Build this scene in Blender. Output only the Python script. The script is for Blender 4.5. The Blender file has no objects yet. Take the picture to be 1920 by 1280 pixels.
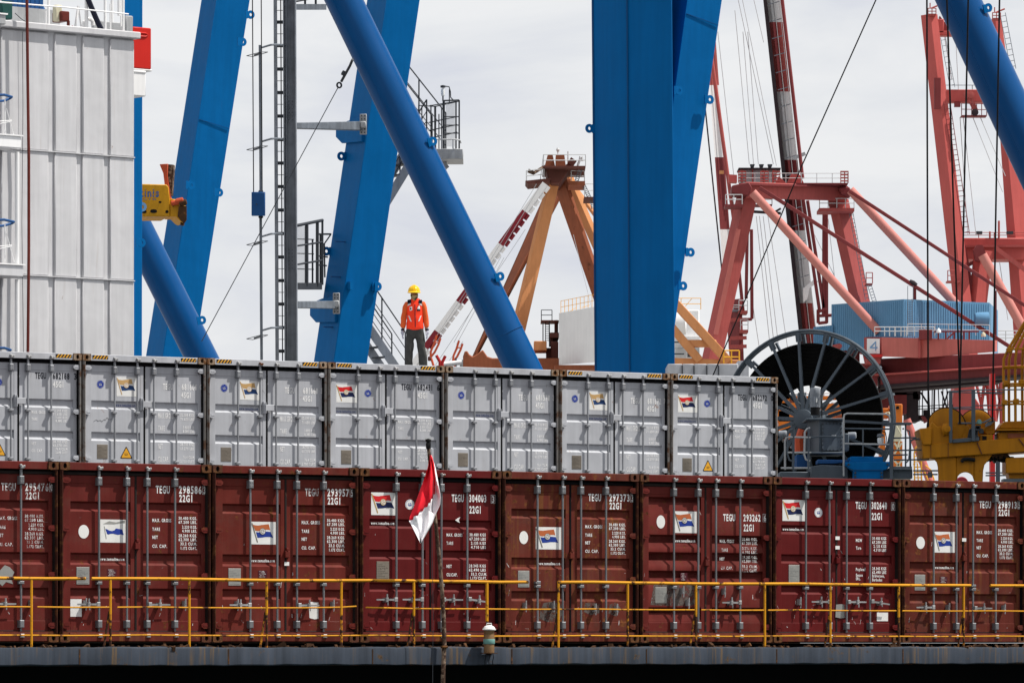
import bpy, bmesh, math, random
from mathutils import Vector, Matrix
random.seed(7)
R = math.radians
scene = bpy.context.scene
COL = scene.collection

# ------------------------------------------------------------------ camera, sky, sun, exposure
FPX, YH, CAMZ = 9354.0, 1211.0, 5.0          # focal length and horizon measured on the 1920 px photograph
ROW = R(31.268)                              # heading of the container rows
CC, SS = math.cos(ROW), math.sin(ROW)
RD, RN = Vector((CC, SS, 0)), Vector((SS, -CC, 0))   # along the row, out of the door faces
cam = bpy.data.cameras.new('camera')
cam.sensor_width = 36.0
cam.lens = 36.0 * FPX / 1920.0
cam.shift_y = (YH - 640.0) / 1920.0
cam.clip_start, cam.clip_end = 1.0, 20000.0
cam_ob = bpy.data.objects.new('camera', cam)
cam_ob.location = (0, 0, CAMZ)
cam_ob.rotation_euler = (R(90), 0, 0)
COL.objects.link(cam_ob)
scene.camera = cam_ob

sun_dir = (RN * 1.0 + RD * 1.35 + Vector((0, 0, 2.9))).normalized()
SUN_EL = math.asin(sun_dir.z)
SUN_AZ = math.atan2(sun_dir.x, sun_dir.y)

world = bpy.data.worlds.new('World'); scene.world = world
world.use_nodes = True
wn, wl = world.node_tree.nodes, world.node_tree.links
wn.clear()
w_out = wn.new('ShaderNodeOutputWorld'); w_bg = wn.new('ShaderNodeBackground')
w_sky = wn.new('ShaderNodeTexSky'); w_sky.sky_type = 'NISHITA'; w_sky.sun_disc = False
w_sky.sun_elevation = SUN_EL; w_sky.sun_rotation = SUN_AZ; w_sky.dust_density = 3.0
w_tc = wn.new('ShaderNodeTexCoord'); w_map = wn.new('ShaderNodeMapping')
w_map.inputs['Scale'].default_value = (9.0, 9.0, 26.0)
w_map.inputs['Location'].default_value = (3.1, 0.4, 0.2)
w_noise = wn.new('ShaderNodeTexNoise'); w_noise.inputs['Scale'].default_value = 1.6
w_noise.inputs['Detail'].default_value = 6.0; w_noise.inputs['Roughness'].default_value = 0.55
w_noise.inputs['Distortion'].default_value = 0.4
w_ramp = wn.new('ShaderNodeValToRGB')
w_ramp.color_ramp.elements[0].position = 0.34; w_ramp.color_ramp.elements[0].color = (0.700, 0.722, 0.792, 1)
w_ramp.color_ramp.elements[1].position = 0.62; w_ramp.color_ramp.elements[1].color = (0.870, 0.876, 0.888, 1)
w_e = w_ramp.color_ramp.elements.new(0.48); w_e.color = (0.790, 0.806, 0.838, 1)
w_scale = wn.new('ShaderNodeVectorMath'); w_scale.operation = 'SCALE'; w_scale.inputs['Scale'].default_value = 8.9
w_mix = wn.new('ShaderNodeMix'); w_mix.data_type = 'RGBA'; w_mix.inputs[0].default_value = 0.93
wl.new(w_tc.outputs['Generated'], w_map.inputs['Vector']); wl.new(w_map.outputs['Vector'], w_noise.inputs['Vector'])
wl.new(w_noise.outputs['Fac'], w_ramp.inputs['Fac']); wl.new(w_ramp.outputs['Color'], w_scale.inputs[0])
wl.new(w_sky.outputs['Color'], w_mix.inputs[6]); wl.new(w_scale.outputs['Vector'], w_mix.inputs[7])
wl.new(w_mix.outputs[2], w_bg.inputs['Color']); wl.new(w_bg.outputs['Background'], w_out.inputs['Surface'])
w_bg.inputs['Strength'].default_value = 0.1

sun = bpy.data.lights.new('sun', 'SUN'); sun.energy = 5.0; sun.angle = R(0.6); sun.color = (1.0, 0.955, 0.89)
sun_ob = bpy.data.objects.new('sun', sun); COL.objects.link(sun_ob)
sun_ob.location = (40, -20, 120)
sun_ob.rotation_euler = sun_dir.to_track_quat('Z', 'Y').to_euler()

scene.view_settings.view_transform = 'Standard'
scene.view_settings.look = 'None'
scene.view_settings.exposure = 0.2
scene.view_settings.gamma = 1.0
scene.view_settings.use_curve_mapping = False

# ------------------------------------------------------------------ materials
MATS = {}
def paint(name, col, rough=0.5, var=0.12, streak=0.12, rust=0.0, rustcol=(0.11, 0.038, 0.014), metal=0.0, vscale=1.3,
          bump=0.0, spec=0.16, rscale=7.0, alpha_noise=None, coat=0.0, grime=0.0, drip=0.0, dripcol=(0.12, 0.055, 0.028)):
    if name in MATS: return MATS[name]
    m = bpy.data.materials.new(name); m.use_nodes = True; MATS[name] = m
    n, l = m.node_tree.nodes, m.node_tree.links
    b = n['Principled BSDF']
    b.inputs['Metallic'].default_value = metal
    b.inputs['Specular IOR Level'].default_value = spec
    b.inputs['Coat Weight'].default_value = coat
    tc = n.new('ShaderNodeTexCoord'); oi = n.new('ShaderNodeObjectInfo')
    sc = n.new('ShaderNodeMath'); sc.operation = 'MULTIPLY'; sc.inputs[1].default_value = 40.0
    l.new(oi.outputs['Random'], sc.inputs[0])
    ad = n.new('ShaderNodeVectorMath'); ad.operation = 'ADD'
    l.new(tc.outputs['Object'], ad.inputs[0]); l.new(sc.outputs[0], ad.inputs[1])
    def noise(scale, detail=5, rough_=0.6, mapping=None):
        t = n.new('ShaderNodeTexNoise'); t.inputs['Scale'].default_value = scale
        t.inputs['Detail'].default_value = detail; t.inputs['Roughness'].default_value = rough_
        if mapping:
            mp = n.new('ShaderNodeMapping'); mp.inputs['Scale'].default_value = mapping
            l.new(ad.outputs[0], mp.inputs['Vector']); l.new(mp.outputs[0], t.inputs['Vector'])
        else: l.new(ad.outputs[0], t.inputs['Vector'])
        return t
    def rng(sock, a, b_, c, d):
        r = n.new('ShaderNodeMapRange'); r.inputs[1].default_value = a; r.inputs[2].default_value = b_
        r.inputs[3].default_value = c; r.inputs[4].default_value = d; l.new(sock, r.inputs[0]); return r.outputs[0]
    n1 = noise(vscale, 6)
    f = rng(n1.outputs['Fac'], 0.3, 0.7, 1 - var, 1 + var)
    if streak:
        n2 = noise(1.0, 5, 0.65, (7.0, 7.0, 0.35))
        g = rng(n2.outputs['Fac'], 0.35, 0.7, 1 + streak * 0.4, 1 - streak)
        mu = n.new('ShaderNodeMath'); mu.operation = 'MULTIPLY'; l.new(f, mu.inputs[0]); l.new(g, mu.inputs[1]); f = mu.outputs[0]
    vs = n.new('ShaderNodeVectorMath'); vs.operation = 'SCALE'; vs.inputs[0].default_value = col[:3]
    l.new(f, vs.inputs['Scale']); colsock = vs.outputs[0]
    rsock = rng(n1.outputs['Fac'], 0.3, 0.7, max(0.03, rough - 0.06), min(1, rough + 0.08))
    if grime:
        n4 = noise(2.6, 8, 0.7)
        gm = rng(n4.outputs['Fac'], 0.5, 0.72, 0.0, grime)
        mg = n.new('ShaderNodeMix'); mg.data_type = 'RGBA'; l.new(gm, mg.inputs[0]); l.new(colsock, mg.inputs[6])
        mg.inputs[7].default_value = (0.075, 0.055, 0.042, 1); colsock = mg.outputs[2]
    if drip:
        n6 = noise(1.0, 6, 0.6, (15.0, 15.0, 0.55)); n7 = noise(1.1, 3, 0.5)
        k1 = rng(n6.outputs['Fac'], 0.60 if drip < 1 else 0.53, 0.78 if drip < 1 else 0.68, 0.0, 1.0); k2 = rng(n7.outputs['Fac'], 0.48 if drip < 1 else 0.40, 0.66 if drip < 1 else 0.60, 0.0, drip)
        mm_ = n.new('ShaderNodeMath'); mm_.operation = 'MULTIPLY'; l.new(k1, mm_.inputs[0]); l.new(k2, mm_.inputs[1])
        md = n.new('ShaderNodeMix'); md.data_type = 'RGBA'; l.new(mm_.outputs[0], md.inputs[0]); l.new(colsock, md.inputs[6])
        md.inputs[7].default_value = (*dripcol, 1); colsock = md.outputs[2]
    if rust:
        n3 = noise(rscale, 9, 0.68)
        t = 0.72 - 0.34 * rust
        k = rng(n3.outputs['Fac'], t, t + 0.07, 0.0, 1.0)
        n5 = noise(23.0, 4)
        rs = n.new('ShaderNodeVectorMath'); rs.operation = 'SCALE'; rs.inputs[0].default_value = rustcol
        l.new(rng(n5.outputs['Fac'], 0.3, 0.7, 0.45, 1.6), rs.inputs['Scale'])
        mr = n.new('ShaderNodeMix'); mr.data_type = 'RGBA'; l.new(k, mr.inputs[0]); l.new(colsock, mr.inputs[6]); l.new(rs.outputs[0], mr.inputs[7])
        colsock = mr.outputs[2]
        mx = n.new('ShaderNodeMix'); l.new(k, mx.inputs[0]); l.new(rsock, mx.inputs[2]); mx.inputs[3].default_value = 0.92
        rsock = mx.outputs[0]
    l.new(colsock, b.inputs['Base Color']); l.new(rsock, b.inputs['Roughness'])
    if bump:
        nb = noise(1.5, 2, 0.5); bp = n.new('ShaderNodeBump'); bp.inputs['Strength'].default_value = 1.0; bp.inputs['Distance'].default_value = bump
        l.new(nb.outputs['Fac'], bp.inputs['Height']); l.new(bp.outputs[0], b.inputs['Normal'])
    if alpha_noise:
        na = noise(11.0, 7, 0.75); ar = rng(na.outputs['Fac'], alpha_noise[0], alpha_noise[1], 1.0, alpha_noise[2])
        l.new(ar, b.inputs['Alpha'])
    return m

M = dict(
 red_old=paint('red_container_paint', (0.126, 0.0200, 0.0165), 0.55, 0.16, 0.18, 0.36, bump=0.02, grime=0.28, drip=0.5, spec=0.08),
 red_warm=paint('warm_red_container_paint', (0.136, 0.0225, 0.0165), 0.6, 0.18, 0.22, 0.38, bump=0.02, grime=0.30, drip=0.6, spec=0.08),
 red_rust=paint('weathered_red_container_paint', (0.120, 0.0245, 0.0170), 0.65, 0.22, 0.25, 0.48, (0.135, 0.048, 0.018), bump=0.02, grime=0.42, drip=1.0, dripcol=(0.16, 0.06, 0.022), spec=0.08),
 red_new=paint('newer_red_container_paint', (0.108, 0.0115, 0.0118), 0.45, 0.10, 0.12, 0.22, bump=0.015, grime=0.15, drip=0.25, spec=0.08),
 red_post=paint('rusty_post_paint', (0.045, 0.015, 0.011), 0.75, 0.3, 0.3, 0.62, (0.085, 0.034, 0.015), spec=0.05),
 casting_red=paint('rusty_casting', (0.080, 0.028, 0.016), 0.8, 0.3, 0.2, 0.80, (0.115, 0.050, 0.020)),
 grey=paint('grey_container_paint', (0.432, 0.445, 0.475), 0.5, 0.07, 0.13, 0.17, (0.20, 0.09, 0.04), bump=0.016, rscale=5.0, drip=0.55, dripcol=(0.27, 0.21, 0.16)),
 grey_post=paint('rust_stained_grey_post', (0.20, 0.19, 0.18), 0.65, 0.2, 0.35, 0.62, (0.10, 0.055, 0.035), rscale=5.0),
 casting_grey=paint('rust_stained_grey_casting', (0.27, 0.20, 0.14), 0.8, 0.3, 0.3, 0.72, (0.13, 0.060, 0.025), rscale=9.0),
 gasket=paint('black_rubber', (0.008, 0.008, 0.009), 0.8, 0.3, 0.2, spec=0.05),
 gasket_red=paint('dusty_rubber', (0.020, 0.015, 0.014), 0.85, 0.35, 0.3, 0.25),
 bar=paint('galvanised_bar', (0.19, 0.195, 0.205), 0.42, 0.2, 0.25, 0.14, metal=0.35),
 bar_grey=paint('grey_painted_bar', (0.27, 0.28, 0.30), 0.45, 0.14, 0.25, 0.16, (0.15, 0.08, 0.05), metal=0.2),
 steel=paint('worn_steel', (0.33, 0.33, 0.33), 0.5, 0.3, 0.2, 0.42, metal=0.3),
 dark=paint('dark_void_paint', (0.008, 0.008, 0.009), 0.9, 0.2, 0),
 white_print=paint('white_print', (0.78, 0.78, 0.77), 0.6, 0.08, 0.05, alpha_noise=(0.56, 0.70, 0.45)),
 white_worn=paint('worn_white_print', (0.80, 0.80, 0.79), 0.6, 0.10, 0.05, alpha_noise=(0.40, 0.60, 0.15)),
 white_faint=paint('faint_white_print', (0.80, 0.80, 0.80), 0.6, 0.05, 0.0, alpha_noise=(0.46, 0.70, 0.45)),
 worn=paint('bare_worn_patch', (0.115, 0.095, 0.085), 0.75, 0.3, 0.2, 0.3, alpha_noise=(0.45, 0.60, 0.1)),
 scuff=paint('scuff_marks', (0.10, 0.10, 0.105), 0.7, 0.2, 0.0, alpha_noise=(0.40, 0.60, 0.15)),
 black_print=paint('black_print', (0.012, 0.013, 0.02), 0.6, 0.1, 0),
 navy_print=paint('navy_print', (0.03, 0.04, 0.12), 0.6, 0.1, 0),
 sticker=paint('white_sticker', (0.76, 0.76, 0.74), 0.5, 0.05, 0.06, grime=0.15),
 flag_red=paint('emblem_red', (0.60, 0.022, 0.025), 0.5, 0.05, 0),
 flag_tan=paint('emblem_faded_tan', (0.52, 0.33, 0.14), 0.5, 0.06, 0.05),
 flag_orange=paint('emblem_faded_orange', (0.46, 0.125, 0.045), 0.5, 0.08, 0.05),
 flag_navy=paint('emblem_navy', (0.014, 0.022, 0.085), 0.5, 0.05, 0),
 flag_slate=paint('emblem_faded_slate', (0.02, 0.055, 0.16), 0.5, 0.05, 0.05),
 flag_blue=paint('emblem_blue', (0.018, 0.045, 0.26), 0.5, 0.05, 0.05),
 flag_gold=paint('emblem_gold', (0.48, 0.31, 0.10), 0.5, 0.05, 0),
 roundel=paint('emblem_round_blue', (0.02, 0.045, 0.28), 0.5, 0.05, 0),
 plate=paint('aluminium_plate', (0.33, 0.33, 0.31), 0.5, 0.12, 0.1, 0.12, metal=0.5),
 plate_brown=paint('weathered_plate', (0.20, 0.175, 0.145), 0.6, 0.2, 0.1, 0.15, metal=0.3),
 maroon=paint('maroon_notice', (0.07, 0.012, 0.018), 0.5, 0.1, 0),
 hazard_yellow=paint('hazard_yellow', (0.72, 0.36, 0.03), 0.5, 0.1, 0.1, 0.15),
 yellow_rail=paint('rail_yellow', (0.60, 0.265, 0.010), 0.45, 0.14, 0.0, 0.50, (0.055, 0.022, 0.012), rscale=5.0),
 yellow_rail_rusty=paint('rusted_rail_yellow', (0.50, 0.20, 0.015), 0.6, 0.2, 0.0, 0.85, (0.040, 0.018, 0.012), rscale=6.0),
 deck_edge=paint('slate_deck_paint', (0.042, 0.052, 0.070), 0.6, 0.18, 0.35, 0.34, (0.075, 0.048, 0.028), rscale=5.0, drip=1.0, dripcol=(0.14, 0.085, 0.035)),
 hull=paint('black_hull_paint', (0.006, 0.006, 0.007), 0.85, 0.2, 0, spec=0.15),
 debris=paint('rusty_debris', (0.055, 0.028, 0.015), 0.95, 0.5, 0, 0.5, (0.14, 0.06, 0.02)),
 blue=paint('crane_blue_paint', (0.0005, 0.108, 0.318), 0.5, 0.07, 0.10, 0.07, (0.03, 0.05, 0.10), bump=0.012, vscale=0.5, spec=0.06, rscale=6.0, drip=0.35, dripcol=(0.02, 0.07, 0.19)),
 blue_tube=paint('glossy_blue_paint', (0.0004, 0.060, 0.200), 0.33, 0.05, 0.04, vscale=0.7, spec=0.16),
 blue_dark=paint('dark_blue_paint', (0.012, 0.070, 0.210), 0.5, 0.08, 0.06),
 blue_seam=paint('blue_weld_seam', (0.003, 0.060, 0.18), 0.5, 0.1, 0),
 galv=paint('weathered_galvanised_steel', (0.150, 0.170, 0.198), 0.55, 0.25, 0.30, metal=0.1, vscale=2.5),
 mast_steel=paint('mast_steel', (0.235, 0.255, 0.285), 0.55, 0.25, 0.30, vscale=2.5),
 galv_light=paint('galvanised_steel', (0.36, 0.37, 0.38), 0.5, 0.16, 0.2, metal=0.1, vscale=2.5),
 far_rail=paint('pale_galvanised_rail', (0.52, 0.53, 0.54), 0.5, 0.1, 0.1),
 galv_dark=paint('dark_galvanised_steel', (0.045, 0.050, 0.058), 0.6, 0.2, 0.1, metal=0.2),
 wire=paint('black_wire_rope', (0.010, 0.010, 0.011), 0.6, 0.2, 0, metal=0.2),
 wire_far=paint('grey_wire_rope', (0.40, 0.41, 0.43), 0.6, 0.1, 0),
 white_wall=paint('white_ship_paint', (0.515, 0.515, 0.528), 0.5, 0.05, 0.10, 0.10, (0.18, 0.09, 0.05), bump=0.02, vscale=0.8, rscale=2.5, drip=0.5, dripcol=(0.33, 0.27, 0.22)),
 white=paint('white_paint', (0.74, 0.74, 0.74), 0.5, 0.05, 0.06, 0.08),
 orange_red=paint('orange_red_funnel_paint', (0.50, 0.018, 0.012), 0.45, 0.06, 0.05),
 red_bright=paint('red_paint', (0.42, 0.02, 0.02), 0.5, 0.1, 0.05, 0.1),
 jib_red=paint('jib_red_paint', (0.20, 0.018, 0.028), 0.55, 0.12, 0.1, 0.1),
 brown_pipe=paint('red_brown_pipe_paint', (0.115, 0.022, 0.016), 0.5, 0.1, 0.1),
 green=paint('dark_green_tarp', (0.012, 0.05, 0.045), 0.8, 0.3, 0),
 cream=paint('cream_paint', (0.55, 0.52, 0.38), 0.5, 0.1, 0.1),
 yellow=paint('yellow_machine_paint', (0.385, 0.150, 0.003), 0.5, 0.14, 0.18, 0.20, (0.05, 0.025, 0.012), bump=0.012, drip=0.6, dripcol=(0.13, 0.055, 0.012)),
 yellow_bright=paint('bright_yellow_paint', (0.52, 0.255, 0.010), 0.5, 0.12, 0.15, 0.30, (0.045, 0.025, 0.018), rscale=6),
 yellow_print=paint('blue_print_on_yellow', (0.03, 0.12, 0.33), 0.5, 0.1, 0, alpha_noise=(0.48, 0.62, 0.2)),
 orange=paint('faded_orange_crane_paint', (0.56, 0.245, 0.100), 0.6, 0.10, 0.10, 0.12, (0.20, 0.07, 0.035), vscale=0.6, rscale=1.5),
 orange_rust_shade=paint('rusty_shaded_orange_paint', (0.26, 0.082, 0.040), 0.7, 0.2, 0.15, 0.35, (0.12, 0.045, 0.025), vscale=0.8, rscale=2),  # rusty steel, and the shade tone of two crane legs
 rust_dark=paint('dark_rusty_steel', (0.105, 0.038, 0.030), 0.75, 0.25, 0.1, 0.3, vscale=1.0),
 orange_hook=paint('orange_hook_paint', (0.46, 0.075, 0.03), 0.5, 0.15, 0.1, 0.2),
 orange_bright=paint('orange_machine_paint', (0.60, 0.16, 0.02), 0.5, 0.12, 0.1, 0.12),
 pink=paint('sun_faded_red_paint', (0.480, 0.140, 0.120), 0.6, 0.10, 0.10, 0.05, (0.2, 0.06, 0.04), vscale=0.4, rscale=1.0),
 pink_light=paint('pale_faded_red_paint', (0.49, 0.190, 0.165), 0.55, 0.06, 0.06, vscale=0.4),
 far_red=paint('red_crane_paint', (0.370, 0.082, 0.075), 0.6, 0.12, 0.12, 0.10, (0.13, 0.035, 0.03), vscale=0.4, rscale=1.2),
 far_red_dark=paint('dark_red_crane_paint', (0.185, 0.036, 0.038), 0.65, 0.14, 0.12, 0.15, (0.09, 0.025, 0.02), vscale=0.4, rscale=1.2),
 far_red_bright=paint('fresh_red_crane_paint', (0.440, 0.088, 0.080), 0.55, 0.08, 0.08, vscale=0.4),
 far_black=paint('sooty_steel', (0.030, 0.022, 0.026), 0.8, 0.3, 0.1),
 house_blue=paint('blue_cladding_paint', (0.105, 0.245, 0.400), 0.55, 0.07, 0.10, vscale=0.4),
 sign_white=paint('white_sign_board', (0.75, 0.77, 0.78), 0.5, 0.04, 0.05),
 sign_blue=paint('light_blue_sign_paint', (0.16, 0.34, 0.58), 0.5, 0.05, 0),
 reel_grey=paint('blue_grey_machine_paint', (0.076, 0.094, 0.114), 0.48, 0.10, 0.10, vscale=2.0),
 cable_black=paint('black_cable_rubber', (0.0075, 0.0072, 0.0072), 0.5, 0.2, 0, spec=0.10),
 glass=paint('lamp_glass', (0.72, 0.74, 0.74), 0.12, 0.05, 0, spec=0.8),
 window_glass=paint('dark_window_glass', (0.03, 0.04, 0.05), 0.08, 0.1, 0, spec=0.8),
 brass=paint('tarnished_brass', (0.23, 0.135, 0.065), 0.5, 0.2, 0.15, 0.2, (0.08, 0.05, 0.03), metal=0.3),
 verdigris=paint('verdigris_band', (0.13, 0.27, 0.24), 0.7, 0.25, 0, 0.2),
 cloth_red=paint('red_flag_cloth', (0.74, 0.014, 0.028), 0.8, 0.05, 0),
 cloth_white=paint('white_flag_cloth', (0.84, 0.83, 0.85), 0.8, 0.05, 0),
 pole=paint('rusty_flagpole', (0.20, 0.14, 0.10), 0.75, 0.3, 0.2, 0.82, (0.05, 0.027, 0.018), rscale=9),
 hivis=paint('hi_vis_orange_cloth', (0.84, 0.044, 0.012), 0.75, 0.06, 0, spec=0.2),
 orange_sleeve=paint('orange_sleeve_cloth', (0.60, 0.095, 0.02), 0.8, 0.08, 0, spec=0.2),
 navy_cloth=paint('navy_cloth', (0.012, 0.014, 0.028), 0.85, 0.1, 0, spec=0.2),
 trousers=paint('faded_black_denim', (0.040, 0.040, 0.038), 0.9, 0.3, 0, spec=0.2, vscale=7),
 helmet=paint('yellow_helmet_plastic', (0.76, 0.44, 0.012), 0.25, 0.04, 0),
 camo=paint('camouflage_cloth', (0.30, 0.22, 0.11), 0.85, 0.3, 0, 0.62, (0.035, 0.035, 0.018), rscale=18, spec=0.2),
 skin=paint('skin', (0.26, 0.13, 0.08), 0.55, 0.05, 0),
 glove=paint('grey_knit_glove', (0.36, 0.36, 0.42), 0.9, 0.15, 0, spec=0.2),
 reflective=paint('silver_reflective_tape', (0.55, 0.52, 0.50), 0.4, 0.1, 0),
 boot=paint('black_boot_leather', (0.018, 0.016, 0.015), 0.5, 0.2, 0),
 water=paint('harbour_water', (0.020, 0.035, 0.034), 0.08, 0.2, 0, bump=0.15, vscale=0.2),
 quay=paint('quay_concrete', (0.28, 0.27, 0.25), 0.9, 0.15, 0, vscale=0.2),
 deck=paint('deck_paint', (0.030, 0.022, 0.018), 0.85, 0.2, 0, 0.5),
)

# ------------------------------------------------------------------ geometry helpers
def P(px, py, Z):
    """world point on the line of sight of a measured photograph pixel, at depth Z metres"""
    return Vector(((px - 960.0) / FPX * Z, Z, CAMZ + (YH - py) / FPX * Z))

def frame(d, up=Vector((0, 0, 1))):
    d = Vector(d).normalized()
    up = Vector(up)
    if abs(d.dot(up.normalized())) > 0.985: up = Vector((0, 1, 0)) if abs(d.y) < 0.9 else Vector((1, 0, 0))
    s = d.cross(up).normalized(); u = s.cross(d).normalized()
    return s, u

class MB:
    def __init__(self): self.v = []; self.f = []; self.m = []
    def add(self, verts, faces, mi=0):
        o = len(self.v); self.v += [tuple(p) for p in verts]
        self.f += [tuple(i + o for i in f) for f in faces]; self.m += [mi] * len(faces); return self
    def hexa(self, p, mi=0):   # 8 corners: bottom 4 ccw, top 4
        return self.add(p, [(3, 2, 1, 0), (4, 5, 6, 7), (0, 1, 5, 4), (1, 2, 6, 5), (2, 3, 7, 6), (3, 0, 4, 7)], mi)
    def box(self, x0, x1, y0, y1, z0, z1, mi=0, c=0.0):
        if not c:
            return self.hexa([(x0, y0, z0), (x1, y0, z0), (x1, y1, z0), (x0, y1, z0), (x0, y0, z1), (x1, y0, z1), (x1, y1, z1), (x0, y1, z1)], mi)
        # front (low y) edges chamfered
        return self.add([(x0, y1, z0), (x1, y1, z0), (x1, y1, z1), (x0, y1, z1), (x0, y0 + c, z0), (x1, y0 + c, z0), (x1, y0 + c, z1), (x0, y0 + c, z1),
                         (x0 + c, y0, z0 + c), (x1 - c, y0, z0 + c), (x1 - c, y0, z1 - c), (x0 + c, y0, z1 - c)],
                        [(1, 0, 3, 2), (0, 1, 5, 4), (1, 2, 6, 5), (2, 3, 7, 6), (3, 0, 4, 7), (4, 5, 9, 8), (5, 6, 10, 9), (6, 7, 11, 10), (7, 4, 8, 11), (8, 9, 10, 11)], mi)
    def beam(self, p, q, w, h, up=(0, 0, 1), mi=0, w2=None, h2=None):
        p, q = Vector(p), Vector(q); s, u = frame(q - p, up)
        w2 = w if w2 is None else w2; h2 = h if h2 is None else h2
        a = [p - s * w / 2 - u * h / 2, p + s * w / 2 - u * h / 2, p + s * w / 2 + u * h / 2, p - s * w / 2 + u * h / 2]
        b = [q - s * w2 / 2 - u * h2 / 2, q + s * w2 / 2 - u * h2 / 2, q + s * w2 / 2 + u * h2 / 2, q - s * w2 / 2 + u * h2 / 2]
        return self.add(a + b, [(0, 1, 2, 3), (7, 6, 5, 4), (4, 5, 1, 0), (5, 6, 2, 1), (6, 7, 3, 2), (7, 4, 0, 3)], mi)
    def tube(self, p, q, r, n=8, r2=None, mi=0, caps=True):
        p, q = Vector(p), Vector(q); s, u = frame(q - p); r2 = r if r2 is None else r2
        vs = []
        for c, rr in ((p, r), (q, r2)):
            for i in range(n):
                t = 2 * math.pi * i / n; vs.append(c + s * math.cos(t) * rr + u * math.sin(t) * rr)
        fs = [(i, (i + 1) % n, n + (i + 1) % n, n + i) for i in range(n)]
        fs = [f[::-1] for f in fs]
        if caps: fs += [tuple(range(n)), tuple(range(2 * n - 1, n - 1, -1))]
        return self.add(vs, fs, mi)
    def path(self, pts, r, n=6, mi=0, closed=False):
        pts = [Vector(p) for p in pts]; N = len(pts); vs = []; u0 = None
        for i, p in enumerate(pts):
            if closed: d = pts[(i + 1) % N] - pts[i - 1]
            else: d = (pts[min(i + 1, N - 1)] - pts[max(i - 1, 0)])
            s, u = frame(d)
            if u0 is not None:
                d = d.normalized(); u = (u0 - d * u0.dot(d)).normalized(); s = d.cross(u)
            u0 = u
            for k in range(n):
                t = 2 * math.pi * k / n; vs.append(p + s * math.cos(t) * r + u * math.sin(t) * r)
        fs = []
        for i in range(N if closed else N - 1):
            j = (i + 1) % N
            for k in range(n): fs.append((i * n + k, j * n + k, j * n + (k + 1) % n, i * n + (k + 1) % n))
        if not closed: fs += [tuple(range(n)), tuple(range(N * n - 1, (N - 1) * n - 1, -1))]
        return self.add(vs, fs, mi)
    def extrude(self, poly, vec, mi=0):
        poly = [Vector(p) for p in poly]; vec = Vector(vec); n = len(poly)
        vs = poly + [p + vec for p in poly]
        fs = [tuple(range(n)), tuple(range(2 * n - 1, n - 1, -1))] + [((i + 1) % n, i, n + i, n + (i + 1) % n) for i in range(n)]
        return self.add(vs, fs, mi)
    def lathe(self, prof, c=(0, 0, 0), n=20, mi=0, axis=(0, 0, 1)):
        c = Vector(c); ax = Vector(axis).normalized(); s, u = frame(ax); vs = []
        for r, z in prof:
            for i in range(n):
                t = 2 * math.pi * i / n; vs.append(c + ax * z + (s * math.cos(t) + u * math.sin(t)) * r)
        fs = []
        for j in range(len(prof) - 1):
            for i in range(n): fs.append((j * n + i, j * n + (i + 1) % n, (j + 1) * n + (i + 1) % n, (j + 1) * n + i))
        fs += [tuple(range(n))[::-1], tuple(range((len(prof) - 1) * n, len(prof) * n))]
        return self.add(vs, fs, mi)
    def holed(self, c, a, b, ro, ri, th, n=16, mi=0):
        """flat ring plate: centre c, plane axes a and b, thickness th along a x b"""
        c, a, b = Vector(c), Vector(a).normalized(), Vector(b).normalized(); w = a.cross(b).normalized() * th / 2
        vs = []
        for off in (-w, w):
            for r in (ro, ri):
                for i in range(n):
                    t = 2 * math.pi * i / n; vs.append(c + off + a * r * math.cos(t) + b * r * math.sin(t))
        fs = []
        for i in range(n):
            j = (i + 1) % n
            fs += [(i, n + i, n + j, j), (2 * n + i, 2 * n + j, 3 * n + j, 3 * n + i), (i, j, 2 * n + j, 2 * n + i), (n + i, 3 * n + i, 3 * n + j, n + j)]
        return self.add(vs, fs, mi)
    def build(self, name, mat, parent=None, origin=None, smooth=True, bevel=0.0, label=None, kind=None):
        if origin is None and parent is not None and parent.type == 'EMPTY' and parent.get('world_built'): origin = parent.location
        o = Vector(origin) if origin is not None else Vector((0, 0, 0))
        me = bpy.data.meshes.new(name)
        me.from_pydata([tuple(Vector(p) - o) for p in self.v], [], self.f)
        for mm in (mat if isinstance(mat, (list, tuple)) else [mat]): me.materials.append(M[mm])
        me.polygons.foreach_set('material_index', self.m)
        bm = bmesh.new(); bm.from_mesh(me); bmesh.ops.recalc_face_normals(bm, faces=bm.faces); bm.to_mesh(me); bm.free()
        if smooth:
            me.shade_smooth(); me.set_sharp_from_angle(angle=R(34))
        ob = bpy.data.objects.new(name, me); COL.objects.link(ob)
        if parent is not None: ob.parent = parent
        elif origin is not None: ob.location = o
        if bevel:
            bv = ob.modifiers.new('edge', 'BEVEL'); bv.width = bevel; bv.segments = 1; bv.limit_method = 'ANGLE'; bv.angle_limit = R(50)
        if label: ob['label'] = label
        if kind: ob['kind'] = kind
        return ob

def thing(name, label, cat, loc=(0, 0, 0), rz=0.0, group=None, world_built=True):
    o = bpy.data.objects.new(name, None); COL.objects.link(o)
    o.empty_display_size = 0.3
    o.location = loc; o.rotation_euler = (0, 0, rz)
    o['label'] = label; o['category'] = cat
    if group: o['group'] = group
    if world_built and not rz: o['world_built'] = 1
    return o
def tag(o, label, cat, group=None, kind=None):
    o['label'] = label; o['category'] = cat
    if group: o['group'] = group
    if kind: o['kind'] = kind
    return o
def sub(mb, name, mat, part, **kw):
    """a sub-part: child of a part whose own thing was built in world coordinates"""
    root = part.parent
    return mb.build(name, mat, part, origin=root.location if root is not None and root.get('world_built') else (0, 0, 0), **kw)

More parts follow.
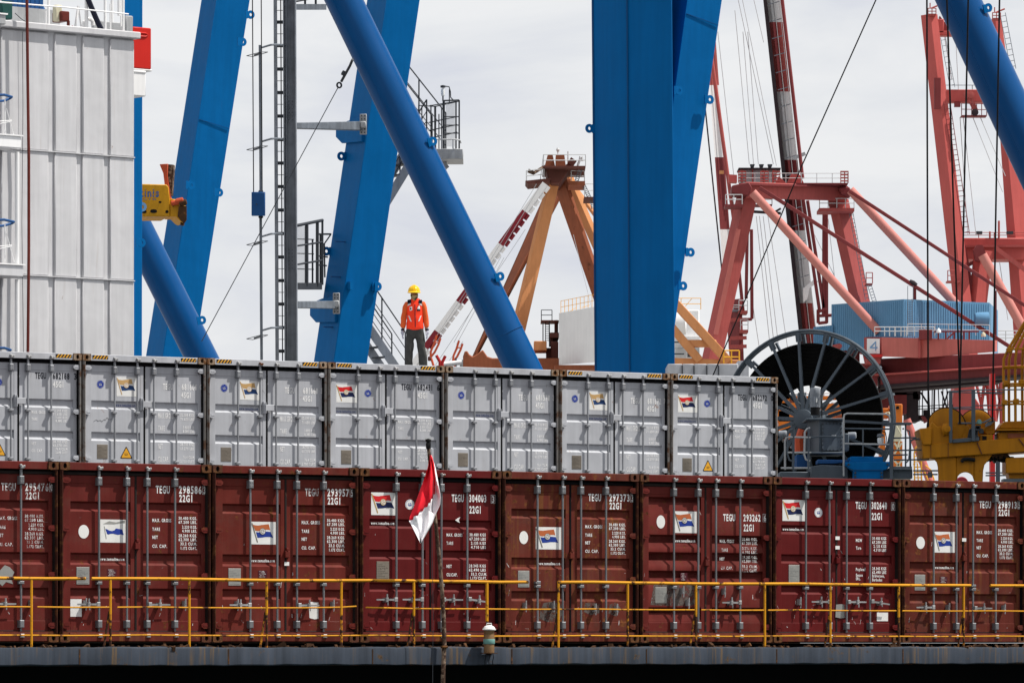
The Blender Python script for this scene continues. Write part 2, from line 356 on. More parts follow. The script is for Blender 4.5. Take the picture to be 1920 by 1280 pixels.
# flat lettering: each glyph of the built-in font is meshed once and fitted into a given width and height
GLYPH = {}
def glyph(ch):
    if ch not in GLYPH:
        cu = bpy.data.curves.new('glyph', 'FONT'); cu.body = ch; cu.resolution_u = 2; cu.fill_mode = 'FRONT'; cu.size = 1.0; cu.offset = 0.030
        ob = bpy.data.objects.new('glyph', cu); COL.objects.link(ob)
        dg = bpy.context.evaluated_depsgraph_get()
        me = bpy.data.meshes.new_from_object(ob.evaluated_get(dg))
        vs = [(v.co.x, v.co.y) for v in me.vertices]; fs = [tuple(p.vertices) for p in me.polygons]
        bpy.data.objects.remove(ob); bpy.data.curves.remove(cu); bpy.data.meshes.remove(me)
        x0 = min(v[0] for v in vs); x1 = max(v[0] for v in vs)
        GLYPH[ch] = ([(x - x0, y) for x, y in vs], fs, x1 - x0)
    return GLYPH[ch]
CAP = None
def lettering(mb, s, u0, v0, width, height, y, mi=0, plane=None, bold=False):
    """letters standing on the x-z plane at depth y (or on plane=(origin, right, up))"""
    global CAP
    if CAP is None: CAP = max(v[1] for v in glyph('H')[0])
    x = 0.0; lay = []
    for ch in s:
        if ch == ' ': x += 0.42; continue
        g = glyph(ch); w = g[2]; pad = max(0.0, (0.46 - w) / 2) if ch.isdigit() else 0.0
        lay.append((ch, x + pad)); x += w + 2 * pad + 0.13
    x -= 0.13
    sx, sy = width / x, height / CAP
    for ch, gx in lay:
        vs, fs, _ = glyph(ch)
        if plane:
            o, a, b = plane; mb.add([o + a * (u0 + (gx + vx) * sx) + b * (v0 + vy * sy) for vx, vy in vs], fs, mi)
        else: mb.add([(u0 + (gx + vx) * sx, y, v0 + vy * sy) for vx, vy in vs], fs, mi)
    return mb
# ------------------------------------------------------------------ setting: water, quay, ship
W = 2.438
RED0 = Vector((-6.4797, 71.6036, 5.06))
GREY0 = Vector((-7.5615, 88.0054, 10.158 - 2.896))
PITCH = 2.475
def ship(u, y, z=0.0):      # ship axes: u along the container rows, y towards the bow, origin at the red row
    return Vector((RED0.x, RED0.y, 0)) + RD * u - RN * y + Vector((0, 0, z))

b = MB(); b.add([(-6000, -2000, 0), (6000, -2000, 0), (6000, 9000, 0), (-6000, 9000, 0)], [(0, 1, 2, 3)])
tag(b.build('water', 'water', smooth=False), 'calm dark harbour water round the ship', 'water', kind='structure')
b = MB(); b.box(-300, 500, 114, 1500, -2.0, 3.2)
tag(b.build('quay', 'quay', smooth=False), 'concrete quay behind the ship that carries the cranes', 'quay', kind='structure')
b = MB()
hu0, hu1 = -12.0, 24.0
b.extrude([ship(hu0 + 1, 2.0, -1), ship(hu1 - 1, 2.0, -1), ship(hu1 - 1, 31.0, -1), ship(hu0 + 1, 31.0, -1)], (0, 0, 5.72))
tag(b.build('ship_hull', 'hull', smooth=False), 'black stern of the container ship under the deck edge', 'ship hull', kind='structure')
b = MB()
b.extrude([ship(hu0, -1.40, 4.722), ship(hu1, -1.40, 4.722), ship(hu1, 32.0, 4.722), ship(hu0, 32.0, 4.722)], (0, 0, 0.24))
tag(b.build('deck', 'deck', smooth=False), 'rusty stern deck under the red containers', 'deck', kind='structure')
b = MB()
def edge_profile(u, k):
    j = 0.006 * math.sin(u * 9.1) + 0.005 * math.sin(u * 23.0 + k)
    return j
N = 140
vs, fs = [], []
for i in range(N + 1):
    u = hu0 + (hu1 - hu0) * i / N
    for y, z in ((-1.40, 4.990), (-1.455, 4.982), (-1.462, 4.960), (-1.462, 4.742), (-1.45, 4.730), (-1.40, 4.728)):
        vs.append(ship(u, y, z + edge_profile(u, y * 40) * (1.0 if z > 4.95 or z < 4.75 else 0.2)))
for i in range(N):
    for k in range(5): fs.append((i * 6 + k, (i + 1) * 6 + k, (i + 1) * 6 + k + 1, i * 6 + k + 1))
b.add(vs, fs)
DECK_EDGE = tag(b.build('deck_edge', 'deck_edge'), 'slate grey rust-stained edge plate along the stern deck', 'deck edge', kind='structure')
for i in range(15):
    u_ = hu0 + 2.1 + i * 2.37
    if -6 < u_ < 19:
        p_ = ship(u_, -1.464); b = MB().beam(Vector((p_.x, p_.y, 4.745)), Vector((p_.x, p_.y, 4.962)), .018, .006, up=RN)
        b.build('edge_seam', 'debris', DECK_EDGE)
# hatch cover that carries the grey tier
b = MB()
gz = GREY0.z
b.extrude([ship(-11, 14.7, 4.964), ship(23, 14.7, 4.964), ship(23, 27.5, 4.964), ship(-11, 27.5, 4.964)], (0, 0, gz - 4.964))
tag(b.build('hatch_block', 'deck', smooth=False), 'deck block under the grey containers', 'hatch', kind='structure')
b = MB()
b.extrude([ship(-11, 0.6, 4.964), ship(23, 0.6, 4.964), ship(23, 13.0, 4.964), ship(-11, 13.0, 4.964)], (0, 0, 0.088))
tag(b.build('deck_coaming', 'hull', smooth=False), 'low dark coaming under the red containers', 'coaming', kind='structure')
# rust flakes, rope ends and dirt lying along the deck edge
b = MB(); rr = random.Random(3)
for i in range(760):
    u = rr.uniform(-5.5, 18.5); cl = 0.5 + 0.5 * math.sin(u * 2.1) * math.sin(u * 0.83 + 1)
    if rr.random() > 0.25 + 0.75 * cl: continue
    y = rr.uniform(-1.40, -1.05); s = rr.uniform(0.014, 0.062)
    c = ship(u, y, 4.962 + s * 0.5)
    ax = Vector((rr.uniform(-1, 1), rr.uniform(-1, 1), rr.uniform(-0.3, 0.3)))
    b.beam(c - ax.normalized() * s * rr.uniform(0.6, 2.2), c + ax.normalized() * s, s * rr.uniform(0.7, 1.4), s * rr.uniform(0.7, 1.3), w2=s * 0.5, h2=s * 0.4)
tag(b.build('deck_debris', 'debris', smooth=False), 'rust flakes and dirt along the stern deck edge', 'debris', kind='stuff')

# ------------------------------------------------------------------ containers
BAR_U = (0.640, 1.090, 1.420, 1.872)
DL = (0.078, 1.240, 0.205, 1.170)      # left door: outer edges and corrugated part
DR = (1.268, 2.392, 1.378, 2.330)
YD = 0.10                               # depth of the door skin behind the front of the frame
SHARED = {}
def shared(key, fn):
    """alike pieces share one mesh"""
    if key not in SHARED: SHARED[key] = fn(); return SHARED[key], True
    return SHARED[key], False
def piece(key, make, name, mat, parent, loc=(0, 0, 0)):
    """one piece at loc below parent; make() fills an MB once per key"""
    if key not in SHARED:
        ob = make().build(name, mat, parent); SHARED[key] = ob
    else:
        ob = SHARED[key].copy(); COL.objects.link(ob); ob.name = name
        ob.parent = parent
    ob.location = loc
    return ob

def casting():
    m = MB(); w, h, t = 0.155, 0.120, 0.178
    rx, rz, n = 0.030, 0.040, 16
    vs, fs = [], []
    for i in range(n):           # front ring outer follows the rectangle
        t_ = 2 * math.pi * (i + 0.5) / n; cx, cz = math.cos(t_), math.sin(t_)
        k = min((w / 2) / max(1e-6, abs(cx)), (h / 2) / max(1e-6, abs(cz)))
        vs.append((w / 2 + cx * k, 0, h / 2 + cz * k))
    for i in range(n):
        t_ = 2 * math.pi * (i + 0.5) / n; vs.append((w / 2 + rx * math.cos(t_), 0, h / 2 + rz * math.sin(t_)))
    for i in range(n):
        t_ = 2 * math.pi * (i + 0.5) / n; vs.append((w / 2 + rx * math.cos(t_), 0.05, h / 2 + rz * math.sin(t_)))
    for i in range(n):
        j = (i + 1) % n; fs += [(i, j, n + j, n + i), (n + i, n + j, 2 * n + j, 2 * n + i)]
    m.add(vs, fs, 0); m.add([(w / 2 + rx * math.cos(2 * math.pi * i / n), 0.049, h / 2 + rz * math.sin(2 * math.pi * i / n)) for i in range(n)], [tuple(range(n))], 1)
    for (x, z) in ((0, 0), (w, 0), (w, h), (0, h)): pass
    m.add([(0, 0, 0), (w, 0, 0), (w, 0, h), (0, 0, h), (0, t, 0), (w, t, 0), (w, t, h), (0, t, h)],
          [(0, 1, 5, 4), (1, 2, 6, 5), (2, 3, 7, 6), (3, 0, 4, 7), (5, 6, 7, 4)], 0)
    return m

def door_mesh(edges, grooves, H, zb, zt):
    """door leaf: frame rails and the corrugated skin between them"""
    a0, a1, c0, c1 = edges; m = MB(); y = YD
    prof = [(zt, y)]
    for g in grooves:
        top, fl, bot = g[:3]; d = g[3] if len(g) > 3 else 0.038
        prof += [(top, y), (top - 0.028, y + d), (fl, y + d), (bot, y)]
    prof.append((zb, y))
    prof.sort(key=lambda p: -p[0])
    vs, fs = [], []
    for z, yy in prof: vs += [(c0, yy, z), (c1, yy, z)]
    for i in range(len(prof) - 1): fs.append((2 * i, 2 * i + 1, 2 * i + 3, 2 * i + 2))
    m.add(vs, fs)
    m.add([(c0 - 0.05, y + 0.05, zb), (c1 + 0.05, y + 0.05, zb), (c1 + 0.05, y + 0.05, zt), (c0 - 0.05, y + 0.05, zt)], [(0, 1, 2, 3)])
    yf = y - 0.005
    m.box(a0, c0, yf, y + 0.05, 0.165, H - 0.185, c=0.004)
    m.box(c1, a1, yf, y + 0.05, 0.165, H - 0.185, c=0.004)
    m.box(c0, c1, yf, y + 0.05, zt, H - 0.185, c=0.004)
    m.box(c0, c1, yf, y + 0.05, 0.165, zb, c=0.004)
    return m

def locking_bar(H, lower_box):
    m = MB(); y = 0.050
    m.tube((0, y, 0.07), (0, y, H - 0.075), 0.0165, 10, mi=0)
    # cam head in its keeper above the gasket
    m.box(-0.030, 0.030, -0.012, 0.05, H - 0.112, H - 0.066, 1, 0.008); m.box(-0.042, -0.012, -0.02, 0.05, H - 0.082, H - 0.050, 1, 0.006)
    m.box(0.014, 0.040, -0.016, 0.05, H - 0.096, H - 0.062, 1, 0.006)
    m.tube((0, y, H - 0.24), (0, y, H - 0.112), 0.022, 8, mi=0)
    m.box(-0.038, 0.034, 0.004, YD, H - 0.335, H - 0.215, 0, 0.010)       # upper guide
    for z in (H - 0.30, H - 0.25): m.box(-0.022, -0.012, -0.002, 0.01, z, z + 0.01, 1); m.box(0.012, 0.022, -0.002, 0.01, z, z + 0.01, 1)
    for z in (0.56 * H - 0.60, 0.60 * H + 0.135 if H > 2.7 else 0.30 * H + 0.13):       # brackets
        m.box(-0.034, 0.034, 0.008, YD, z - 0.022, z + 0.022, 0, 0.006); m.box(-0.045, -0.02, 0.012, 0.04, z - 0.012, z + 0.012, 1)
    if lower_box:
        m.box(-0.036, 0.034, 0.004, YD, 0.205, 0.315, 0, 0.010)
    m.box(-0.030, 0.030, -0.010, 0.05, 0.066, 0.12, 1, 0.008)
    return m
def hinge(side):
    m = MB(); s = side; h = 0.042
    for y0, z0, z1 in ((0.018, -h, h), ):
        pts = [(0.0, -0.030), (0.03, -h), (0.085, -h), (0.125, -0.016), (0.125, 0.016), (0.085, h), (0.03, h), (0.0, 0.030)]
        m.extrude([(s * x, y0, z) for x, z in pts], (0, 0.022, 0))
        m.box(min(s * 0.02, s * 0.11), max(s * 0.02, s * 0.11), y0 + 0.02, YD, -0.026, 0.026)
        m.box(min(s * 0.03, s * 0.10), max(s * 0.03, s * 0.10), y0 - 0.004, y0 + 0.01, -0.010, 0.012)
    return m
def handle(length, flip, tilt=0.0):
    m = MB(); s = -1 if flip else 1
    m.beam((0, 0.012, 0), (s * length, 0.020, tilt), 0.012, 0.030, up=(0, 0, 1), w2=0.010, h2=0.022)
    m.box(min(0, s * 0.055), max(0, s * 0.055), 0.0, 0.05, -0.032, 0.032, 0, 0.006)
    cx = s * length * 0.52
    m.box(cx - 0.022, cx + 0.022, -0.010, YD, -0.04 + tilt * 0.5, 0.03 + tilt * 0.5, 0, 0.008)
    m.tube((cx, 0.0, 0.0 + tilt * 0.5), (cx, 0.0, 0.085 + tilt * 0.5), 0.014, 6)
    m.tube((cx + 0.01, -0.004, -0.04 + tilt * 0.5), (cx + 0.01, -0.004, -0.085), 0.010, 6)
    return m
def catch():
    m = MB(); m.box(-0.018, 0.018, 0.02, YD, -0.055, 0.045, 0, 0.008); m.tube((0, 0.02, 0.0), (0, 0.02, 0.075), 0.013, 6); m.tube((0.008, 0.02, -0.03), (-0.004, 0.02, -0.10), 0.009, 6)
    return m

def flag_emblem(x0, x1, z0, z1, y, style):
    m = MB(); w, h = x1 - x0, z1 - z0
    m.box(x0, x1, y - 0.0022, y + 0.002, z0, z1, 0)
    def poly(pts, lay, mi): m.add([(x0 + px * w, y - 0.0022 - 0.0015 * lay, z0 + pz * h) for px, pz in pts], [tuple(range(len(pts)))], mi)
    top = [(.04, .885), (.14, .845), (.28, .835), (.42, .86), (.58, .885), (.71, .9), (.735, .77), (.77, .64), (.62, .655), (.45, .63), (.30, .585), (.16, .60)]
    bot = [(.18, .545), (.32, .53), (.45, .56), (.60, .575), (.78, .56), (.835, .43), (.89, .30), (.75, .33), (.58, .33), (.42, .30), (.245, .29)]
    def band(pts, lay, mi):      # concave outline as a fan of quads between upper and lower edge
        n = len(pts) // 2; up = pts[:n]; lo = pts[n:][::-1]
        k = min(len(up), len(lo))
        if len(up) != len(lo):
            q = lo if len(lo) > len(up) else up
            while len(up) < len(lo): up.append(up[-1])
            while len(lo) < len(up): lo.append(lo[-1])
        v = [(x0 + a * w, y - 0.0022 - 0.0015 * lay, z0 + c * h) for a, c in up + lo]; n = len(up)
        m.add(v, [(i, i + 1, n + i + 1, n + i) for i in range(n - 1)], mi)
    if style != 'torn': band([(.04, .885), (.14, .845), (.28, .835), (.42, .86), (.58, .885), (.71, .9), (.77, .64), (.66, .655), (.55, .65), (.42, .62), (.28, .585), (.16, .60)], 1, 1)
    if style == 'torn':
        band([(.20, .60), (.30, .56), (.36, .52), (.46, .50), (.56, .54), (.62, .62), (.72, .60), (.86, .58), (.93, .34), (.80, .36), (.70, .34), (.60, .36), (.50, .39), (.40, .38), (.32, .35), (.27, .37)], 1, 2)
        poly([(.10, .80), (.35, .93), (.62, .88), (.98, .98), (.98, .86), (.80, .84), (.55, .80)], 1, 3)
        poly([(.14, .70), (.17, .70), (.25, .16), (.22, .15)], 1, 4)
        return m
    band([(.18, .545), (.32, .53), (.45, .56), (.60, .575), (.78, .56), (.89, .30), (.75, .33), (.58, .33), (.42, .30), (.25, .29)], 1, 2)
    poly([(.00, .93), (.035, .95), (.27, .09), (.235, .08)], 2, 3)
    cx, cz, r = .455, .575, .145
    ring = lambda a0, a1, ro, ri, lay, mi, n=14: m.add([(x0 + (cx + rr_ * math.cos(a0 + (a1 - a0) * i / n) * h / w) * w, y - 0.0022 - 0.0015 * lay, z0 + (cz + rr_ * math.sin(a0 + (a1 - a0) * i / n)) * h) for rr_ in (ro, ri) for i in range(n + 1)],
                 [(i, i + 1, n + 1 + i + 1, n + 1 + i) for i in range(n)], mi)
    m.add([(x0 + cx * w + r * h * math.cos(2 * math.pi * i / 18), y - 0.0022 - 0.0045, z0 + cz * h + r * h * math.sin(2 * math.pi * i / 18)) for i in range(18)], [tuple(range(18))], 0)
    ring(0, 2 * math.pi, r, r - .022, 4, 4, 20)
    ring(R(45), R(315), .092, .062, 4, 4)
    poly([(cx - .01, cz + .016), (cx + .075, cz + .016), (cx + .075, cz - .016), (cx - .01, cz - .016)], 4, 4)
    return m
def roundel(cx, cz, rx, rz, y):
    m = MB(); n = 22
    e = lambda rx_, rz_, lay, mi: m.add([(cx + rx_ * math.cos(2 * math.pi * i / n), y - 0.0015 * lay, cz + rz_ * math.sin(2 * math.pi * i / n)) for i in range(n)], [tuple(range(n))], mi)
    e(rx, rz, 1, 0)
    for i in range(26):           # ring of tiny letters
        t = 2 * math.pi * i / 26; d = Vector((math.cos(t), 0, math.sin(t))); s = Vector((-d.z, 0, d.x)); o = Vector((cx, y - 0.003, cz))
        k = lambda a, b_: o + Vector((d.x * rx * a, 0, d.z * rz * a)) + s * b_ * rx
        if i % 13 not in (5, 6): m.add([k(.80, -.05), k(.92, -.05), k(.92, .05), k(.80, .05)], [(0, 1, 2, 3)], 1)
    for (a, c, p, q) in ((-.42, .30, .02, .10), (.02, .36, .40, .12), (-.30, -.10, -.02, -.34), (.06, -.02, .36, -.30), (-.48, .02, -.30, -.16)):
        m.add([(cx + a * rx, y - .003, cz + c * rz), (cx + p * rx, y - .003, cz + c * rz * .4), (cx + p * rx, y - .003, cz + q * rz), (cx + a * rx * .8, y - .003, cz + q * rz)], [(0, 1, 2, 3)], 1)
    return m
def ellipse_plate(cx, cz, rx, rz, y):
    return MB().extrude([(cx + rx * math.cos(2 * math.pi * i / 20), y - .003, cz + rz * math.sin(2 * math.pi * i / 20)) for i in range(20)], (0, .004, 0))
def warning(x0, x1, z0, z1, y):
    m = MB(); cx = (x0 + x1) / 2; w = x1 - x0; h = z1 - z0
    def tri(k, lay, mi, cut=0.07):
        A, B_, C_ = Vector((x0, 0, z0)), Vector((x1, 0, z0)), Vector((cx, 0, z1)); g = (A + B_ + C_) / 3
        A, B_, C_ = [g + (p - g) * k for p in (A, B_, C_)]; pts = []
        for p, q, r_ in ((A, C_, B_), (B_, A, C_), (C_, B_, A)):
            pts += [p + (q - p) * cut, p + (r_ - p) * cut]
        pts = [pts[0], pts[1], pts[2], pts[3], pts[4], pts[5]]
        m.add([(p.x, y - .0015 * lay, p.z) for p in pts], [tuple(range(6))], mi)
    tri(1.0, 1, 0); tri(0.80, 2, 1)
    lettering(m, 'CAUTION', cx - .036, z0 + h * .36, .072, .013, y - .0045, 0)
    lettering(m, 'HEIGHT', cx - .032, z0 + h * .26, .064, .013, y - .0045, 0)
    return m

def container(name, label, loc, H, kind, sp, group):
    red = kind == 'red'
    skin = sp.get('skin', 'red_old' if red else 'grey')
    root = thing(name, label, 'container', loc, ROW, group)
    L = 6.058 if red else 12.19
    # --- box behind the doors
    def side(x, key):
        def mk():
            m = MB(); n = int(L / 0.275); d = 0.03 if x < 1 else -0.03; prof = []
            for i in range(n):
                y0 = 0.2 + (L - 0.4) * i / n; s = (L - 0.4) / n
                prof += [(y0, 0), (y0 + s * .25, 0), (y0 + s * .5, 1), (y0 + s * .75, 1)]
            prof.append((L - 0.2, 0)); vs = []
            for y, k in prof: vs += [(x + d * k, y, 0.16), (x + d * k, y, H - 0.06)]
            m.add(vs, [(2 * i, 2 * i + 2, 2 * i + 3, 2 * i + 1) for i in range(len(prof) - 1)])
            m.box(x - .03, x + .03, 0.18, L - 0.1, 0.0, 0.16); m.box(x - .03, x + .03, 0.18, L - 0.1, H - 0.06, H - .004)
            return m
        return piece((kind, 'side', key, skin), mk, 'side_wall', skin, root)
    side(0.035, 0); side(W - 0.035, 1)
    piece((kind, 'roof', skin), lambda: MB().box(0.065, W - 0.065, 0.14, L - 0.06, H - 0.05, H - 0.012), 'roof', skin, root)
    piece((kind, 'rear', skin), lambda: MB().box(0.065, W - 0.065, L - 0.1, L - 0.04, 0.0, H - 0.05), 'rear_wall', skin, root)
    piece((kind, 'floor'), lambda: MB().box(0.065, W - 0.065, 0.17, L - 0.1, 0.06, 0.16), 'floor', 'dark', root)
    # --- frame
    post = 'red_post' if red else 'grey_post'; cast = 'casting_red' if red else 'casting_grey'
    def mk_post(s):
        m = MB(); a, c = (0.0, 0.046) if s < 0 else (W - 0.038, W)
        m.box(a, c, 0.012, 0.175, 0.118, H - 0.118, 0, 0.008)
        xx = 0.032 if s < 0 else W - 0.019
        m.tube((xx, 0.008, 0.13), (xx, 0.008, H - 0.13), 0.0145, 8)
        return m
    for s in (-1, 1): piece((kind, 'post', s), lambda: mk_post(s), 'corner_post', post, root)
    piece((kind, 'header', skin), lambda: MB().box(0.155, W - 0.155, 0.015, 0.15, H - 0.118, H - 0.006, 0, 0.006), 'header', skin, root)
    piece((kind, 'sill', skin), lambda: MB().box(0.155, W - 0.155, 0.015, 0.16, 0.012, 0.135, 0, 0.006).box(0.05, W - .05, 0.03, .165, .118, .155), 'sill', 'red_rust' if red else skin, root)
    for x in (-0.004, W - 0.151):
        for z in (0.0, H - 0.120): piece((kind, 'casting'), casting, 'corner_casting', [cast, 'dark'], root, (x, -0.004, z))
        for z in (0.0, H - 0.120):
            c_ = piece((kind, 'casting'), casting, 'corner_casting', [cast, 'dark'], root, (x + 0.155, L + 0.004, z)); c_.rotation_euler = (0, 0, math.pi)
    # --- hazard stripes on the header
    for s in sp.get('stripes', ''):
        def mk_st(s=s):
            m = MB(); a = 0.185 if s == 'L' else W - 0.185 - 0.31; z0, z1, y = H - 0.083, H - 0.020, 0.0125
            m.box(a, a + 0.31, y, y + 0.003, z0, z1, 0)
            for k in range(5):
                x = a + 0.004 + k * 0.062
                m.add([(x, y - .002, z0), (x + .028, y - .002, z0), (min(x + .028 + .05, a + .31), y - .002, z1), (min(x + .05, a + .31), y - .002, z1)], [(0, 1, 2, 3)], 1)
            return m
        piece((kind, 'stripe', s), mk_st, 'hazard_stripe', ['black_print', 'hazard_yellow'], root)
    # --- door seals, plus a light-blocking sheet and a black lining for gap shade
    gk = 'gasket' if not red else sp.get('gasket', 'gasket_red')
    def mk_seal_and_shade():
        m = MB(); m.box(0.085, 2.392, 0.075, 0.12, H - 0.186, H - 0.140, 0, 0.008)
        m.box(1.236, 1.272, 0.086, 0.12, 0.12, H - 0.186, 0, 0.008)
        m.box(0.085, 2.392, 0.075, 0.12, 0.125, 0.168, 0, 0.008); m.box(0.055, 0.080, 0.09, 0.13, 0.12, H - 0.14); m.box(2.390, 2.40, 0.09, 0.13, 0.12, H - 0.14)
        m.box(0.05, W - 0.05, 0.158, 0.172, 0.12, H - 0.12); m.box(2.394, 2.3985, 0.03, 0.15, 0.12, H - 0.12)  # added: hidden sheet blocking light behind the doors; black lining as the gap's shade
        return m
    piece((kind, 'gasket', gk), mk_seal_and_shade, 'door_seal', gk, root)
    # --- doors
    gkey = sp['grooves_key']; G = GROOVES[gkey]
    zt, zb = (2.285, 0.31) if red else (2.585, 0.31)
    doors = []
    for k, E_ in enumerate((DL, DR)):
        d = piece((kind, 'door', k, gkey, skin), lambda: door_mesh(E_, G, H, zb, zt), 'door', skin, root); doors.append(d)
    dl, dr = doors
    bm_ = 'bar' if red else 'bar_grey'
    for i, u in enumerate(BAR_U):
        piece((kind, 'bar', sp.get('lowbox', False)), lambda: locking_bar(H, sp.get('lowbox', red)), 'locking_bar', [bm_, 'steel'], doors[i // 2], (u, 0, 0))
    hz = (2.655, 1.87, 1.06, 0.27) if not red else (2.33, 1.635, 0.965, 0.24)
    hm = 'grey' if not red else skin
    for z in hz:
        piece((kind, 'hinge', 1, hm), lambda: hinge(1), 'hinge', hm, dl, (0.048, 0, z))
        piece((kind, 'hinge', -1, hm), lambda: hinge(-1), 'hinge', hm, dr, (W - 0.020, 0, z))
    def mk_hasp():
        m = MB(); m.box(1.20, 1.372, 0.03, 0.05, -0.055, 0.055, 0, 0.006); m.box(1.165, 1.20, 0.045, YD, -0.11, 0.11, 0, 0.004); m.box(1.20, 1.24, 0.045, YD, -0.03, 0.03)
        m.tube((1.20, 0.03, -0.10), (1.20, 0.03, 0.10), 0.010, 6); return m
    def mk_boxhasp():
        m = MB(); m.box(1.225, 1.300, 0.045, YD, -0.055, 0.045, 0, 0.008); m.box(1.245, 1.28, 0.04, YD, 0.045, 0.09, 0, .006); return m
    if not red: piece(('hasp',), mk_hasp, 'hasp', 'grey', dr, (0, 0, 2.035))
    elif sp.get('hasp'): piece(('boxhasp', skin), mk_boxhasp, 'hasp', skin, dr, (0, 0, sp['hasp']))
    for (u, z, kd, flip, dd) in sp.get('handles', []):
        door_ = doors[dd]
        if kd == 'h': piece(('handle', flip), lambda: handle(0.36, flip), 'handle', 'steel', door_, (u, 0, z))
        elif kd == 't': piece(('handle_tilt', flip), lambda: handle(0.36, flip, -0.045), 'handle', 'steel', door_, (u, 0, z))
        else: piece(('catch',), catch, 'catch', 'steel', door_, (u, 0, z))
    # --- printing
    def print_part(nm, items, mat, door_):
        for it in items:
            m = MB(); s, u, v, w, h = it[:5]; yy = YD - 0.003
            z = v + h / 2
            for g in G:
                if g[2] < z < g[0]: yy = min(yy, YD - 0.003)
            lettering(m, s, u, v, w, h, YD - 0.0075 if u > 2.32 else yy)
            if u > 2.32 and red:
                for bx in ((u - .016, v - .014, u - .011, v + h + .014), (u + w + .011, v - .014, u + w + .016, v + h + .014), (u - .011, v - .014, u + w + .011, v - .009), (u - .011, v + h + .009, u + w + .011, v + h + .014)):
                    m.add([(bx[0], YD - .0075, bx[1]), (bx[2], YD - .0075, bx[1]), (bx[2], YD - .0075, bx[3]), (bx[0], YD - .0075, bx[3])], [(0, 1, 2, 3)])
            m.build(nm, mat, door_)
    for nm, items, mat, k in sp['prints']: print_part(nm, items, mat, doors[k])
    for dec in sp['decals']:
        t = dec[0]
        if t == 'flag': flag_emblem(*dec[1:5], YD, dec[5]).build('flag_emblem', FLAGS[dec[5]], dl, smooth=False)
        elif t == 'round': roundel((dec[1] + dec[2]) / 2, (dec[3] + dec[4]) / 2, (dec[2] - dec[1]) / 2, (dec[4] - dec[3]) / 2, YD).build('round_emblem', [dec[5], dec[6]], dl, smooth=False)
        elif t == 'oval': ellipse_plate((dec[1] + dec[2]) / 2, (dec[3] + dec[4]) / 2, (dec[2] - dec[1]) / 2, (dec[4] - dec[3]) / 2, YD).build('oval_sticker', 'sticker', dl)
        elif t == 'plate':
            m = MB().box(dec[1], dec[2], YD - 0.006, YD, dec[3], dec[4], 0, 0.002)
            cx, cz = (dec[1] + dec[2]) / 2, (dec[3] + dec[4]) / 2
            for ddx in (-.035, .035): m.box(cx + ddx - .008, cx + ddx + .008, YD - .009, YD - .005, cz + .02, cz + .034, 0)
            for k in range(9): m.box(dec[1] + .02, dec[2] - .02 - .05 * (k % 3), YD - .0085, YD - .005, dec[3] + .02 + k * (dec[4] - dec[3] - .04) / 9, dec[3] + .026 + k * (dec[4] - dec[3] - .04) / 9, 0)
            m.build('data_plate', dec[5], dl)
        elif t == 'warn': warning(*dec[1:5], YD).build('warning_sticker', ['black_print', 'hazard_yellow'], dl, smooth=False)
        elif t == 'patch': MB().extrude([(x, YD - dec[4] if len(dec) > 4 else YD - .0035, z) for x, z in dec[1]], (0, .004, 0)).build(dec[3], dec[2], doors[1] if dec[1][0][0] > 1.26 else dl, smooth=False)
        elif t == 'notice':
            m = MB().box(dec[1], dec[2], YD - .003, YD, dec[3], dec[4], 0)
            for k in range(5):
                z = dec[3] + (dec[4] - dec[3]) * (0.1 + 0.19 * k); a = dec[1] + .02 + .012 * (k % 2); e = dec[2] - .02 - .015 * ((k + 1) % 3)
                x = a
                while x < e - .008: m.add([(x, YD - .0045, z), (x + .009, YD - .0045, z), (x + .009, YD - .0045, z + .010), (x, YD - .0045, z + .010)], [(0, 1, 2, 3)], 1); x += .014
            m.build('notice', ['maroon', 'white_worn'], dl, smooth=False)
    # scrapes and scuffs left by handling, on the proud faces of the doors
    rs_ = random.Random(label)
    for k, E_ in enumerate((DL, DR)):
        m = MB()
        for i in range(16 if red else 9):
            x = rs_.uniform(E_[0] + .02, E_[1] - .04); z = rs_.uniform(.2, 1.2 if red and rs_.random() < .7 else H - .3)
            if any(g[2] - .02 < z < g[0] + .02 for g in G) and E_[2] - .01 < x < E_[3] + .01: continue
            yy = YD - (.0012 if E_[2] + .03 < x < E_[3] - .03 and .33 < z < zt - .03 else .0062); a = rs_.choice((1.5, 1.5, 1.2, .1, 2.2)) + rs_.uniform(-.2, .2); l = rs_.uniform(.015, .08); w = rs_.uniform(.002, .007)
            dx, dz = math.cos(a) * l, math.sin(a) * l
            if yy > YD - .002 and any(g[2] - .09 < z < g[0] + .09 for g in G): dx, dz = l * .5, 0.004
            m.add([(x - dx / 2 - w * math.sin(a) / 2, yy, z - dz / 2), (x + dx / 2 - w * math.sin(a) / 2, yy, z + dz / 2), (x + dx / 2 + w * math.sin(a), yy, z + dz / 2 + w * .5), (x - dx / 2 + w * math.sin(a), yy, z - dz / 2 + w * .5)], [(0, 1, 2, 3)])
        if m.v: m.build('scratches', 'white_worn' if red else 'scuff', doors[k], smooth=False, kind='stuff')
    return root

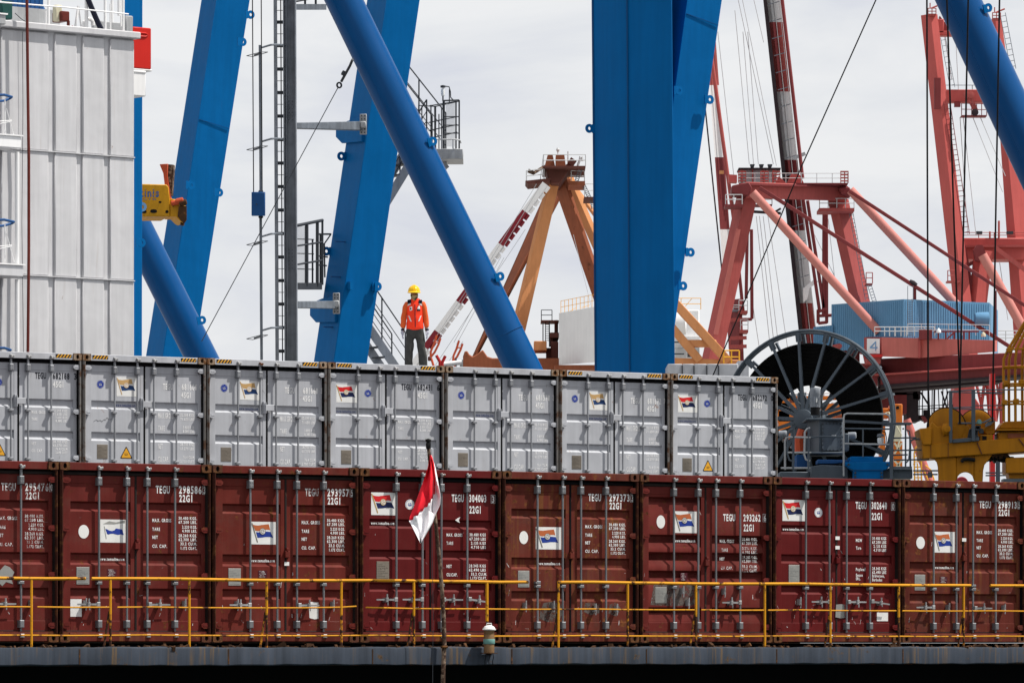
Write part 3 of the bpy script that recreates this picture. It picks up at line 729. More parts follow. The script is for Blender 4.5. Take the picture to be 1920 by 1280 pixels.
FLAGS = dict(red=['sticker', 'flag_red', 'flag_navy', 'flag_gold', 'flag_gold'], tan=['sticker', 'flag_tan', 'flag_slate', 'flag_tan', 'flag_tan'],
             orange=['sticker', 'flag_orange', 'flag_blue', 'plate_brown', 'plate_brown'], torn=['sticker', 'flag_orange', 'roundel', 'plate', 'plate'])
GROOVES = dict(old=[(2.03, 1.912, 1.882), (1.29, 1.146, 1.112), (.782, .660, .627)],
               new=[(1.842, 1.735, 1.70), (1.385, 1.274, 1.24), (.895, .789, .756)],
               five=[(2.246, 2.165, 2.03, .05), (1.666, 1.544, 1.463, .05), (1.396, 1.274, 1.193, .05), (1.112, 1.004, .923, .05), (.545, .451, .335, .05)],
               grey=[(2.085, 1.960, 1.932), (1.530, 1.402, 1.370), (.96, .835, .80), (.52, .40, .36)])

def red_prints(serial, check, code='22G1', worn=False, teg_worn=False):
    p = 'white_worn' if worn else 'white_print'
    vals = ['30.480 KGS.', '67.200 LBS.', '2.220 KGS.', '4.900 LBS.', '28.260 KGS.', '62.300 LBS.', '33.2 CU.M.', '1.172 CU.FT.']
    vz = [1.788, 1.730, 1.661, 1.603, 1.535, 1.477, 1.416, 1.352]
    ser = [('TEGU', 1.583, 2.166, .229, .108), (serial, 1.960, 2.168, .372, .108), (code, 1.966, 2.046, .226, .102), (check, 2.358, 2.172, .042, .10)]
    out = [('serial_lettering', ser[1:], p, 1), ('owner_lettering', ser[:1], 'white_worn' if teg_worn else p, 1),
           ('weight_lettering', [('MAX. GROSS', 1.526, 1.748, .31, .048), ('TARE', 1.526, 1.620, .125, .046), ('NET', 1.526, 1.503, .09, .046), ('CU. CAP.', 1.526, 1.374, .24, .046)] +
            [(s, 1.955 + (.058 if i in (2, 3) else .03 if i in (6, 7) else 0), z - .002, .30 - (.058 if i in (2, 3) else .03 if i in (6, 7) else 0), .042) for i, (s, z) in enumerate(zip(vals, vz))], p, 1),
           ('web_lettering', [('www.temasline.com', .662, 1.180, .41, .042)], 'white_print', 0)]
    return out
def box_mark(u0, u1, v0, v1): return ('patch_outline', u0, u1, v0, v1)
def old_decals(flag, oval=True):
    d = [('plate', .302, .508, .832, 1.082, 'plate'), ('notice', .795, .947, .947, 1.055)]
    if flag: d.append(('flag', .684, 1.092, 1.440, 1.772, flag))
    if oval: d.append(('oval', .334, .502, 1.494, 1.690))
    return d
OLD_H = [(0.42, .56, 'c', 0, 0), (0.640, .545, 'h', 1, 0), (1.42, .545, 'h', 0, 1), (2.03, .56, 'c', 0, 1)]
def new_prints(serial, check, vals, labs):
    return [('serial_lettering', [(serial, 1.935, 2.118, .30, .110), ('22G1', 1.938, 1.948, .21, .108), (check, 2.330, 2.115, .046, .098)], 'white_print', 1),
            ('owner_lettering', [('TEGU', 1.628, 2.118, .212, .108)], 'white_print', 1),
            ('weight_lettering', labs + vals, 'white_print', 1),
            ('web_lettering', [('www.temasline.com', .230, 1.757, .40, .042)], 'white_print', 0)]
dV = [('30.480 KGS', 1.94, 1.603, .285, .043), ('67.200 LBS', 1.94, 1.540, .285, .043), ('2.135 KGS', 1.965, 1.477, .26, .043), ('4.710 LBS', 1.965, 1.415, .26, .043),
      ('28.345 KGS', 1.93, 1.134, .295, .043), ('62.490 LBS', 1.93, 1.072, .295, .043), ('33.2 CU.M.', 1.965, 1.010, .28, .043), ('1.173 CU.FT.', 1.945, .949, .30, .043)]
dLb = [('MAX. GROSS', 1.538, 1.594, .275, .046), ('TARE', 1.538, 1.470, .115, .046), ('NET', 1.538, 1.122, .09, .046), ('CU.CAP.', 1.538, .996, .19, .046)]
gV = [('30.480 KGS', 1.95, 1.630, .27, .045), ('67.200 LBS', 1.95, 1.568, .27, .045), ('2.135 KGS', 1.975, 1.506, .245, .045), ('4.710 LBS', 1.975, 1.444, .245, .045),
      ('28.345 KGS', 1.95, 1.152, .27, .045), ('62.490 LBS', 1.95, 1.092, .27, .045), ('Bridgetown,', 1.95, 1.034, .235, .048), ('Barbados', 1.95, .974, .19, .046)]
gL = [('MGW', 1.633, 1.594, .12, .048), ('Tare', 1.633, 1.474, .10, .048), ('Payload', 1.633, 1.136, .18, .048), ('Seaco', 1.633, 1.046, .13, .046), ('SRL.', 1.633, .990, .09, .044)]
NEW_H = [(0.640, .636, 'h', 1, 0), (1.090, .640, 'h', 1, 0), (1.42, .640, 'h', 0, 1), (1.872, .650, 't', 0, 1)]
F_prints = [('serial_lettering', [('293262', 1.963, 1.893, .325, .106), ('22G1', 1.969, 1.738, .20, .106), ('6', 2.343, 1.898, .046, .098)], 'white_print', 1),
            ('owner_lettering', [('TEGU', 1.585, 1.893, .225, .106)], 'white_print', 1),
            ('weight_lettering', [('MAX. GROSS', 1.52, 1.553, .27, .048), ('TARE', 1.555, 1.415, .115, .048), ('NET', 1.52, 1.277, .09, .046), ('CU. CAP.', 1.543, 1.136, .215, .048)] +
             [(s, 1.94, z, .285, .044) for s, z in zip(['30.480 KGS.', '67.200 LBS.', '2.220 KGS.', '4.900 LBS.', '28.260 KGS.', '62.300 LBS.', '33.2 CU.M.', '1.172 CU.FT.'], [1.588, 1.526, 1.447, 1.388, 1.308, 1.246, 1.164, 1.101])], 'white_worn', 1),
            ('web_lettering', [('www.temasline.com', .691, 1.552, .37, .045)], 'white_print', 0)]
rect = lambda a, c, z0, z1: [(a, z0), (c, z0), (c, z1), (a, z1)]
def seal_tags(z): return [('patch', rect(1.225, 1.305, z, z + .055), 'sticker', 'seal_tag', .024)]
RGRP, GGRP = 'red containers on the stern deck', 'grey containers in the upper row'
specs = [
 (-1, 'maroon container with worn serial TEGU 295476, cut off by the left edge', dict(grooves_key='old', prints=red_prints('295476', '0', worn=True), handles=OLD_H, gasket='gasket_red',
   decals=[('plate', .302, .508, .832, 1.082, 'plate'), ('patch', rect(1.985, 2.19, .178, .278), 'sticker', 'white_label'),
           ('patch', [(1.53, .86), (1.56, 1.02), (1.64, 1.10), (1.72, 1.07), (1.79, 1.00), (1.74, .90), (1.77, .83), (1.66, .86), (1.60, .80)], 'plate', 'torn_label')])),
 (0, 'maroon container TEGU 298586 with a white oval and a torn flag sticker', dict(grooves_key='old', prints=red_prints('298586', '3'), handles=OLD_H, hasp=1.40,
   decals=old_decals('torn') + [('patch', rect(.205, .385, .368, .62), 'sticker', 'white_label')] )),
 (1, 'maroon container TEGU 293957 with orange flag sticker and no oval', dict(grooves_key='old', skin='red_warm', prints=red_prints('293957', '5', teg_worn=True), handles=OLD_H, hasp=1.30,
   decals=old_decals('orange', False) + [('patch', [(1.645, .58), (1.69, .60), (1.808, .59), (1.808, .35), (1.74, .341), (1.66, .36)], 'sticker', 'torn_label'), ('patch', rect(2.007, 2.164, .21, .308), 'sticker', 'white_label')] + seal_tags(1.13))),
 (2, 'dark red container TEGU 304003 with red flag sticker, behind the hanging flag', dict(grooves_key='new', skin='red_new', lowbox=True, prints=new_prints('304003', '3', dV, dLb), handles=NEW_H, gasket='gasket',
   decals=[('flag', .234, .683, 1.898, 2.235, 'red'), ('round', .822, .978, 1.988, 2.138, 'sticker', 'roundel'), ('plate', .326, .541, .943, 1.207, 'plate_brown'), ('patch', [(1.69, 1.84), (1.735, 1.87), (1.775, 1.885), (1.75, 1.84), (1.77, 1.80), (1.73, 1.815)], 'sticker', 'torn_label')])),
 (3, 'rust-streaked maroon container TEGU 297373 with white oval and orange flag', dict(grooves_key='old', skin='red_rust', prints=red_prints('297373', '3'), hasp=1.33, gasket='gasket',
   handles=[(0.42, .56, 'c', 0, 0), (0.92, .56, 'c', 0, 0), (1.67, .52, 'c', 0, 1), (2.06, .52, 'c', 0, 1)],
   decals=[('plate', .321, .523, .836, 1.087, 'plate'), ('patch', [(.70, .36), (.86, .31), (1.06, .33), (1.12, .45), (1.10, .58), (.93, .62), (.78, .60), (.72, .48)], 'worn', 'worn_patch', .0008), ('patch', [(1.50, .47), (1.62, .42), (1.78, .45), (1.80, .58), (1.66, .615), (1.53, .60)], 'worn', 'worn_patch', .0008), ('patch', [(1.95, .44), (2.10, .40), (2.18, .52), (2.08, .61), (1.97, .58)], 'worn', 'worn_patch', .0008), ('flag', .640, 1.093, 1.416, 1.755, 'orange'), ('oval', .346, .501, 1.492, 1.690)])),
 (4, 'maroon container TEGU 293262 with five deep door grooves', dict(grooves_key='five', skin='red_old', prints=F_prints, hasp=1.24, lowbox=True,
   handles=[(.80, .80, 'c', 0, 0), (.90, .62, 'c', 0, 0), (1.57, .80, 'c', 0, 1), (1.872, .62, 'h', 1, 1)],
   decals=[('patch', [(.24, .58), (.56, .565), (.98, .57), (1.13, .62), (1.12, .88), (.80, .90), (.30, .89)], 'worn', 'worn_patch', .0008), ('plate', .326, .536, .606, .851, 'plate'), ('flag', .676, 1.093, 1.695, 2.029, 'orange'), ('oval', .352, .507, 1.760, 1.962), ('notice', .788, .918, .955, 1.076), ('patch', rect(2.038, 2.236, .198, .293), 'sticker', 'white_label')])),
 (5, 'dark red container TEGU 302640 with red flag sticker, below the blue beam', dict(grooves_key='new', skin='red_new', lowbox=True, prints=new_prints('302640', '0', gV, gL), handles=[(.52, .64, 'c', 0, 0)] + NEW_H[1:], gasket='gasket_red', hasp=1.30,
   decals=[('flag', .228, .668, 1.907, 2.239, 'red'), ('round', .839, .989, 1.971, 2.121, 'sticker', 'roundel'), ('plate', .345, .548, .942, 1.218, 'plate'), ('patch', rect(2.04, 2.255, .341, .477), 'sticker', 'white_label'),
           ('patch', [(1.225, .40), (1.32, .385), (1.41, .39), (1.40, .60), (1.34, .607), (1.24, .60)], 'plate', 'torn_label', .022)] + seal_tags(1.47) + seal_tags(1.62))),
 (6, 'maroon container TEGU 298913 at the right end with a printed white oval', dict(grooves_key='old', skin='red_rust', prints=red_prints('298913', '5'), handles=[(.640, .56, 'h', 1, 0), (.93, .56, 'c', 0, 0), (1.42, .55, 'h', 0, 1), (2.04, .56, 'c', 0, 1)], hasp=1.36, gasket='gasket',
   decals=old_decals('orange') + seal_tags(1.62))),
 (7, 'sliver of a maroon container cut off by the right edge', dict(grooves_key='old', skin='red_rust', prints=[], decals=[])),
]
for k, lab, sp in specs:
    o = container('shipping_container', lab, RED0 + RD * PITCH * k, 2.591, 'red', sp, RGRP)
    if k in (0, 3, 6, 4): pass

def grey_prints(serial, check, black):
    if black:
        vals = ['32.500 KGS', '71.650 LBS', '3.800 KGS', '8.380 LBS', '28.700 KGS', '63.270 LBS', '76.4 CU.M', '2.698 CUFT']
        z = [1.863, 1.803, 1.744, 1.684, 1.315, 1.253, 1.190, 1.128]
        return [('serial_lettering', [(serial, 1.928, 2.442, .322, .108), (check, 2.338, 2.443, .052, .104)], 'black_print', 1), ('owner_lettering', [('TEGU', 1.583, 2.440, .212, .108)], 'black_print', 1),
                ('type_lettering', [('45G1', 1.930, 2.296, .212, .104)], 'white_print', 1),
                ('weight_lettering', [('MAX. GROSS', 1.512, 1.822, .285, .052), ('TARE', 1.512, 1.702, .112, .052), ('NET', 1.512, 1.274, .09, .05), ('CU. CAP.', 1.512, 1.150, .215, .05)] +
                 [(s, 1.928 + (.05 if i in (2, 3, 6, 7) else 0), zz, .28 - (.05 if i in (2, 3, 6, 7) else 0), .044) for i, (s, zz) in enumerate(zip(vals, z))], 'white_faint', 1),
                ('web_lettering', [('www.temasline.com', .216, 1.990, .40, .046)], 'navy_print', 0)]
    vals = ['32.500 KGS', '71.650 LBS', '3.800 KGS', '8.380 LBS', '28.700 KGS', '63.270 LBS', '76.4 CU.M', '2.700 CUFT']
    z = [1.842, 1.768, 1.622, 1.553, 1.318, 1.245, 1.090, 1.015]
    return [('serial_lettering', [(serial, 2.002, 2.316, .306, .106), (check, 2.362, 2.330, .046, .092)], 'white_print', 1), ('owner_lettering', [('TEGU', 1.624, 2.314, .20, .104)], 'white_print', 1),
            ('type_lettering', [('45G1', 1.994, 2.174, .20, .100)], 'white_print', 1),
            ('weight_lettering', [('MAX.GROSS', 1.529, 1.797, .303, .098), ('TARE', 1.529, 1.578, .13, .09), ('NET', 1.529, 1.256, .09, .088), ('CU.CAP.', 1.529, 1.028, .215, .09)], 'white_faint', 1),
            ('value_lettering', [(s, 1.974 + (.055 if i in (2, 3, 6) else 0), zz, .275 - (.055 if i in (2, 3, 6) else 0), .050) for i, (s, zz) in enumerate(zip(vals, z))], 'white_faint', 1),
            ('web_lettering', [('www.temasline.com', .690, 1.985, .385, .054)], 'navy_print', 0)]
PL = ('plate', .318, .528, 1.056, 1.308, 'plate_brown')
RW, RB = ('round', .312, .456, 2.300, 2.440, 'roundel', 'grey'), ('round', .803, .952, 2.286, 2.420, 'roundel', 'grey')
FT, FR_ = ('flag', .704, 1.121, 2.169, 2.513, 'tan'), ('flag', .216, .662, 2.174, 2.503, 'red')
WA = ('warn', .768, 1.022, 1.066, 1.292)
gspecs = [
 (-1, 'grey container with black serial TEGU 682168, cut off by the left edge', grey_prints('682168', '3', True), [FR_, RB, PL, WA], 'R'),
 (0, 'grey container TEGU 681606 with tan flag and yellow warning triangle', grey_prints('681606', '0', False), [RW, FT, PL, WA], 'LR'),
 (1, 'grey container TEGU 681660 with tan flag and no warning triangle', grey_prints('681660', '3', False), [RW, FT, PL], 'LR'),
 (2, 'grey container TEGU 682431 with red flag sticker, below the standing worker', grey_prints('682431', '6', True), [FR_, RB, PL], 'LR'),
 (3, 'grey container TEGU 681578 without a flag sticker', grey_prints('681578', '3', False), [RW, PL], ''),
 (4, 'grey container TEGU 681672 with tan flag, below the wide blue column', grey_prints('681672', '7', False), [RW, FT, PL], 'LR'),
 (5, 'grey container TEGU 682272 at the right end beside the cable reel', grey_prints('682272', '0', True), [FR_, RB, PL, WA], 'LR'),
]
for k, lab, pr, dec, st in gspecs:
    o = container('shipping_container', lab, GREY0 + RD * PITCH * k, 2.896, 'grey', dict(grooves_key='grey', prints=pr, decals=dec, stripes=st), GGRP)

    if k == 0:       # pen scribble on the left door
        m = MB(); rs_ = random.Random(5); x, z = .25, 1.70
        for i in range(13):
            nx, nz = .25 + i * .030 + rs_.uniform(-.012, .012), 1.70 + .09 * (i / 13) + rs_.uniform(-.03, .03)
            m.beam((x, YD - .0025, z), (nx, YD - .0025, nz), .006, .003, up=(0, 1, 0)); x, z = nx, nz
        m.build('scribble', 'scuff', [c for c in o.children if c.name.startswith('door') and 'seal' not in c.name][0])
# ------------------------------------------------------------------ stern railing
YR = -1.30
def rail_u(px, y=YR):
    t = (px - 960) / FPX; bx, bz = RED0.x, RED0.y
    return (t * (bz + y * CC) - bx + y * SS) / (CC - t * SS)
ZR = (4.957 + 1.0 - 0.002, 4.957 + 0.595, 4.957 + 0.198)
rl = thing('railing', 'yellow rusting pipe railing along the ship stern', 'railing', ship(3, YR, 4.957))
def rails(name, segs, z, r, mat):
    for a, c, *o in segs:
        z0 = z + (o[0] if o else 0); z1 = z + (o[1] if len(o) > 1 else 0)
        ua, uc = rail_u(a), rail_u(c); n = max(1, int((uc - ua) / 0.5)); pts = []
        for i in range(n + 1):
            u = ua + (uc - ua) * i / n; w = 0.006 * math.sin(u * 1.7) if 0 < i < n else 0
            pts.append(ship(u, YR, z0 + (z1 - z0) * i / n + w))
        b = MB().path(pts, r, 8); b.build(name, mat, rl)
rails('top_rail', [(-60, 160), (172, 392), (392, 640), (640, 880), (880, 990), (1046, 1180), (1180, 1434), (1434, 1560), (1560, 1820), (1857, 1990)], ZR[0], 0.023, 'yellow_rail')
rails('middle_rail', [(-60, 2, .01), (2, 58), (70, 206), (220, 352), (352, 497), (497, 640, 0, 0.015), (640, 668, .015, .03), (686, 775, .015, 0), (775, 905), (905, 1045, 0), (1045, 1177), (1177, 1302), (1315, 1432), (1440, 1556), (1556, 1680), (1692, 1800), (1800, 1990)], ZR[1], 0.0115, 'yellow_rail')
rails('lower_rail', [(-60, 58), (58, 206), (206, 352), (352, 497), (497, 640), (640, 790), (790, 1045), (1045, 1177), (1177, 1302), (1302, 1434), (1434, 1560), (1560, 1690), (1690, 1806), (1806, 1990)], ZR[2], 0.0115, 'yellow_rail')
POSTS = [(59, 'y', 0), (207, 'r', 1), (355, 'y', 0), (500, 'r', 1), (640, 'r', 0), (776, 'r', 1), (913, 'y2', 0), (1047, 'y', 1), (1177, 'r', 0), (1305, 'r', 1), (1434, 'y', 0), (1557, 'y', 1), (1685, 'r', 0), (1807, 'r', 1), (1935, 'y', 0)]
for px, st, br in POSTS:
    u = rail_u(px); split = ZR[1] - 0.10 if st == 'r' else ZR[1] - 0.06
    if st == 'y':
        MB().tube(ship(u, YR, 4.957), ship(u, YR, ZR[0]), 0.018, 8).build('post', 'yellow_rail', rl)
    elif st == 'y2':
        p = MB().tube(ship(u, YR, ZR[1] - .18), ship(u, YR, ZR[0]), 0.023, 8).build('post', 'yellow_rail', rl)
        sub(MB().tube(ship(u, YR, 4.957), ship(u, YR, ZR[1] - .16), 0.017, 6), 'rusted_stub', 'yellow_rail_rusty', p)
    else:
        p = MB().tube(ship(u, YR, split), ship(u, YR, ZR[0]), 0.019, 8).build('post', 'yellow_rail', rl)
        sub(MB().tube(ship(u, YR, 4.957), ship(u, YR, split + .02), 0.018, 6), 'rusted_stub', 'yellow_rail_rusty', p)
    if br:
        b = MB().tube(ship(u - 0.10, YR + 0.02, 4.957), ship(u - 0.01, YR + 0.02, ZR[1] - 0.06), 0.016, 6)
        b.build('brace', 'yellow_rail_rusty', rl)
    b = MB().box(-.05, .05, -.04, .04, 0, .012); b = MB().beam(ship(u - .05, YR, 4.966), ship(u + .05, YR, 4.966), .08, .012); b.build('foot_plate', 'yellow_rail_rusty', rl)

# ------------------------------------------------------------------ flag staff and ensign
def at_ship(px, py, y):     # point in the plane y of the ship axes that a measured pixel shows
    u = rail_u(px, y); p = ship(u, y); return Vector((p.x, p.y, CAMZ + (YH - py) / FPX * p.y))
fs_ = thing('flagpole', 'rusty leaning wooden flagpole at the ship stern', 'flagpole', at_ship(830, 1285, -1.60))
pts = [at_ship(px, py, -1.60 + 0.02 * i) for i, (px, py) in enumerate([(830, 1300), (831, 1255), (833, 1210), (832, 1160), (829, 1110), (825, 1060), (820, 1010), (814, 955), (809, 905), (806, 868), (803, 835)])]
b = MB()
for i in range(len(pts) - 1): b.tube(pts[i], pts[i + 1], 0.034 - 0.0009 * i, 10, r2=0.034 - 0.0009 * (i + 1), caps=i in (0, len(pts) - 2))
b.build('staff', 'pole', fs_)
tp = pts[-1]
b = MB().lathe([(0.030, -0.05), (0.036, -0.03), (0.036, 0.03), (0.026, 0.05), (0.040, 0.055), (0.044, 0.085), (0.03, 0.10)], tp, 12); b.build('truck', 'wire', fs_)
b = MB().box(-.001, .001, -.001, .001, -.001, .001); b = MB().beam(tp + Vector((-.055, 0, .105)), tp + Vector((.045, 0, .10)), .05, .022); b.build('cap', 'sticker', fs_)
b = MB().path([tp + Vector((.035, -.03, .05)), tp + Vector((.05, -.045, -.3)), at_ship(812, 900, -1.68), at_ship(810, 1000, -1.70), at_ship(812, 1150, -1.70), at_ship(811, 1300, -1.70)], 0.004, 5); b.build('halyard', 'galv_dark', fs_)
b = MB().lathe([(0.05, -0.02), (0.058, 0), (0.05, 0.02)], at_ship(833, 1212, -1.58), 12); b.build('collar', 'debris', fs_)

def flag_cloth():
    # limp ensign: hoist along the staff, fly hanging down to the lower left
    rows, cols = 22, 26
    L_ = [(806, 853), (803, 872), (797, 893), (789, 915), (781, 937), (773, 957), (766, 974), (772, 985), (779, 1000), (788, 1018)]
    C_ = [(808, 853), (812, 872), (815, 892), (816, 910), (812, 930), (806, 943), (796, 958), (792, 968), (790, 984), (789, 1014)]
    R_ = [(809, 853), (816, 873), (820, 893), (823, 912), (826, 930), (825, 946), (818, 960), (811, 980), (803, 995), (790, 1017)]
    def lerp(A, t):
        k = t * (len(A) - 1); i = min(int(k), len(A) - 2); f = k - i
        return (A[i][0] * (1 - f) + A[i + 1][0] * f, A[i][1] * (1 - f) + A[i + 1][1] * f)
    m = MB(); vs = []
    for r in range(rows + 1):
        t = r / rows; a, c_ = lerp(L_, t), lerp(R_, t)
        for c in range(cols + 1):
            s = c / cols
            px, py = a[0] * (1 - s) + c_[0] * s, a[1] * (1 - s) + c_[1] * s
            y = -1.70 + 0.075 * math.sin(s * 7.5 + t * 5.0) * min(1, t * 3) + 0.035 * math.sin(s * 15 - t * 9)
            vs.append(at_ship(px, py, y))
    red_f, white_f = [], []
    def divide(t):      # share of the width (from the left) that is red at height t
        C = [(.00, 1.0), (.13, .86), (.22, .86), (.30, .80), (.40, .76), (.48, .62), (.54, .48), (.60, .34), (.66, .14), (.69, 0), (1, 0)]
        for i in range(len(C) - 1):
            if C[i][0] <= t <= C[i + 1][0]:
                f = (t - C[i][0]) / (C[i + 1][0] - C[i][0]); return C[i][1] * (1 - f) + C[i + 1][1] * f
    for r in range(rows):
        for c in range(cols):
            f = (r * (cols + 1) + c, r * (cols + 1) + c + 1, (r + 1) * (cols + 1) + c + 1, (r + 1) * (cols + 1) + c)
            (red_f if (c + .5) / cols < divide((r + .5) / rows) else white_f).append(f)
    return vs, red_f, white_f
fv, fr, fw = flag_cloth()
fl = thing('flag', 'red and white flag hanging limp from the rusty flagpole', 'flag', fv[0])
m = MB(); m.add(fv, fr, 0); m.add(fv, fw, 1); 
o = MB(); o.v = fv; o.f = fr; o.m = [0] * len(fr); o = o.build('red_half', 'cloth_red', fl)
o2 = MB(); o2.v = fv; o2.f = fw; o2.m = [0] * len(fw); o2 = o2.build('white_half', 'cloth_white', fl)
for q in (o, o2):
    sd = q.modifiers.new('t', 'SOLIDIFY'); sd.thickness = 0.003

# ------------------------------------------------------------------ stern lamp
lb = at_ship(917, 1223, -1.60)
lamp = thing('stern_lamp', 'brass stern lantern with white cap on the deck edge', 'lamp', lb)
MB().lathe([(0.076, 0.0), (0.078, 0.02), (0.078, 0.10), (0.074, 0.125), (0.078, 0.13), (0.078, 0.26), (0.074, 0.27), (0.076, 0.275), (0.078, 0.335)], lb, 24).build('body', 'brass', lamp)
MB().lathe([(0.082, 0.128), (0.086, 0.135), (0.086, 0.195), (0.082, 0.203)], lb, 24).build('band', 'verdigris', lamp)
MB().lathe([(0.100, 0.335), (0.102, 0.350), (0.088, 0.356), (0.084, 0.372), (0.062, 0.392), (0.035, 0.402), (0.033, 0.408)], lb, 24).build('cap', 'sticker', lamp)
MB().path([lb + Vector(v) for v in ((-.034, 0, .40), (-.034, 0, .432), (.034, 0, .432), (.034, 0, .40))], 0.007, 6).build('carrying_handle', 'sticker', lamp)
MB().lathe([(0.13, -0.012), (0.13, 0.0)], lb, 20).build('base_plate', 'debris', lamp)
for dx in (-.06, .0, .055):
    MB().path([lb + Vector((dx, -.02, -.01)), lb + Vector((dx + .012, -.03, -.06)), lb + Vector((dx - .004, .0, -.13)), lb + Vector((dx, 0.03, -.18))], 0.006, 5).build('cable', 'wire', lamp)
MB().beam(lb + Vector((0, .1, -.02)), lb + Vector((0, .28, -.02)), .08, .02).build('bracket', 'debris', lamp)

# ------------------------------------------------------------------ worker on the grey containers
GTOP = GREY0.z + 2.896
wu = (rail_u(0) * 0)
def on_grey(px, y):
    t = (px - 960) / FPX; bx, bz = GREY0.x, GREY0.y
    u = (t * (bz + y * CC) - bx + y * SS) / (CC - t * SS)
    p = GREY0 + RD * u - RN * y; return Vector((p.x, p.y, GTOP - 0.012))
wp = on_grey(778, 2.3)
worker = thing('person', 'person in orange hi-vis jacket and yellow helmet standing on the grey containers', 'person', wp)
CLOTH = dict(trousers=.016, hivis=.010, orange_sleeve=.010, camo=.006)
def skin_mesh(name, nodes, edges, mat, root_i=0, levels=2, parent=worker, part=None, off=wp):
    """nodes: (x, y, z, rx, ry) relative to the feet; x to the photo's right, y away from the viewer"""
    me = bpy.data.meshes.new(name); me.from_pydata([n[:3] for n in nodes], edges, [])
    ob = bpy.data.objects.new(name, me); COL.objects.link(ob)
    sk = ob.modifiers.new('skin', 'SKIN'); sk.use_smooth_shade = True
    sv = me.skin_vertices[0].data
    for i, n in enumerate(nodes): sv[i].radius = (n[3], n[4] if len(n) > 4 else n[3]); sv[i].use_root = (i == root_i)
    ss = ob.modifiers.new('sub', 'SUBSURF'); ss.levels = ss.render_levels = levels
    dg = bpy.context.evaluated_depsgraph_get(); dg.update()
    nm = bpy.data.meshes.new_from_object(ob.evaluated_get(dg)); bpy.data.objects.remove(ob)
    if mat in CLOTH:
        t2 = CLOTH[mat]
        from mathutils import noise as _n
        for v in nm.vertices:
            q = Vector((v.co.x * 9 + 3.1, v.co.y * 9, v.co.z * 5.5 + (v.co.x * 4)))
            v.co += v.normal * (_n.noise(q) + .6 * _n.noise(q * 2.3)) * t2
    nm.materials.clear(); nm.materials.append(M[mat]); nm.shade_smooth()
    r = bpy.data.objects.new(name, nm); COL.objects.link(r); r.parent = part or parent
    return r
# body: one continuous figure (head, torso, arms, legs) in skin, dressed by the clothes below
body_nodes = [(0, 0, .86, .105, .08), (0, 0, 1.02, .11, .08), (0, .005, 1.20, .115, .08), (0, .01, 1.31, .09, .065), (-.01, 0, 1.40, .050, .050), (-.012, -.012, 1.48, .065, .075), (-.014, -.015, 1.555, .072, .088),
              (-.165, .01, 1.315, .055, .05), (-.205, .02, 1.06, .043, .04), (-.222, -.01, .83, .03, .03), (-.226, -.015, .775, .026, .034),
              (.155, .01, 1.315, .055, .05), (.195, .02, 1.06, .043, .04), (.215, -.01, .84, .03, .03), (.219, -.015, .785, .026, .034),
              (-.085, 0, .78, .085, .085), (-.105, -.015, .46, .058, .06), (-.118, .02, .10, .042, .046), (-.135, -.07, .045, .04, .035),
              (.082, 0, .78, .085, .085), (.130, -.02, .46, .058, .06), (.165, .02, .10, .042, .046), (.190, -.07, .045, .04, .035)]
body_edges = [(0, 1), (1, 2), (2, 3), (3, 4), (4, 5), (5, 6), (3, 7), (7, 8), (8, 9), (9, 10), (3, 11), (11, 12), (12, 13), (13, 14), (0, 15), (15, 16), (16, 17), (17, 18), (0, 19), (19, 20), (20, 21), (21, 22)]
skin_mesh('body', body_nodes, body_edges, 'skin')
# trousers
tr = skin_mesh('trousers', [(0, 0, .97, .140, .104), (0, 0, .80, .145, .112), (-.088, 0, .72, .094, .098), (-.098, -.006, .60, .084, .088), (-.108, -.012, .45, .074, .080), (-.112, .005, .28, .074, .080), (-.118, .02, .14, .074, .082), (-.118, .02, .065, .076, .084),
             (.085, 0, .72, .094, .098), (.108, -.01, .60, .084, .088), (.132, -.018, .45, .076, .082), (.148, .0, .28, .076, .082), (.162, .018, .14, .076, .084), (.166, .018, .065, .078, .086)],
           [(0, 1), (1, 2), (2, 3), (3, 4), (4, 5), (5, 6), (6, 7), (1, 8), (8, 9), (9, 10), (10, 11), (11, 12), (12, 13)], 'trousers', levels=3)
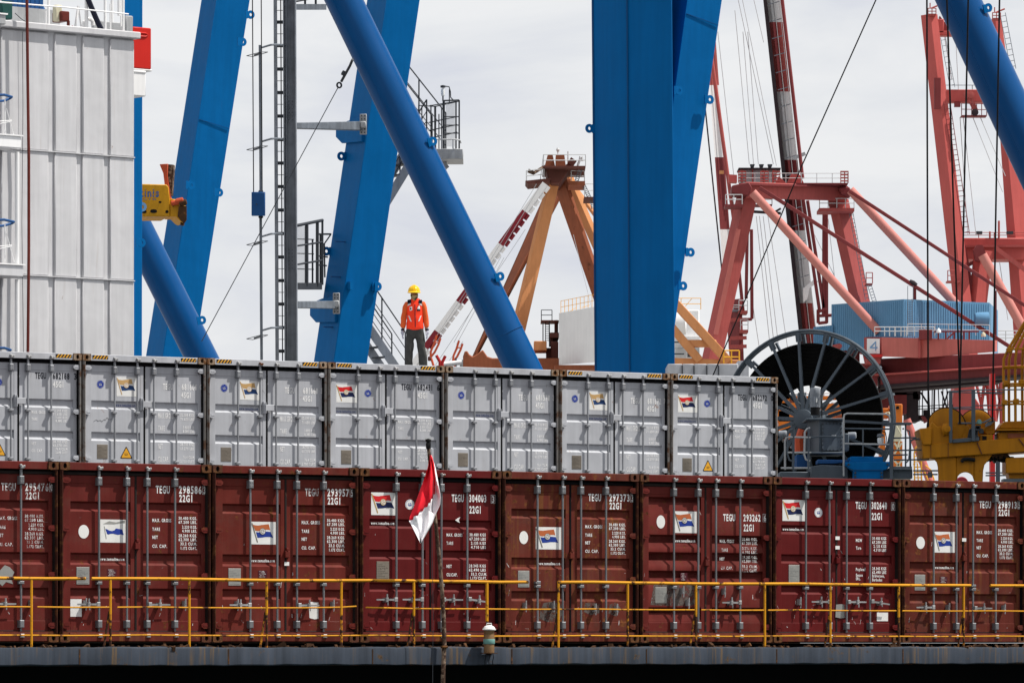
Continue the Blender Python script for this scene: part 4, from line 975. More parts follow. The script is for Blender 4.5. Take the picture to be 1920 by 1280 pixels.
# jacket: orange vest over an orange shirt with long sleeves
skin_mesh('vest', [(0, 0, .79, .186, .134), (0, 0, .88, .176, .128), (0, .0, 1.04, .160, .116), (0, .0, 1.18, .166, .116), (0, .005, 1.28, .175, .112), (0, .008, 1.345, .165, .098), (-.004, .008, 1.395, .105, .085), (-.006, .006, 1.42, .078, .075)],
          [(0, 1), (1, 2), (2, 3), (3, 4), (4, 5), (5, 6), (6, 7)], 'hivis', levels=3)
skin_mesh('collar', [(-.006, .004, 1.385, .082, .078), (-.008, .0, 1.425, .078, .078)], [(0, 1)], 'navy_cloth', levels=1)
for s, nd in ((-1, [(-.105, .01, 1.335, .078, .080), (-.168, .012, 1.275, .068, .070), (-.196, .015, 1.15, .058, .06), (-.212, .015, 1.03, .056, .058), (-.224, .0, .92, .052, .054), (-.230, -.008, .845, .048, .050)]),
              (1, [(.105, .01, 1.335, .078, .080), (.164, .012, 1.275, .068, .070), (.190, .015, 1.15, .058, .06), (.208, .015, 1.03, .056, .058), (.222, .0, .92, .052, .054), (.228, -.008, .848, .048, .050)])):
    sl = skin_mesh('sleeve', nd, [(i, i + 1) for i in range(5)], 'orange_sleeve')
    e = nd[-1]
    cf = skin_mesh('cuff', [(e[0], e[1], .85, .042, .044), (e[0], e[1], .82, .040, .042), (e[0], e[1], .80, .036, .04)], [(0, 1), (1, 2)], 'navy_cloth', part=sl)
    # gloved hand: palm, four curled fingers and a thumb
    hx = e[0] + .004 * s; hz = .815
    hn = [(hx, -.012, hz, .034, .036), (hx + .002 * s, -.016, hz - .045, .031, .046), (hx + .002 * s, -.018, hz - .088, .026, .048)]; he = [(0, 1), (1, 2)]
    hand = skin_mesh('glove', hn, he, 'glove', levels=2)
    for k, (dy, ln) in enumerate(((-.038, .075), (-.013, .088), (.012, .082), (.036, .066))):
        y0 = -.018 + dy
        fb = [(hx + .003 * s, y0, hz - .078, .0145), (hx + .001 * s, y0 - .003, hz - .082 - ln * .5, .0138), (hx - .009 * s, y0 - .005, hz - .082 - ln * .85, .0128), (hx - .020 * s, y0 - .005, hz - .082 - ln, .0115)]
        skin_mesh('finger', fb, [(0, 1), (1, 2), (2, 3)], 'glove', levels=1, part=hand)
    tb = [(hx - .004 * s, -.035, hz - .030, .017), (hx - .014 * s, -.066, hz - .066, .0155), (hx - .018 * s, -.072, hz - .105, .0135)]
    skin_mesh('thumb', tb, [(0, 1), (1, 2)], 'glove', levels=1, part=hand)
for x, y in ((-.122, -.03), (.172, -.03)):
    skin_mesh('boot', [(x, .065, .055, .046, .050), (x, .02, .075, .048, .055), (x + (.02 if x > 0 else -.012), -.05, .05, .048, .045), (x + (.034 if x > 0 else -.02), -.115, .038, .044, .034)], [(0, 1), (1, 2), (2, 3)], 'boot')
# camouflage neck gaiter drawn over nose and mouth
skin_mesh('face_scarf', [(-.004, -.012, 1.345, .072, .09), (-.006, -.004, 1.375, .072, .072), (-.010, -.010, 1.43, .070, .074), (-.014, -.022, 1.475, .080, .088), (-.014, -.030, 1.500, .078, .086)], [(0, 1), (1, 2), (2, 3), (3, 4)], 'camo')
hc = Vector(wp) + Vector((-.016, -.012, 1.520))
def head_ell(nm, mat, rx, ry, rz, zlo, zhi, parent=worker, dz=0):
    m = MB(); vs = []; nu, nv = 28, 10
    for j in range(nv + 1):
        z = zlo + (zhi - zlo) * j / nv; k = math.sqrt(max(0, 1 - (z) ** 2))
        for i in range(nu):
            t = 2 * math.pi * i / nu; vs.append(hc + Vector((rx * k * math.cos(t), ry * k * math.sin(t), rz * z + dz)))
    m.add(vs, [(j * nu + i, j * nu + (i + 1) % nu, (j + 1) * nu + (i + 1) % nu, (j + 1) * nu + i) for j in range(nv) for i in range(nu)] + [tuple(range(nv * nu, nv * nu + nu))])
    return m.build(nm, mat, parent)
hm_ = head_ell('helmet', 'helmet', .117, .140, .128, -.05, .99, dz=.018)
mbr = MB(); n = 32; vs = []
for r0, zz in ((.98, .010), (1.14, -.004), (1.14, -.012), (.98, .0)):
    for i in range(n):
        t = 2 * math.pi * i / n; fwd = max(0, -math.sin(t)); e = 1 + (r0 - 1) * (0.35 + 1.5 * fwd) if r0 > 1 else r0
        vs.append(hc + Vector((.118 * e * math.cos(t), .141 * e * math.sin(t), zz + .012 - (0.012 * fwd if r0 > 1 else 0))))
mbr.add(vs, [(a * n + i, a * n + (i + 1) % n, ((a + 1) % 4) * n + (i + 1) % n, ((a + 1) % 4) * n + i) for a in range(4) for i in range(n)])
sub(mbr, 'brim', 'helmet', hm_)
mb = MB()
for x in (-.02, .0, .02):     # ridges over the crown
    mb.path([hc + Vector((x, .135 * math.cos(a), .020 + .129 * math.sin(a))) for a in [R(k) for k in range(20, 165, 12)]], .007, 6)
sub(mb, 'crown_ridge', 'helmet', hm_)
# eyes, brow shadow strip of skin between helmet and scarf
for x in (-.042, .014):
    e_ = hc + Vector((x, -.088, -.012)); MB().lathe([(0.002, -.008), (.005, -.004), (.005, 0), (.005, .004), (.002, .008)], e_, 10, axis=(1, 0, 0)).build('eye', 'boot', worker)
    MB().lathe([(0.001, -.004), (.006, 0), (.001, .004)], e_ + Vector((0, -.010, 0)), 8, axis=(0, 1, 0)).build('pupil', 'boot', worker)
# jacket details, laid just over the vest
def patch(nm, mat, pts, y=-.122, th=.006, parent=worker):
    b = MB().extrude([Vector(wp) + Vector((x, y + (dy if dy else 0), z)) for x, z, dy in pts], (0, th, 0)); return b.build(nm, mat, parent, smooth=False)
def on_vest(x, z):
    """front of the vest at (x, z), found by a ray on the built mesh"""
    for ob_ in VESTS:
        ok, loc, nrm, _ = ob_.ray_cast(Vector((x, -1, z)), Vector((0, 1, 0)))
        if ok: return loc.y
    return -.11
bpy.context.view_layer.update()
VESTS = [c for c in worker.children if c.name.startswith('vest')]
def vest_patch(nm, mat, poly, off=.004, grid=None):
    """a flat print or tape that follows the cloth; poly = list of quads of (x, z)"""
    m = MB()
    for q in poly:
        n = 4; vs = []
        for j in range(n + 1):
            for i in range(n + 1):
                a, b_ = i / n, j / n
                x = (q[0][0] * (1 - a) + q[1][0] * a) * (1 - b_) + (q[3][0] * (1 - a) + q[2][0] * a) * b_
                z = (q[0][1] * (1 - a) + q[1][1] * a) * (1 - b_) + (q[3][1] * (1 - a) + q[2][1] * a) * b_
                vs.append(Vector(wp) + Vector((x, on_vest(x, z) - off, z)))
        m.add(vs, [(j * (n + 1) + i, j * (n + 1) + i + 1, (j + 1) * (n + 1) + i + 1, (j + 1) * (n + 1) + i) for j in range(n) for i in range(n)])
    o = m.build(nm, mat, worker); sd = o.modifiers.new('t', 'SOLIDIFY'); sd.thickness = .003; return o
vest_patch('zip', 'navy_cloth', [[(.006, .80), (.020, .80), (.012, 1.08), (-.002, 1.08)], [(-.002, 1.08), (.012, 1.08), (.008, 1.30), (-.004, 1.30)]])
for s in (-1, 1):
    vest_patch('shoulder_yoke', 'navy_cloth', [[(s * .150, 1.30), (s * .065, 1.325), (s * .075, 1.395), (s * .135, 1.375)]], .006)
    vest_patch('shoulder_tape', 'reflective', [[(s * .152, 1.262), (s * .080, 1.292), (s * .078, 1.322), (s * .150, 1.295)]], .005)
    for k in range(5):
        zz = 1.10 - k * .022
        vest_patch('tape_stripe', 'reflective', [[(s * (.122 - k * .008), zz - .030), (s * (.094 - k * .008), zz - .046), (s * (.097 - k * .008), zz - .026), (s * (.126 - k * .008), zz - .010)]], .004)
vest_patch('badge', 'sticker', [[(-.095, 1.175), (-.050, 1.185), (-.055, 1.255), (-.100, 1.245)]], .006)
vest_patch('badge_mark', 'boot', [[(-.090, 1.195), (-.062, 1.200), (-.065, 1.235), (-.092, 1.230)]], .009)
vest_patch('pocket_card', 'sticker', [[(.045, 1.205), (.100, 1.205), (.092, 1.265), (.062, 1.265)]], .006)
vest_patch('card_band', 'navy_cloth', [[(.040, 1.175), (.105, 1.175), (.105, 1.205), (.040, 1.205)]], .006)
# ------------------------------------------------------------------ shared steelwork builders
def boxleg(name, parent, mat, Z, top, bot, ext=(-260, 1330), world=True):
    """inclined box leg: measured left edge, arris and right edge (px) at two heights, faces parallel and square to the rows"""
    ends = []
    for py in ext:
        f = (py - top[0]) / (bot[0] - top[0]); xl, xe, xr = [top[i] + (bot[i] - top[i]) * f for i in (1, 2, 3)]
        k = FPX / Z; E_ = P(xe, py, Z); lb, ld = (xr - xe) / (k * CC), (xe - xl) / (k * SS)
        ends.append([E_, E_ + RD * lb, E_ + RD * lb - RN * ld, E_ - RN * ld])
    return MB().hexa(ends[1] + ends[0]).build(name, mat, parent, bevel=0.012)
def pbeam(a, b, Z, w, h, up=(0, 1, 0), Z2=None, **kw):
    return MB().beam(P(a[0], a[1], Z), P(b[0], b[1], Z2 or Z), w, h, up, **kw)
def ptube(a, b, Z, rpx, n=12, Z2=None):
    return MB().tube(P(a[0], a[1], Z), P(b[0], b[1], Z2 or Z), rpx * Z / FPX, n)
def lug(parent, px, py, Z, d=(1, 0), r=9.0, mat='blue', facing=None):
    """padeye: ring plate with a neck that reaches back to the steel"""
    k = Z / FPX; c = P(px, py, Z); a = facing or RD
    m = MB().holed(c, a, (0, 0, 1), r * k, r * k * .38, .035, 18)
    dv = (a * d[0] + Vector((0, 0, 1)) * d[1]).normalized(); s_ = Vector((0, 0, 1)) if abs(dv.z) < .5 else a
    m.beam(c - dv * r * k * .75, c - dv * r * k * 1.35, .033, r * k * 1.9, up=s_)
    return m.build('lug', mat, parent)
def rail_run(mb, pts, h, bars=(1.0, 0.5), r=0.018, step=1.0, posts=True):
    pts = [Vector(p) for p in pts]
    for b_ in bars: mb.path([p + Vector((0, 0, h * b_)) for p in pts], r, 6)
    if posts:
        for i in range(len(pts) - 1):
            n = max(1, round((pts[i + 1] - pts[i]).length / step))
            for k in range(n + (i == len(pts) - 2)):
                p = pts[i].lerp(pts[i + 1], k / n); mb.tube(p, p + Vector((0, 0, h)), r, 6)
    return mb
UP = Vector((0, 0, 1))

# ------------------------------------------------------------------ white superstructure at the left
HA = R(38); HD, HN = Vector((math.cos(HA), math.sin(HA), 0)), Vector((math.sin(HA), -math.cos(HA), 0))
H0 = P(250, 1211, 108.0)
def hs(px, off=0.0):
    """distance along the wall (leftwards negative) where a pixel column meets the wall plane moved out by off"""
    b0 = H0 + HN * off; t = (px - 960) / FPX
    return (t * b0.y - b0.x) / (HD.x - t * HD.y)
def hp(px, py, off=0.0):
    p = H0 + HN * off + HD * hs(px, off); return Vector((p.x, p.y, CAMZ + (YH - py) / FPX * p.y))
def hbox(mb, s0, s1, o0, o1, z0, z1, mi=0):
    q = [H0 + HD * s + HN * o for s, o in ((s0, o1), (s1, o1), (s1, o0), (s0, o0))]
    return mb.hexa([Vector((p.x, p.y, z0)) for p in q] + [Vector((p.x, p.y, z1)) for p in q], mi)
house = thing('deckhouse', 'white steel deckhouse wall with vertical grooves at the left', 'deckhouse', (H0.x, H0.y, 4.962))
ztop = CAMZ + (YH - 68) / FPX * 108.0; z1_ = CAMZ + (YH - 296) / FPX * 108.0; z2_ = CAMZ + (YH - 527) / FPX * 108.0
hbox(MB(), -9.0, 0.0, -7.0, 0.0, 4.962, ztop).build('wall', 'white_wall', house, smooth=False)
cols = [(-9.0, hs(-12)), (hs(0), hs(89)), (hs(100.5), hs(142)), (hs(153), hs(193.5)), (hs(204), hs(249.5))]
for (za, zb_) in ((z1_ + .009, ztop - .10), (z2_ + .009, z1_ - .011), (9.0, z2_ - .011)):
    for s0, s1 in cols:
        hbox(MB(), s0, s1, 0.0, 0.055, za, zb_).build('panel', 'white_wall', house, bevel=0.022, smooth=True)
for zz in (z1_, z2_): hbox(MB(), -9.0, -.01, 0.0, 0.085, zz - .012, zz + .010).build('ledge', 'white_wall', house)
hbox(MB(), -9.0, .09, -.2, .17, ztop - .07, ztop + .075).build('cornice', 'white_wall', house, bevel=.02)
hbox(MB(), -9.0, -.95, -1.6, -1.45, ztop, ztop + .62).build('bulwark', 'galv_light', house)
MB().path([hp(50, -40, .35), hp(52, 150, .35), hp(54, 300, .33), hp(54, 470, .35), hp(52, 690, .35)], .032, 8).build('drain_pipe', 'brown_pipe', house)
m = MB()
for px, y0, y1 in ((32, 285, 505), (32, 524, 690)): MB().tube(hp(px, y0, .55), hp(px, y1, .55), .048, 10).build('stanchion', 'white', house)
for (x0, x1, ya, yb, mt) in ((-40, 33, 262, 284, 'white'), (-40, 37, 502, 523, 'white_wall'), (-40, 4, 38, 56, 'galv_light')):
    s0, s1 = hs(x0, .6), hs(x1, .6); zt_ = CAMZ + (YH - ya) / FPX * 106; zb_ = CAMZ + (YH - yb) / FPX * 106
    p = hbox(MB(), s0, s1, .1, .75, zb_, zt_).build('landing', mt, house, bevel=.015)
    sub(hbox(MB(), s0, s1 + .03, .08, .78, zt_, zt_ + .03), 'landing_rim', 'white', p)
for (y0, dx) in ((182, 22), (416, 26), (656, 20)):
    MB().path([hp(-20, y0 - 3, .8), hp(8, y0 - 4, .9), hp(dx, y0, .8), hp(dx - 2, y0 + 2, .6), hp(8, y0 + 7, .6), hp(-20, y0 + 9, .6)], .028, 8).build('blue_handrail', 'blue_dark', house)
    m = MB(); m.tube(hp(9, y0 + 5, .7), hp(9, y0 + 74, .7), .012, 6); m.path([hp(-20, y0 + 47, .7), hp(22, y0 + 44, .7)], .012, 6); m.path([hp(-20, y0 + 54, .7), hp(22, y0 + 46, .8)], .012, 6); m.tube(hp(12, y0 + 22, .7), hp(27, y0 + 76, .7), .009, 6); m.build('railing', 'white', house)
m = MB()
for px, y0, y1, r in ((91, -40, 46, .030), (86, 20, 46, .016), (197, -20, 56, .030), (162, -20, 52, .040), (210, -20, 42, .030), (223, -20, 30, .034), (207, 8, 56, .018), (231, -20, 58, .030), (227, -5, 50, .018)): MB().tube(hp(px, y0, -.3), hp(px, y1, -.3), r, 8).build('rail_post', 'white', house)
m = MB(); m.path([hp(-30, 2, .0), hp(120, 14, .0), hp(241, 27, .0)], .017, 6); m.build('top_rail', 'white', house)
m = MB(); m.path([hp(158, 53, -.4), hp(158, 42, -.4), hp(163, 36, -.4), hp(169, 36, -.4), hp(174, 41, -.4), hp(174, 48, -.4)], .045, 8); m.build('vent_pipe', 'white', house)
m = MB(); m.beam(hp(147, 12, -.5), hp(141, 52, -.5), .04, .04); m.beam(hp(147, 12, -.5), hp(152, 50, -.5), .04, .04); m.build('stand', 'white', house)
m = MB(); m.path([hp(155, -25, -.2), hp(168, 6, -.2), hp(178, 30, -.2), hp(186, 48, -.2), hp(190, 56, -.2)], .060, 8); m.build('hose', 'navy_cloth', house)
m = MB(); m.path([hp(28, 25, .1), hp(40, 36, .1), hp(51, 43, .1)], .009, 5); m.path([hp(42, 60, .12), hp(43, 200, .12), hp(41, 420, .12), hp(44, 660, .12)], .006, 5); m.build('cable', 'galv_dark', house)
def rbox(nm, mat, x0, x1, y0, y1, off, dep, **kw):
    s0, s1 = hs(x0, off), hs(x1, off); z0 = CAMZ + (YH - y1) / FPX * 107; z1 = CAMZ + (YH - y0) / FPX * 107
    return hbox(MB(), s0, s1, off - dep, off, z0, z1).build(nm, mat, house, bevel=.02, **kw)
rbox('tarpaulin', 'green', 4, 24, 6, 40, -.5, .5); rbox('red_locker', 'brown_pipe', 116, 131, 14, 33, -.6, .4); rbox('red_pipe', 'brown_pipe', 127, 132, 30, 52, -.6, .06); rbox('red_pipe', 'red_bright', 135, 139, 40, 53, -.6, .06)
rbox('deck_lamp', 'cream', 105, 117, 2, 33, -.7, .15); rbox('grey_plate', 'galv_light', 176, 249, 22, 57, -.9, .12); rbox('grey_plate', 'galv_light', 236, 250, 12, 44, -.55, .12)
rbox('red_locker', 'red_bright', 221, 226, 50, 58, -.3, .1); rbox('red_locker', 'red_bright', 212, 215, 52, 58, -.3, .1)
fr_ = rbox('red_screen', 'orange_red', 236, 284, 25, 104, -1.1, .5)
sub(MB().path([hp(241, 60, -1.09), hp(273, 63, -1.09), hp(277, 66, -1.09), hp(273, 69, -1.09), hp(241, 67, -1.09)], .02, 6), 'pressed_rim', 'orange_red', fr_)
rbox('screen_base', 'white', 238, 286, 104, 108, -1.1, .55); rbox('vent_box', 'white', 238, 274, 111, 157, -1.1, .6); rbox('vent_box_rim', 'white', 238, 275, 108, 113, -1.08, .64)
m = MB()
for k in range(7): hbox(m, hs(26 + k * 8, -2.4), hs(33 + k * 8, -2.4), -2.9, -2.4, CAMZ + (YH - 24) / FPX * 109, CAMZ + (YH + 30) / FPX * 109)
m.build('blue_hood', 'blue_dark', house)

# ------------------------------------------------------------------ blue crane
KZ = 3.2
crane = thing('gantry_crane', 'tall blue gantry crane with box legs and thick diagonal tubes', 'crane', Vector((1.0, 136.0, KZ)))
leg_l = boxleg('leg', crane, 'blue', 150.0, (0, 373, 406, 466), (667, 268.5, 305, 362))
leg_c = boxleg('leg', crane, 'blue', 135.0, (0, 685, 725, 786), (677, 585, 625.6, 687.5))
# wide column: two plates that meet at a blunt arris
ends = []
for py, (a, b_, c_) in ((-260, (1108, 1173.5, 1258)), (1330, (1121, 1185, 1270))):
    q0, q1, q2 = P(a, py, 131.9), P(b_, py, 130.6), P(c_, py, 130.0)
    ends.append([q0, q1, q2, q2 + Vector((-.05, 2.4, 0)), q0 + Vector((.25, 1.0, 0))])
m = MB(); n = 5; vs = ends[0] + ends[1]
m.add(vs, [tuple(range(n)), tuple(range(2 * n - 1, n - 1, -1))] + [(i, (i + 1) % n, n + (i + 1) % n, n + i) for i in range(n)])
col_ = m.build('leg', 'blue', crane, bevel=.012)
sub(MB().beam(P(1173.5, -260, 130.58), P(1185, 1330, 130.58), .035, .02, up=(0, 1, 0)), 'weld_seam', 'blue_seam', col_); sub(MB().beam(P(1108.8, -260, 131.85), P(1121.8, 1330, 131.85), .05, .03, up=(0, 1, 0)), 'edge_strip', 'blue_seam', col_)
leg_r = boxleg('leg', crane, 'blue', 131.3, (0, 1260, 1289, 1355), (580, 1179, 1208, 1271), ext=(-260, 1000))
boxleg('leg', crane, 'blue', 119.0, (0, 225, 232, 266), (660, 225, 232, 265), ext=(-260, 1330))
for a, b_, Z, r in (((625, -40), (980, 690), 128.0, 33.6), ((300, 515), (377.5, 670), 144.0, 30.0), ((1778, -40), (1895, 210), 112.0, 40.0)):
    d = ((b_[0] - a[0]) / (b_[1] - a[1])); y0, y1 = -300, 1150
    ptube((a[0] + d * (y0 - a[1]), y0), (a[0] + d * (y1 - a[1]), y1), Z, r, 40).build('diagonal_tube', 'blue_tube', crane)
    tb_ = [c for c in crane.children if c.name.startswith('diagonal_tube')][-1]
    A_, B_ = P(a[0] + d * (y0 - a[1]), y0, Z), P(a[0] + d * (y1 - a[1]), y1, Z); s_, u_ = frame(B_ - A_); rr_ = r * Z / FPX
    th = R(205)
    best = min((s_ * math.cos(R(t)) + u_ * math.sin(R(t)) for t in range(0, 360, 5)), key=lambda v: (v - Vector((-.55, -.80, -.2)).normalized()).length)
    sub(MB().tube(A_ + best * (rr_ - .004), B_ + best * (rr_ - .004), .010, 6), 'weld_seam', 'blue_tube', tb_)
# weld seams that read as thin lines on the plates
def seam(a, b_, Z, w=.022, part=None): sub(MB().beam(P(a[0], a[1], Z), P(b_[0], b_[1], Z), .012, w, up=UP), 'weld_seam', 'blue_seam', part)
def facept(px, py, leg_Z, edge_px):    # on the bright face of a box leg
    k = FPX / leg_Z; l_ = (px - edge_px) / (k * CC); return P(edge_px, py, leg_Z) + RD * l_ + RN * .006
def fseam(part, Z, a, b_, e0): 
    sub(MB().beam(facept(a[0], a[1], Z, e0), facept(b_[0], b_[1], Z, e0), .012, .020, up=RN), 'weld_seam', 'blue_seam', part)
fseam(leg_l, 150.0, (373, 224), (427, 238), 372.5); fseam(leg_r, 131.3, (1287, 26), (1348, 43), 1286)
# weld lines on the tubes
for (cx, cy, Z, r, mx) in ((952, 629, 128.0, 33.6, .4877),):
    d = (P(980, 690, Z) - P(625, -40, Z)).normalized(); s_, u_ = frame(d); c = P(cx - 2, cy - 3, Z); rr_ = r * Z / FPX + .004
    MB().path([c + (s_ * math.cos(R(t)) + u_ * math.sin(R(t))) * rr_ for t in range(0, 360, 12)], .010, 5, closed=True).build('weld_ring', 'blue_tube', crane)
# padeyes
for px, py, Z, d in ((470, 28, 149.3, (1, 0)), (455, 79, 149.3, (1, 0)), (411, 361, 149.3, (1, 0)), (358, 347, 149.4, (1, .0)), (379, 600, 143.0, (1, .2)), (265, 455, 118.6, (1, 0)), (640, 293, 135.8, (-1, 0)), (1105, 241, 131.2, (-1, 0)),
                     (1273, 170, 130.5, (1, 0)), (1331, 187, 131.7, (1, 0)), (1295, 473, 131.7, (1, 0)), (1281, 536, 131.5, (1, 0)), (1853, 15, 111.7, (1, .3)), (938, 518, 127.7, (1, .3)), (708, 537, 135.4, (1, 0)), (812, 265, 127.7, (1, .3)), (612, 471, 135.9, (-1, 0))):
    lug(crane, px, py, Z, d, 8.5 if Z < 140 else 8.0)
for px, py in ((653, 536), (699, 536)): MB().beam(facept(px, py, 135.0, 645) , facept(px, py, 135.0, 645) + RN * .18, .10, .22, up=UP).build('cleat', 'blue', crane)
for px, py in ((648, 452), (640, 518), (626, 612)):
    k = FPX / 135.0; e = P(px + 10, py, 135.0) - RN * ((12) / (k * SS))
    MB().beam(e, e - RD * .30, .05, .03, up=UP).build('step_bar', 'blue_dark', crane)
# bracket lobes on the middle leg and their arms to the ladder mast
def lobe(py0, py1, xl, xr, Z):
    k = FPX / Z; pts_ = [(xl, py0 + 7), (xl + 22, py0), (xr, py0 - 4), (xr, py1 + 4), (xl + 12, py1), (xl, py1 - 14)]; q = []
    for x, y in pts_:      # lies in the shaded side plane of the leg
        ar = 725 - .1475 * y; L = max(0.0, (ar - x) / (k * SS)); e = P(ar, y, Z); w = e - RN * L; q.append(Vector((w.x, w.y, e.z)))
    return MB().extrude(q, -RD * .10).build('bracket_lobe', 'blue', crane, bevel=.012)
lobe(221, 262, 632, 684, 135.05); lobe(556, 600, 583, 634, 135.05)
for (xa, xb, y0, y1, w0, w1, bx, by0, by1) in ((545, 676, 236, 236.5, 15, 17, 681, 214, 252), (542, 626, 571, 571.5, 17, 15, 630.5, 549, 588)):
    k = 133.0 / FPX
    arm = MB().beam(P(xa, y0, 132.0), P(xb, y1, 134.6), .25, w0 * k * .72, up=UP, w2=.25, h2=w1 * k).build('bracket_arm', 'galv', crane, bevel=.012)
    c0, c1 = P(bx - 6.5, by1, 134.5), P(bx + 6.5, by0, 134.5)
    pl_ = MB().hexa([Vector((x, y, z)) for z in (c0.z, c1.z) for x, y in ((c0.x, 134.5), (c1.x, 134.46), (c1.x, 134.60), (c0.x, 134.62))]).build('bolt_plate', 'galv_light', crane, bevel=.01)
    m = MB()
    for i in (0, 1):
        for j in (0.09, .25, .75, .91):
            c = Vector((c0.x + (c1.x - c0.x) * (.28 + .44 * i), 134.46, c0.z + (c1.z - c0.z) * j)); m.lathe([(.018, -.02), (.018, .02)], c, 8, axis=(0, -1, 0))
    sub(m, 'bolt', 'galv_dark', pl_); sub(MB().beam(P(bx, (by0 + by1) / 2 - 5, 134.40), P(bx, (by0 + by1) / 2 + 7, 134.40), .16, .10, up=(0, 1, 0)), 'pin_cap', 'galv_light', pl_, bevel=.02)

# ------------------------------------------------------------------ ladder mast of the crane
MZ = 131.6; kz = MZ / FPX
mast = MB(); xa = lambda py: 543.2 + 3.2 * py / 680; 
q0, q1 = P(542.5, -60, MZ), P(547.5, 1000, MZ)
for (o, w, d_, dy) in ((-11.2, 1.6, .40, 0), (0, 22, .05, .10), (11.2, 1.8, .40, 0), (-6.5, 1.5, .05, -.03)):
    mast.beam(P(542.5 + o, -60, MZ + dy), P(547.5 + o, 1000, MZ + dy), w * kz, d_, up=(0, 1, 0))
mast_o = mast.build('ladder_mast', 'mast_steel', crane)
m = MB(); m.beam(P(515.8, -60, MZ + .1), P(521.5, 1000, MZ + .1), 6.4 * kz, .10, up=(0, 1, 0)); m.build('guide_rail', 'mast_steel', crane)
m = MB(); m.beam(P(526.0, -60, MZ + .25), P(531.5, 1000, MZ + .25), 2.0 * kz, .05, up=(0, 1, 0)); m.build('rack_bar', 'galv_dark', crane)
for i in range(34):
    py = -46 + i * 22.0; dx = 4.9 * (py + 60) / 1060
    if i % 2 == 0: MB().beam(P(517 + dx, py, MZ + .12), P(536 + dx, py, MZ + .12), .07, 6.0 * kz, up=UP).build('rung', 'galv_dark', crane)
    else: MB().tube(P(518 + dx, py, MZ + .12), P(536 + dx, py, MZ + .12), .009, 6).build('rung', 'galv_dark', crane)
m = MB()
for yc in (208, 486):
    for i in range(2):
        for j in range(6): m.lathe([(.012, -.02), (.012, .012)], P(540.5 + i * 6 + 1.5, yc - 18 + j * 7, MZ - .02), 6, axis=(0, -1, 0))
sub(m, 'bolt', 'galv_dark', mast_o)
# cable guide: post, arms and wire hoops
for y0, y1 in ((85, 360), (404, 690)): MB().beam(P(487.5 + (1.2 if y1 > 400 else 0), y0, 130.6), P(489 + (1.6 if y1 > 400 else 0), y1, 130.6), 5.0 * kz, .06, up=(0, 1, 0)).build('guide_post', 'galv', crane)
for py in (88, 264, 442, 618):
    MB().path([P(489, py + 2, 130.6), P(508, py - 3.5, 130.6), P(517, py - 4, 131.0), P(534, py - 3, MZ)], .028, 6).build('guide_arm', 'galv', crane)
    y = py + 15; MB().path([P(462.5, y + 2, 130.3), P(489, y - 5, 130.2), P(502, y - 5, 130.6), P(490, y - 1, 131.0), P(474, y + 3.5, 130.8)], .010, 5, closed=True).build('cable_hoop', 'galv_dark', crane)
    MB().beam(P(476, y + 1, 130.5), P(489, y - 3, 130.5), .05, .03, up=UP).build('hoop_stay', 'galv_dark', crane)
for a, b_ in ((473.0, 475.5), (489.5, 491.6)): MB().tube(P(a, -60, 130.3), P(b_, 365, 130.3), .014, 6).build('hoist_cable', 'wire', crane)
bx_ = MB().hexa([P(x, y, z) for y in (405, 360) for x, z in ((471.5, 130.1), (496.5, 130.0), (497.5, 130.6), (473, 130.7))]).build('counterweight', 'blue_dark', crane, bevel=.015)
sub(MB().lathe([(.018, -.02), (.018, .02)], P(481, 383, 130.0), 8, axis=(0, -1, 0)), 'bolt_head', 'galv_dark', bx_)
sub(MB().lathe([(.05, -.03), (.07, .0), (.05, .03)], P(489, 407, 130.4), 10), 'clamp', 'galv_dark', bx_); sub(MB().lathe([(.05, -.03), (.07, .0), (.05, .03)], P(489, 359, 130.4), 10), 'clamp', 'galv_dark', bx_)
# stays
st = MB(); st.path([P(661, 112, 127.3), P(656, 124, 127.5), P(640, 153, 127.8)], .035, 8); st.lathe([(.06, -.06), (.07, 0), (.06, .06)], P(645, 138, 127.7), 8, axis=(P(661, 112, 127) - P(640, 153, 127))); st.holed(P(636, 160, 127.8), RD, UP, .085, .045, .03, 14); st.build('turnbuckle', 'galv_dark', crane)
MB().tube(P(634, 164, 127.8), P(378, 640, 127.0), .012, 6).build('stay_wire', 'galv_dark', crane)

# ------------------------------------------------------------------ stairs and landings of the crane
def flight(top, bot, Z, Zr, n, wdt=.75, both=True, hr=1.0, side=-1):
    """open stair between two measured pixels; returns the stringer part"""
    a, b_ = P(top[0], top[1], Z), P(bot[0], bot[1], Zr); d = b_ - a; back = -RN * wdt
    m = MB(); m.beam(a, b_, .05, .24, up=UP); m.beam(a + back, b_ + back, .05, .24, up=UP); s = m.build('stair_flight', 'galv_light', crane)
    for i in range(n):
        c = a + d * ((i + .5) / n); sub(MB().beam(c + back * .04, c + back * .96, .26, .035, up=UP), 'tread', 'galv_dark', s)
    for o in ((Vector((0, 0, 0)), back) if both else (back,)):
        h = MB()
        for k in (1.0, .68, .42): h.path([a + o + UP * hr * k, b_ + o + UP * hr * k], .021 if k == 1 else .013, 6)
        for k in range(3): h.tube(a + o + d * (k / 2.0), a + o + d * (k / 2.0) + UP * hr, .020, 6)
        sub(h, 'handrail', 'galv_dark', s)
    return s
flight((672, 585), (760, 715), 137.6, 137.6, 7, hr=1.35)
flight((800, 255), (700, 420), 137.5, 137.5, 8, hr=1.0)
flight((735, 190), (836, 318), 137.4, 137.4, 8, hr=1.55, both=True)
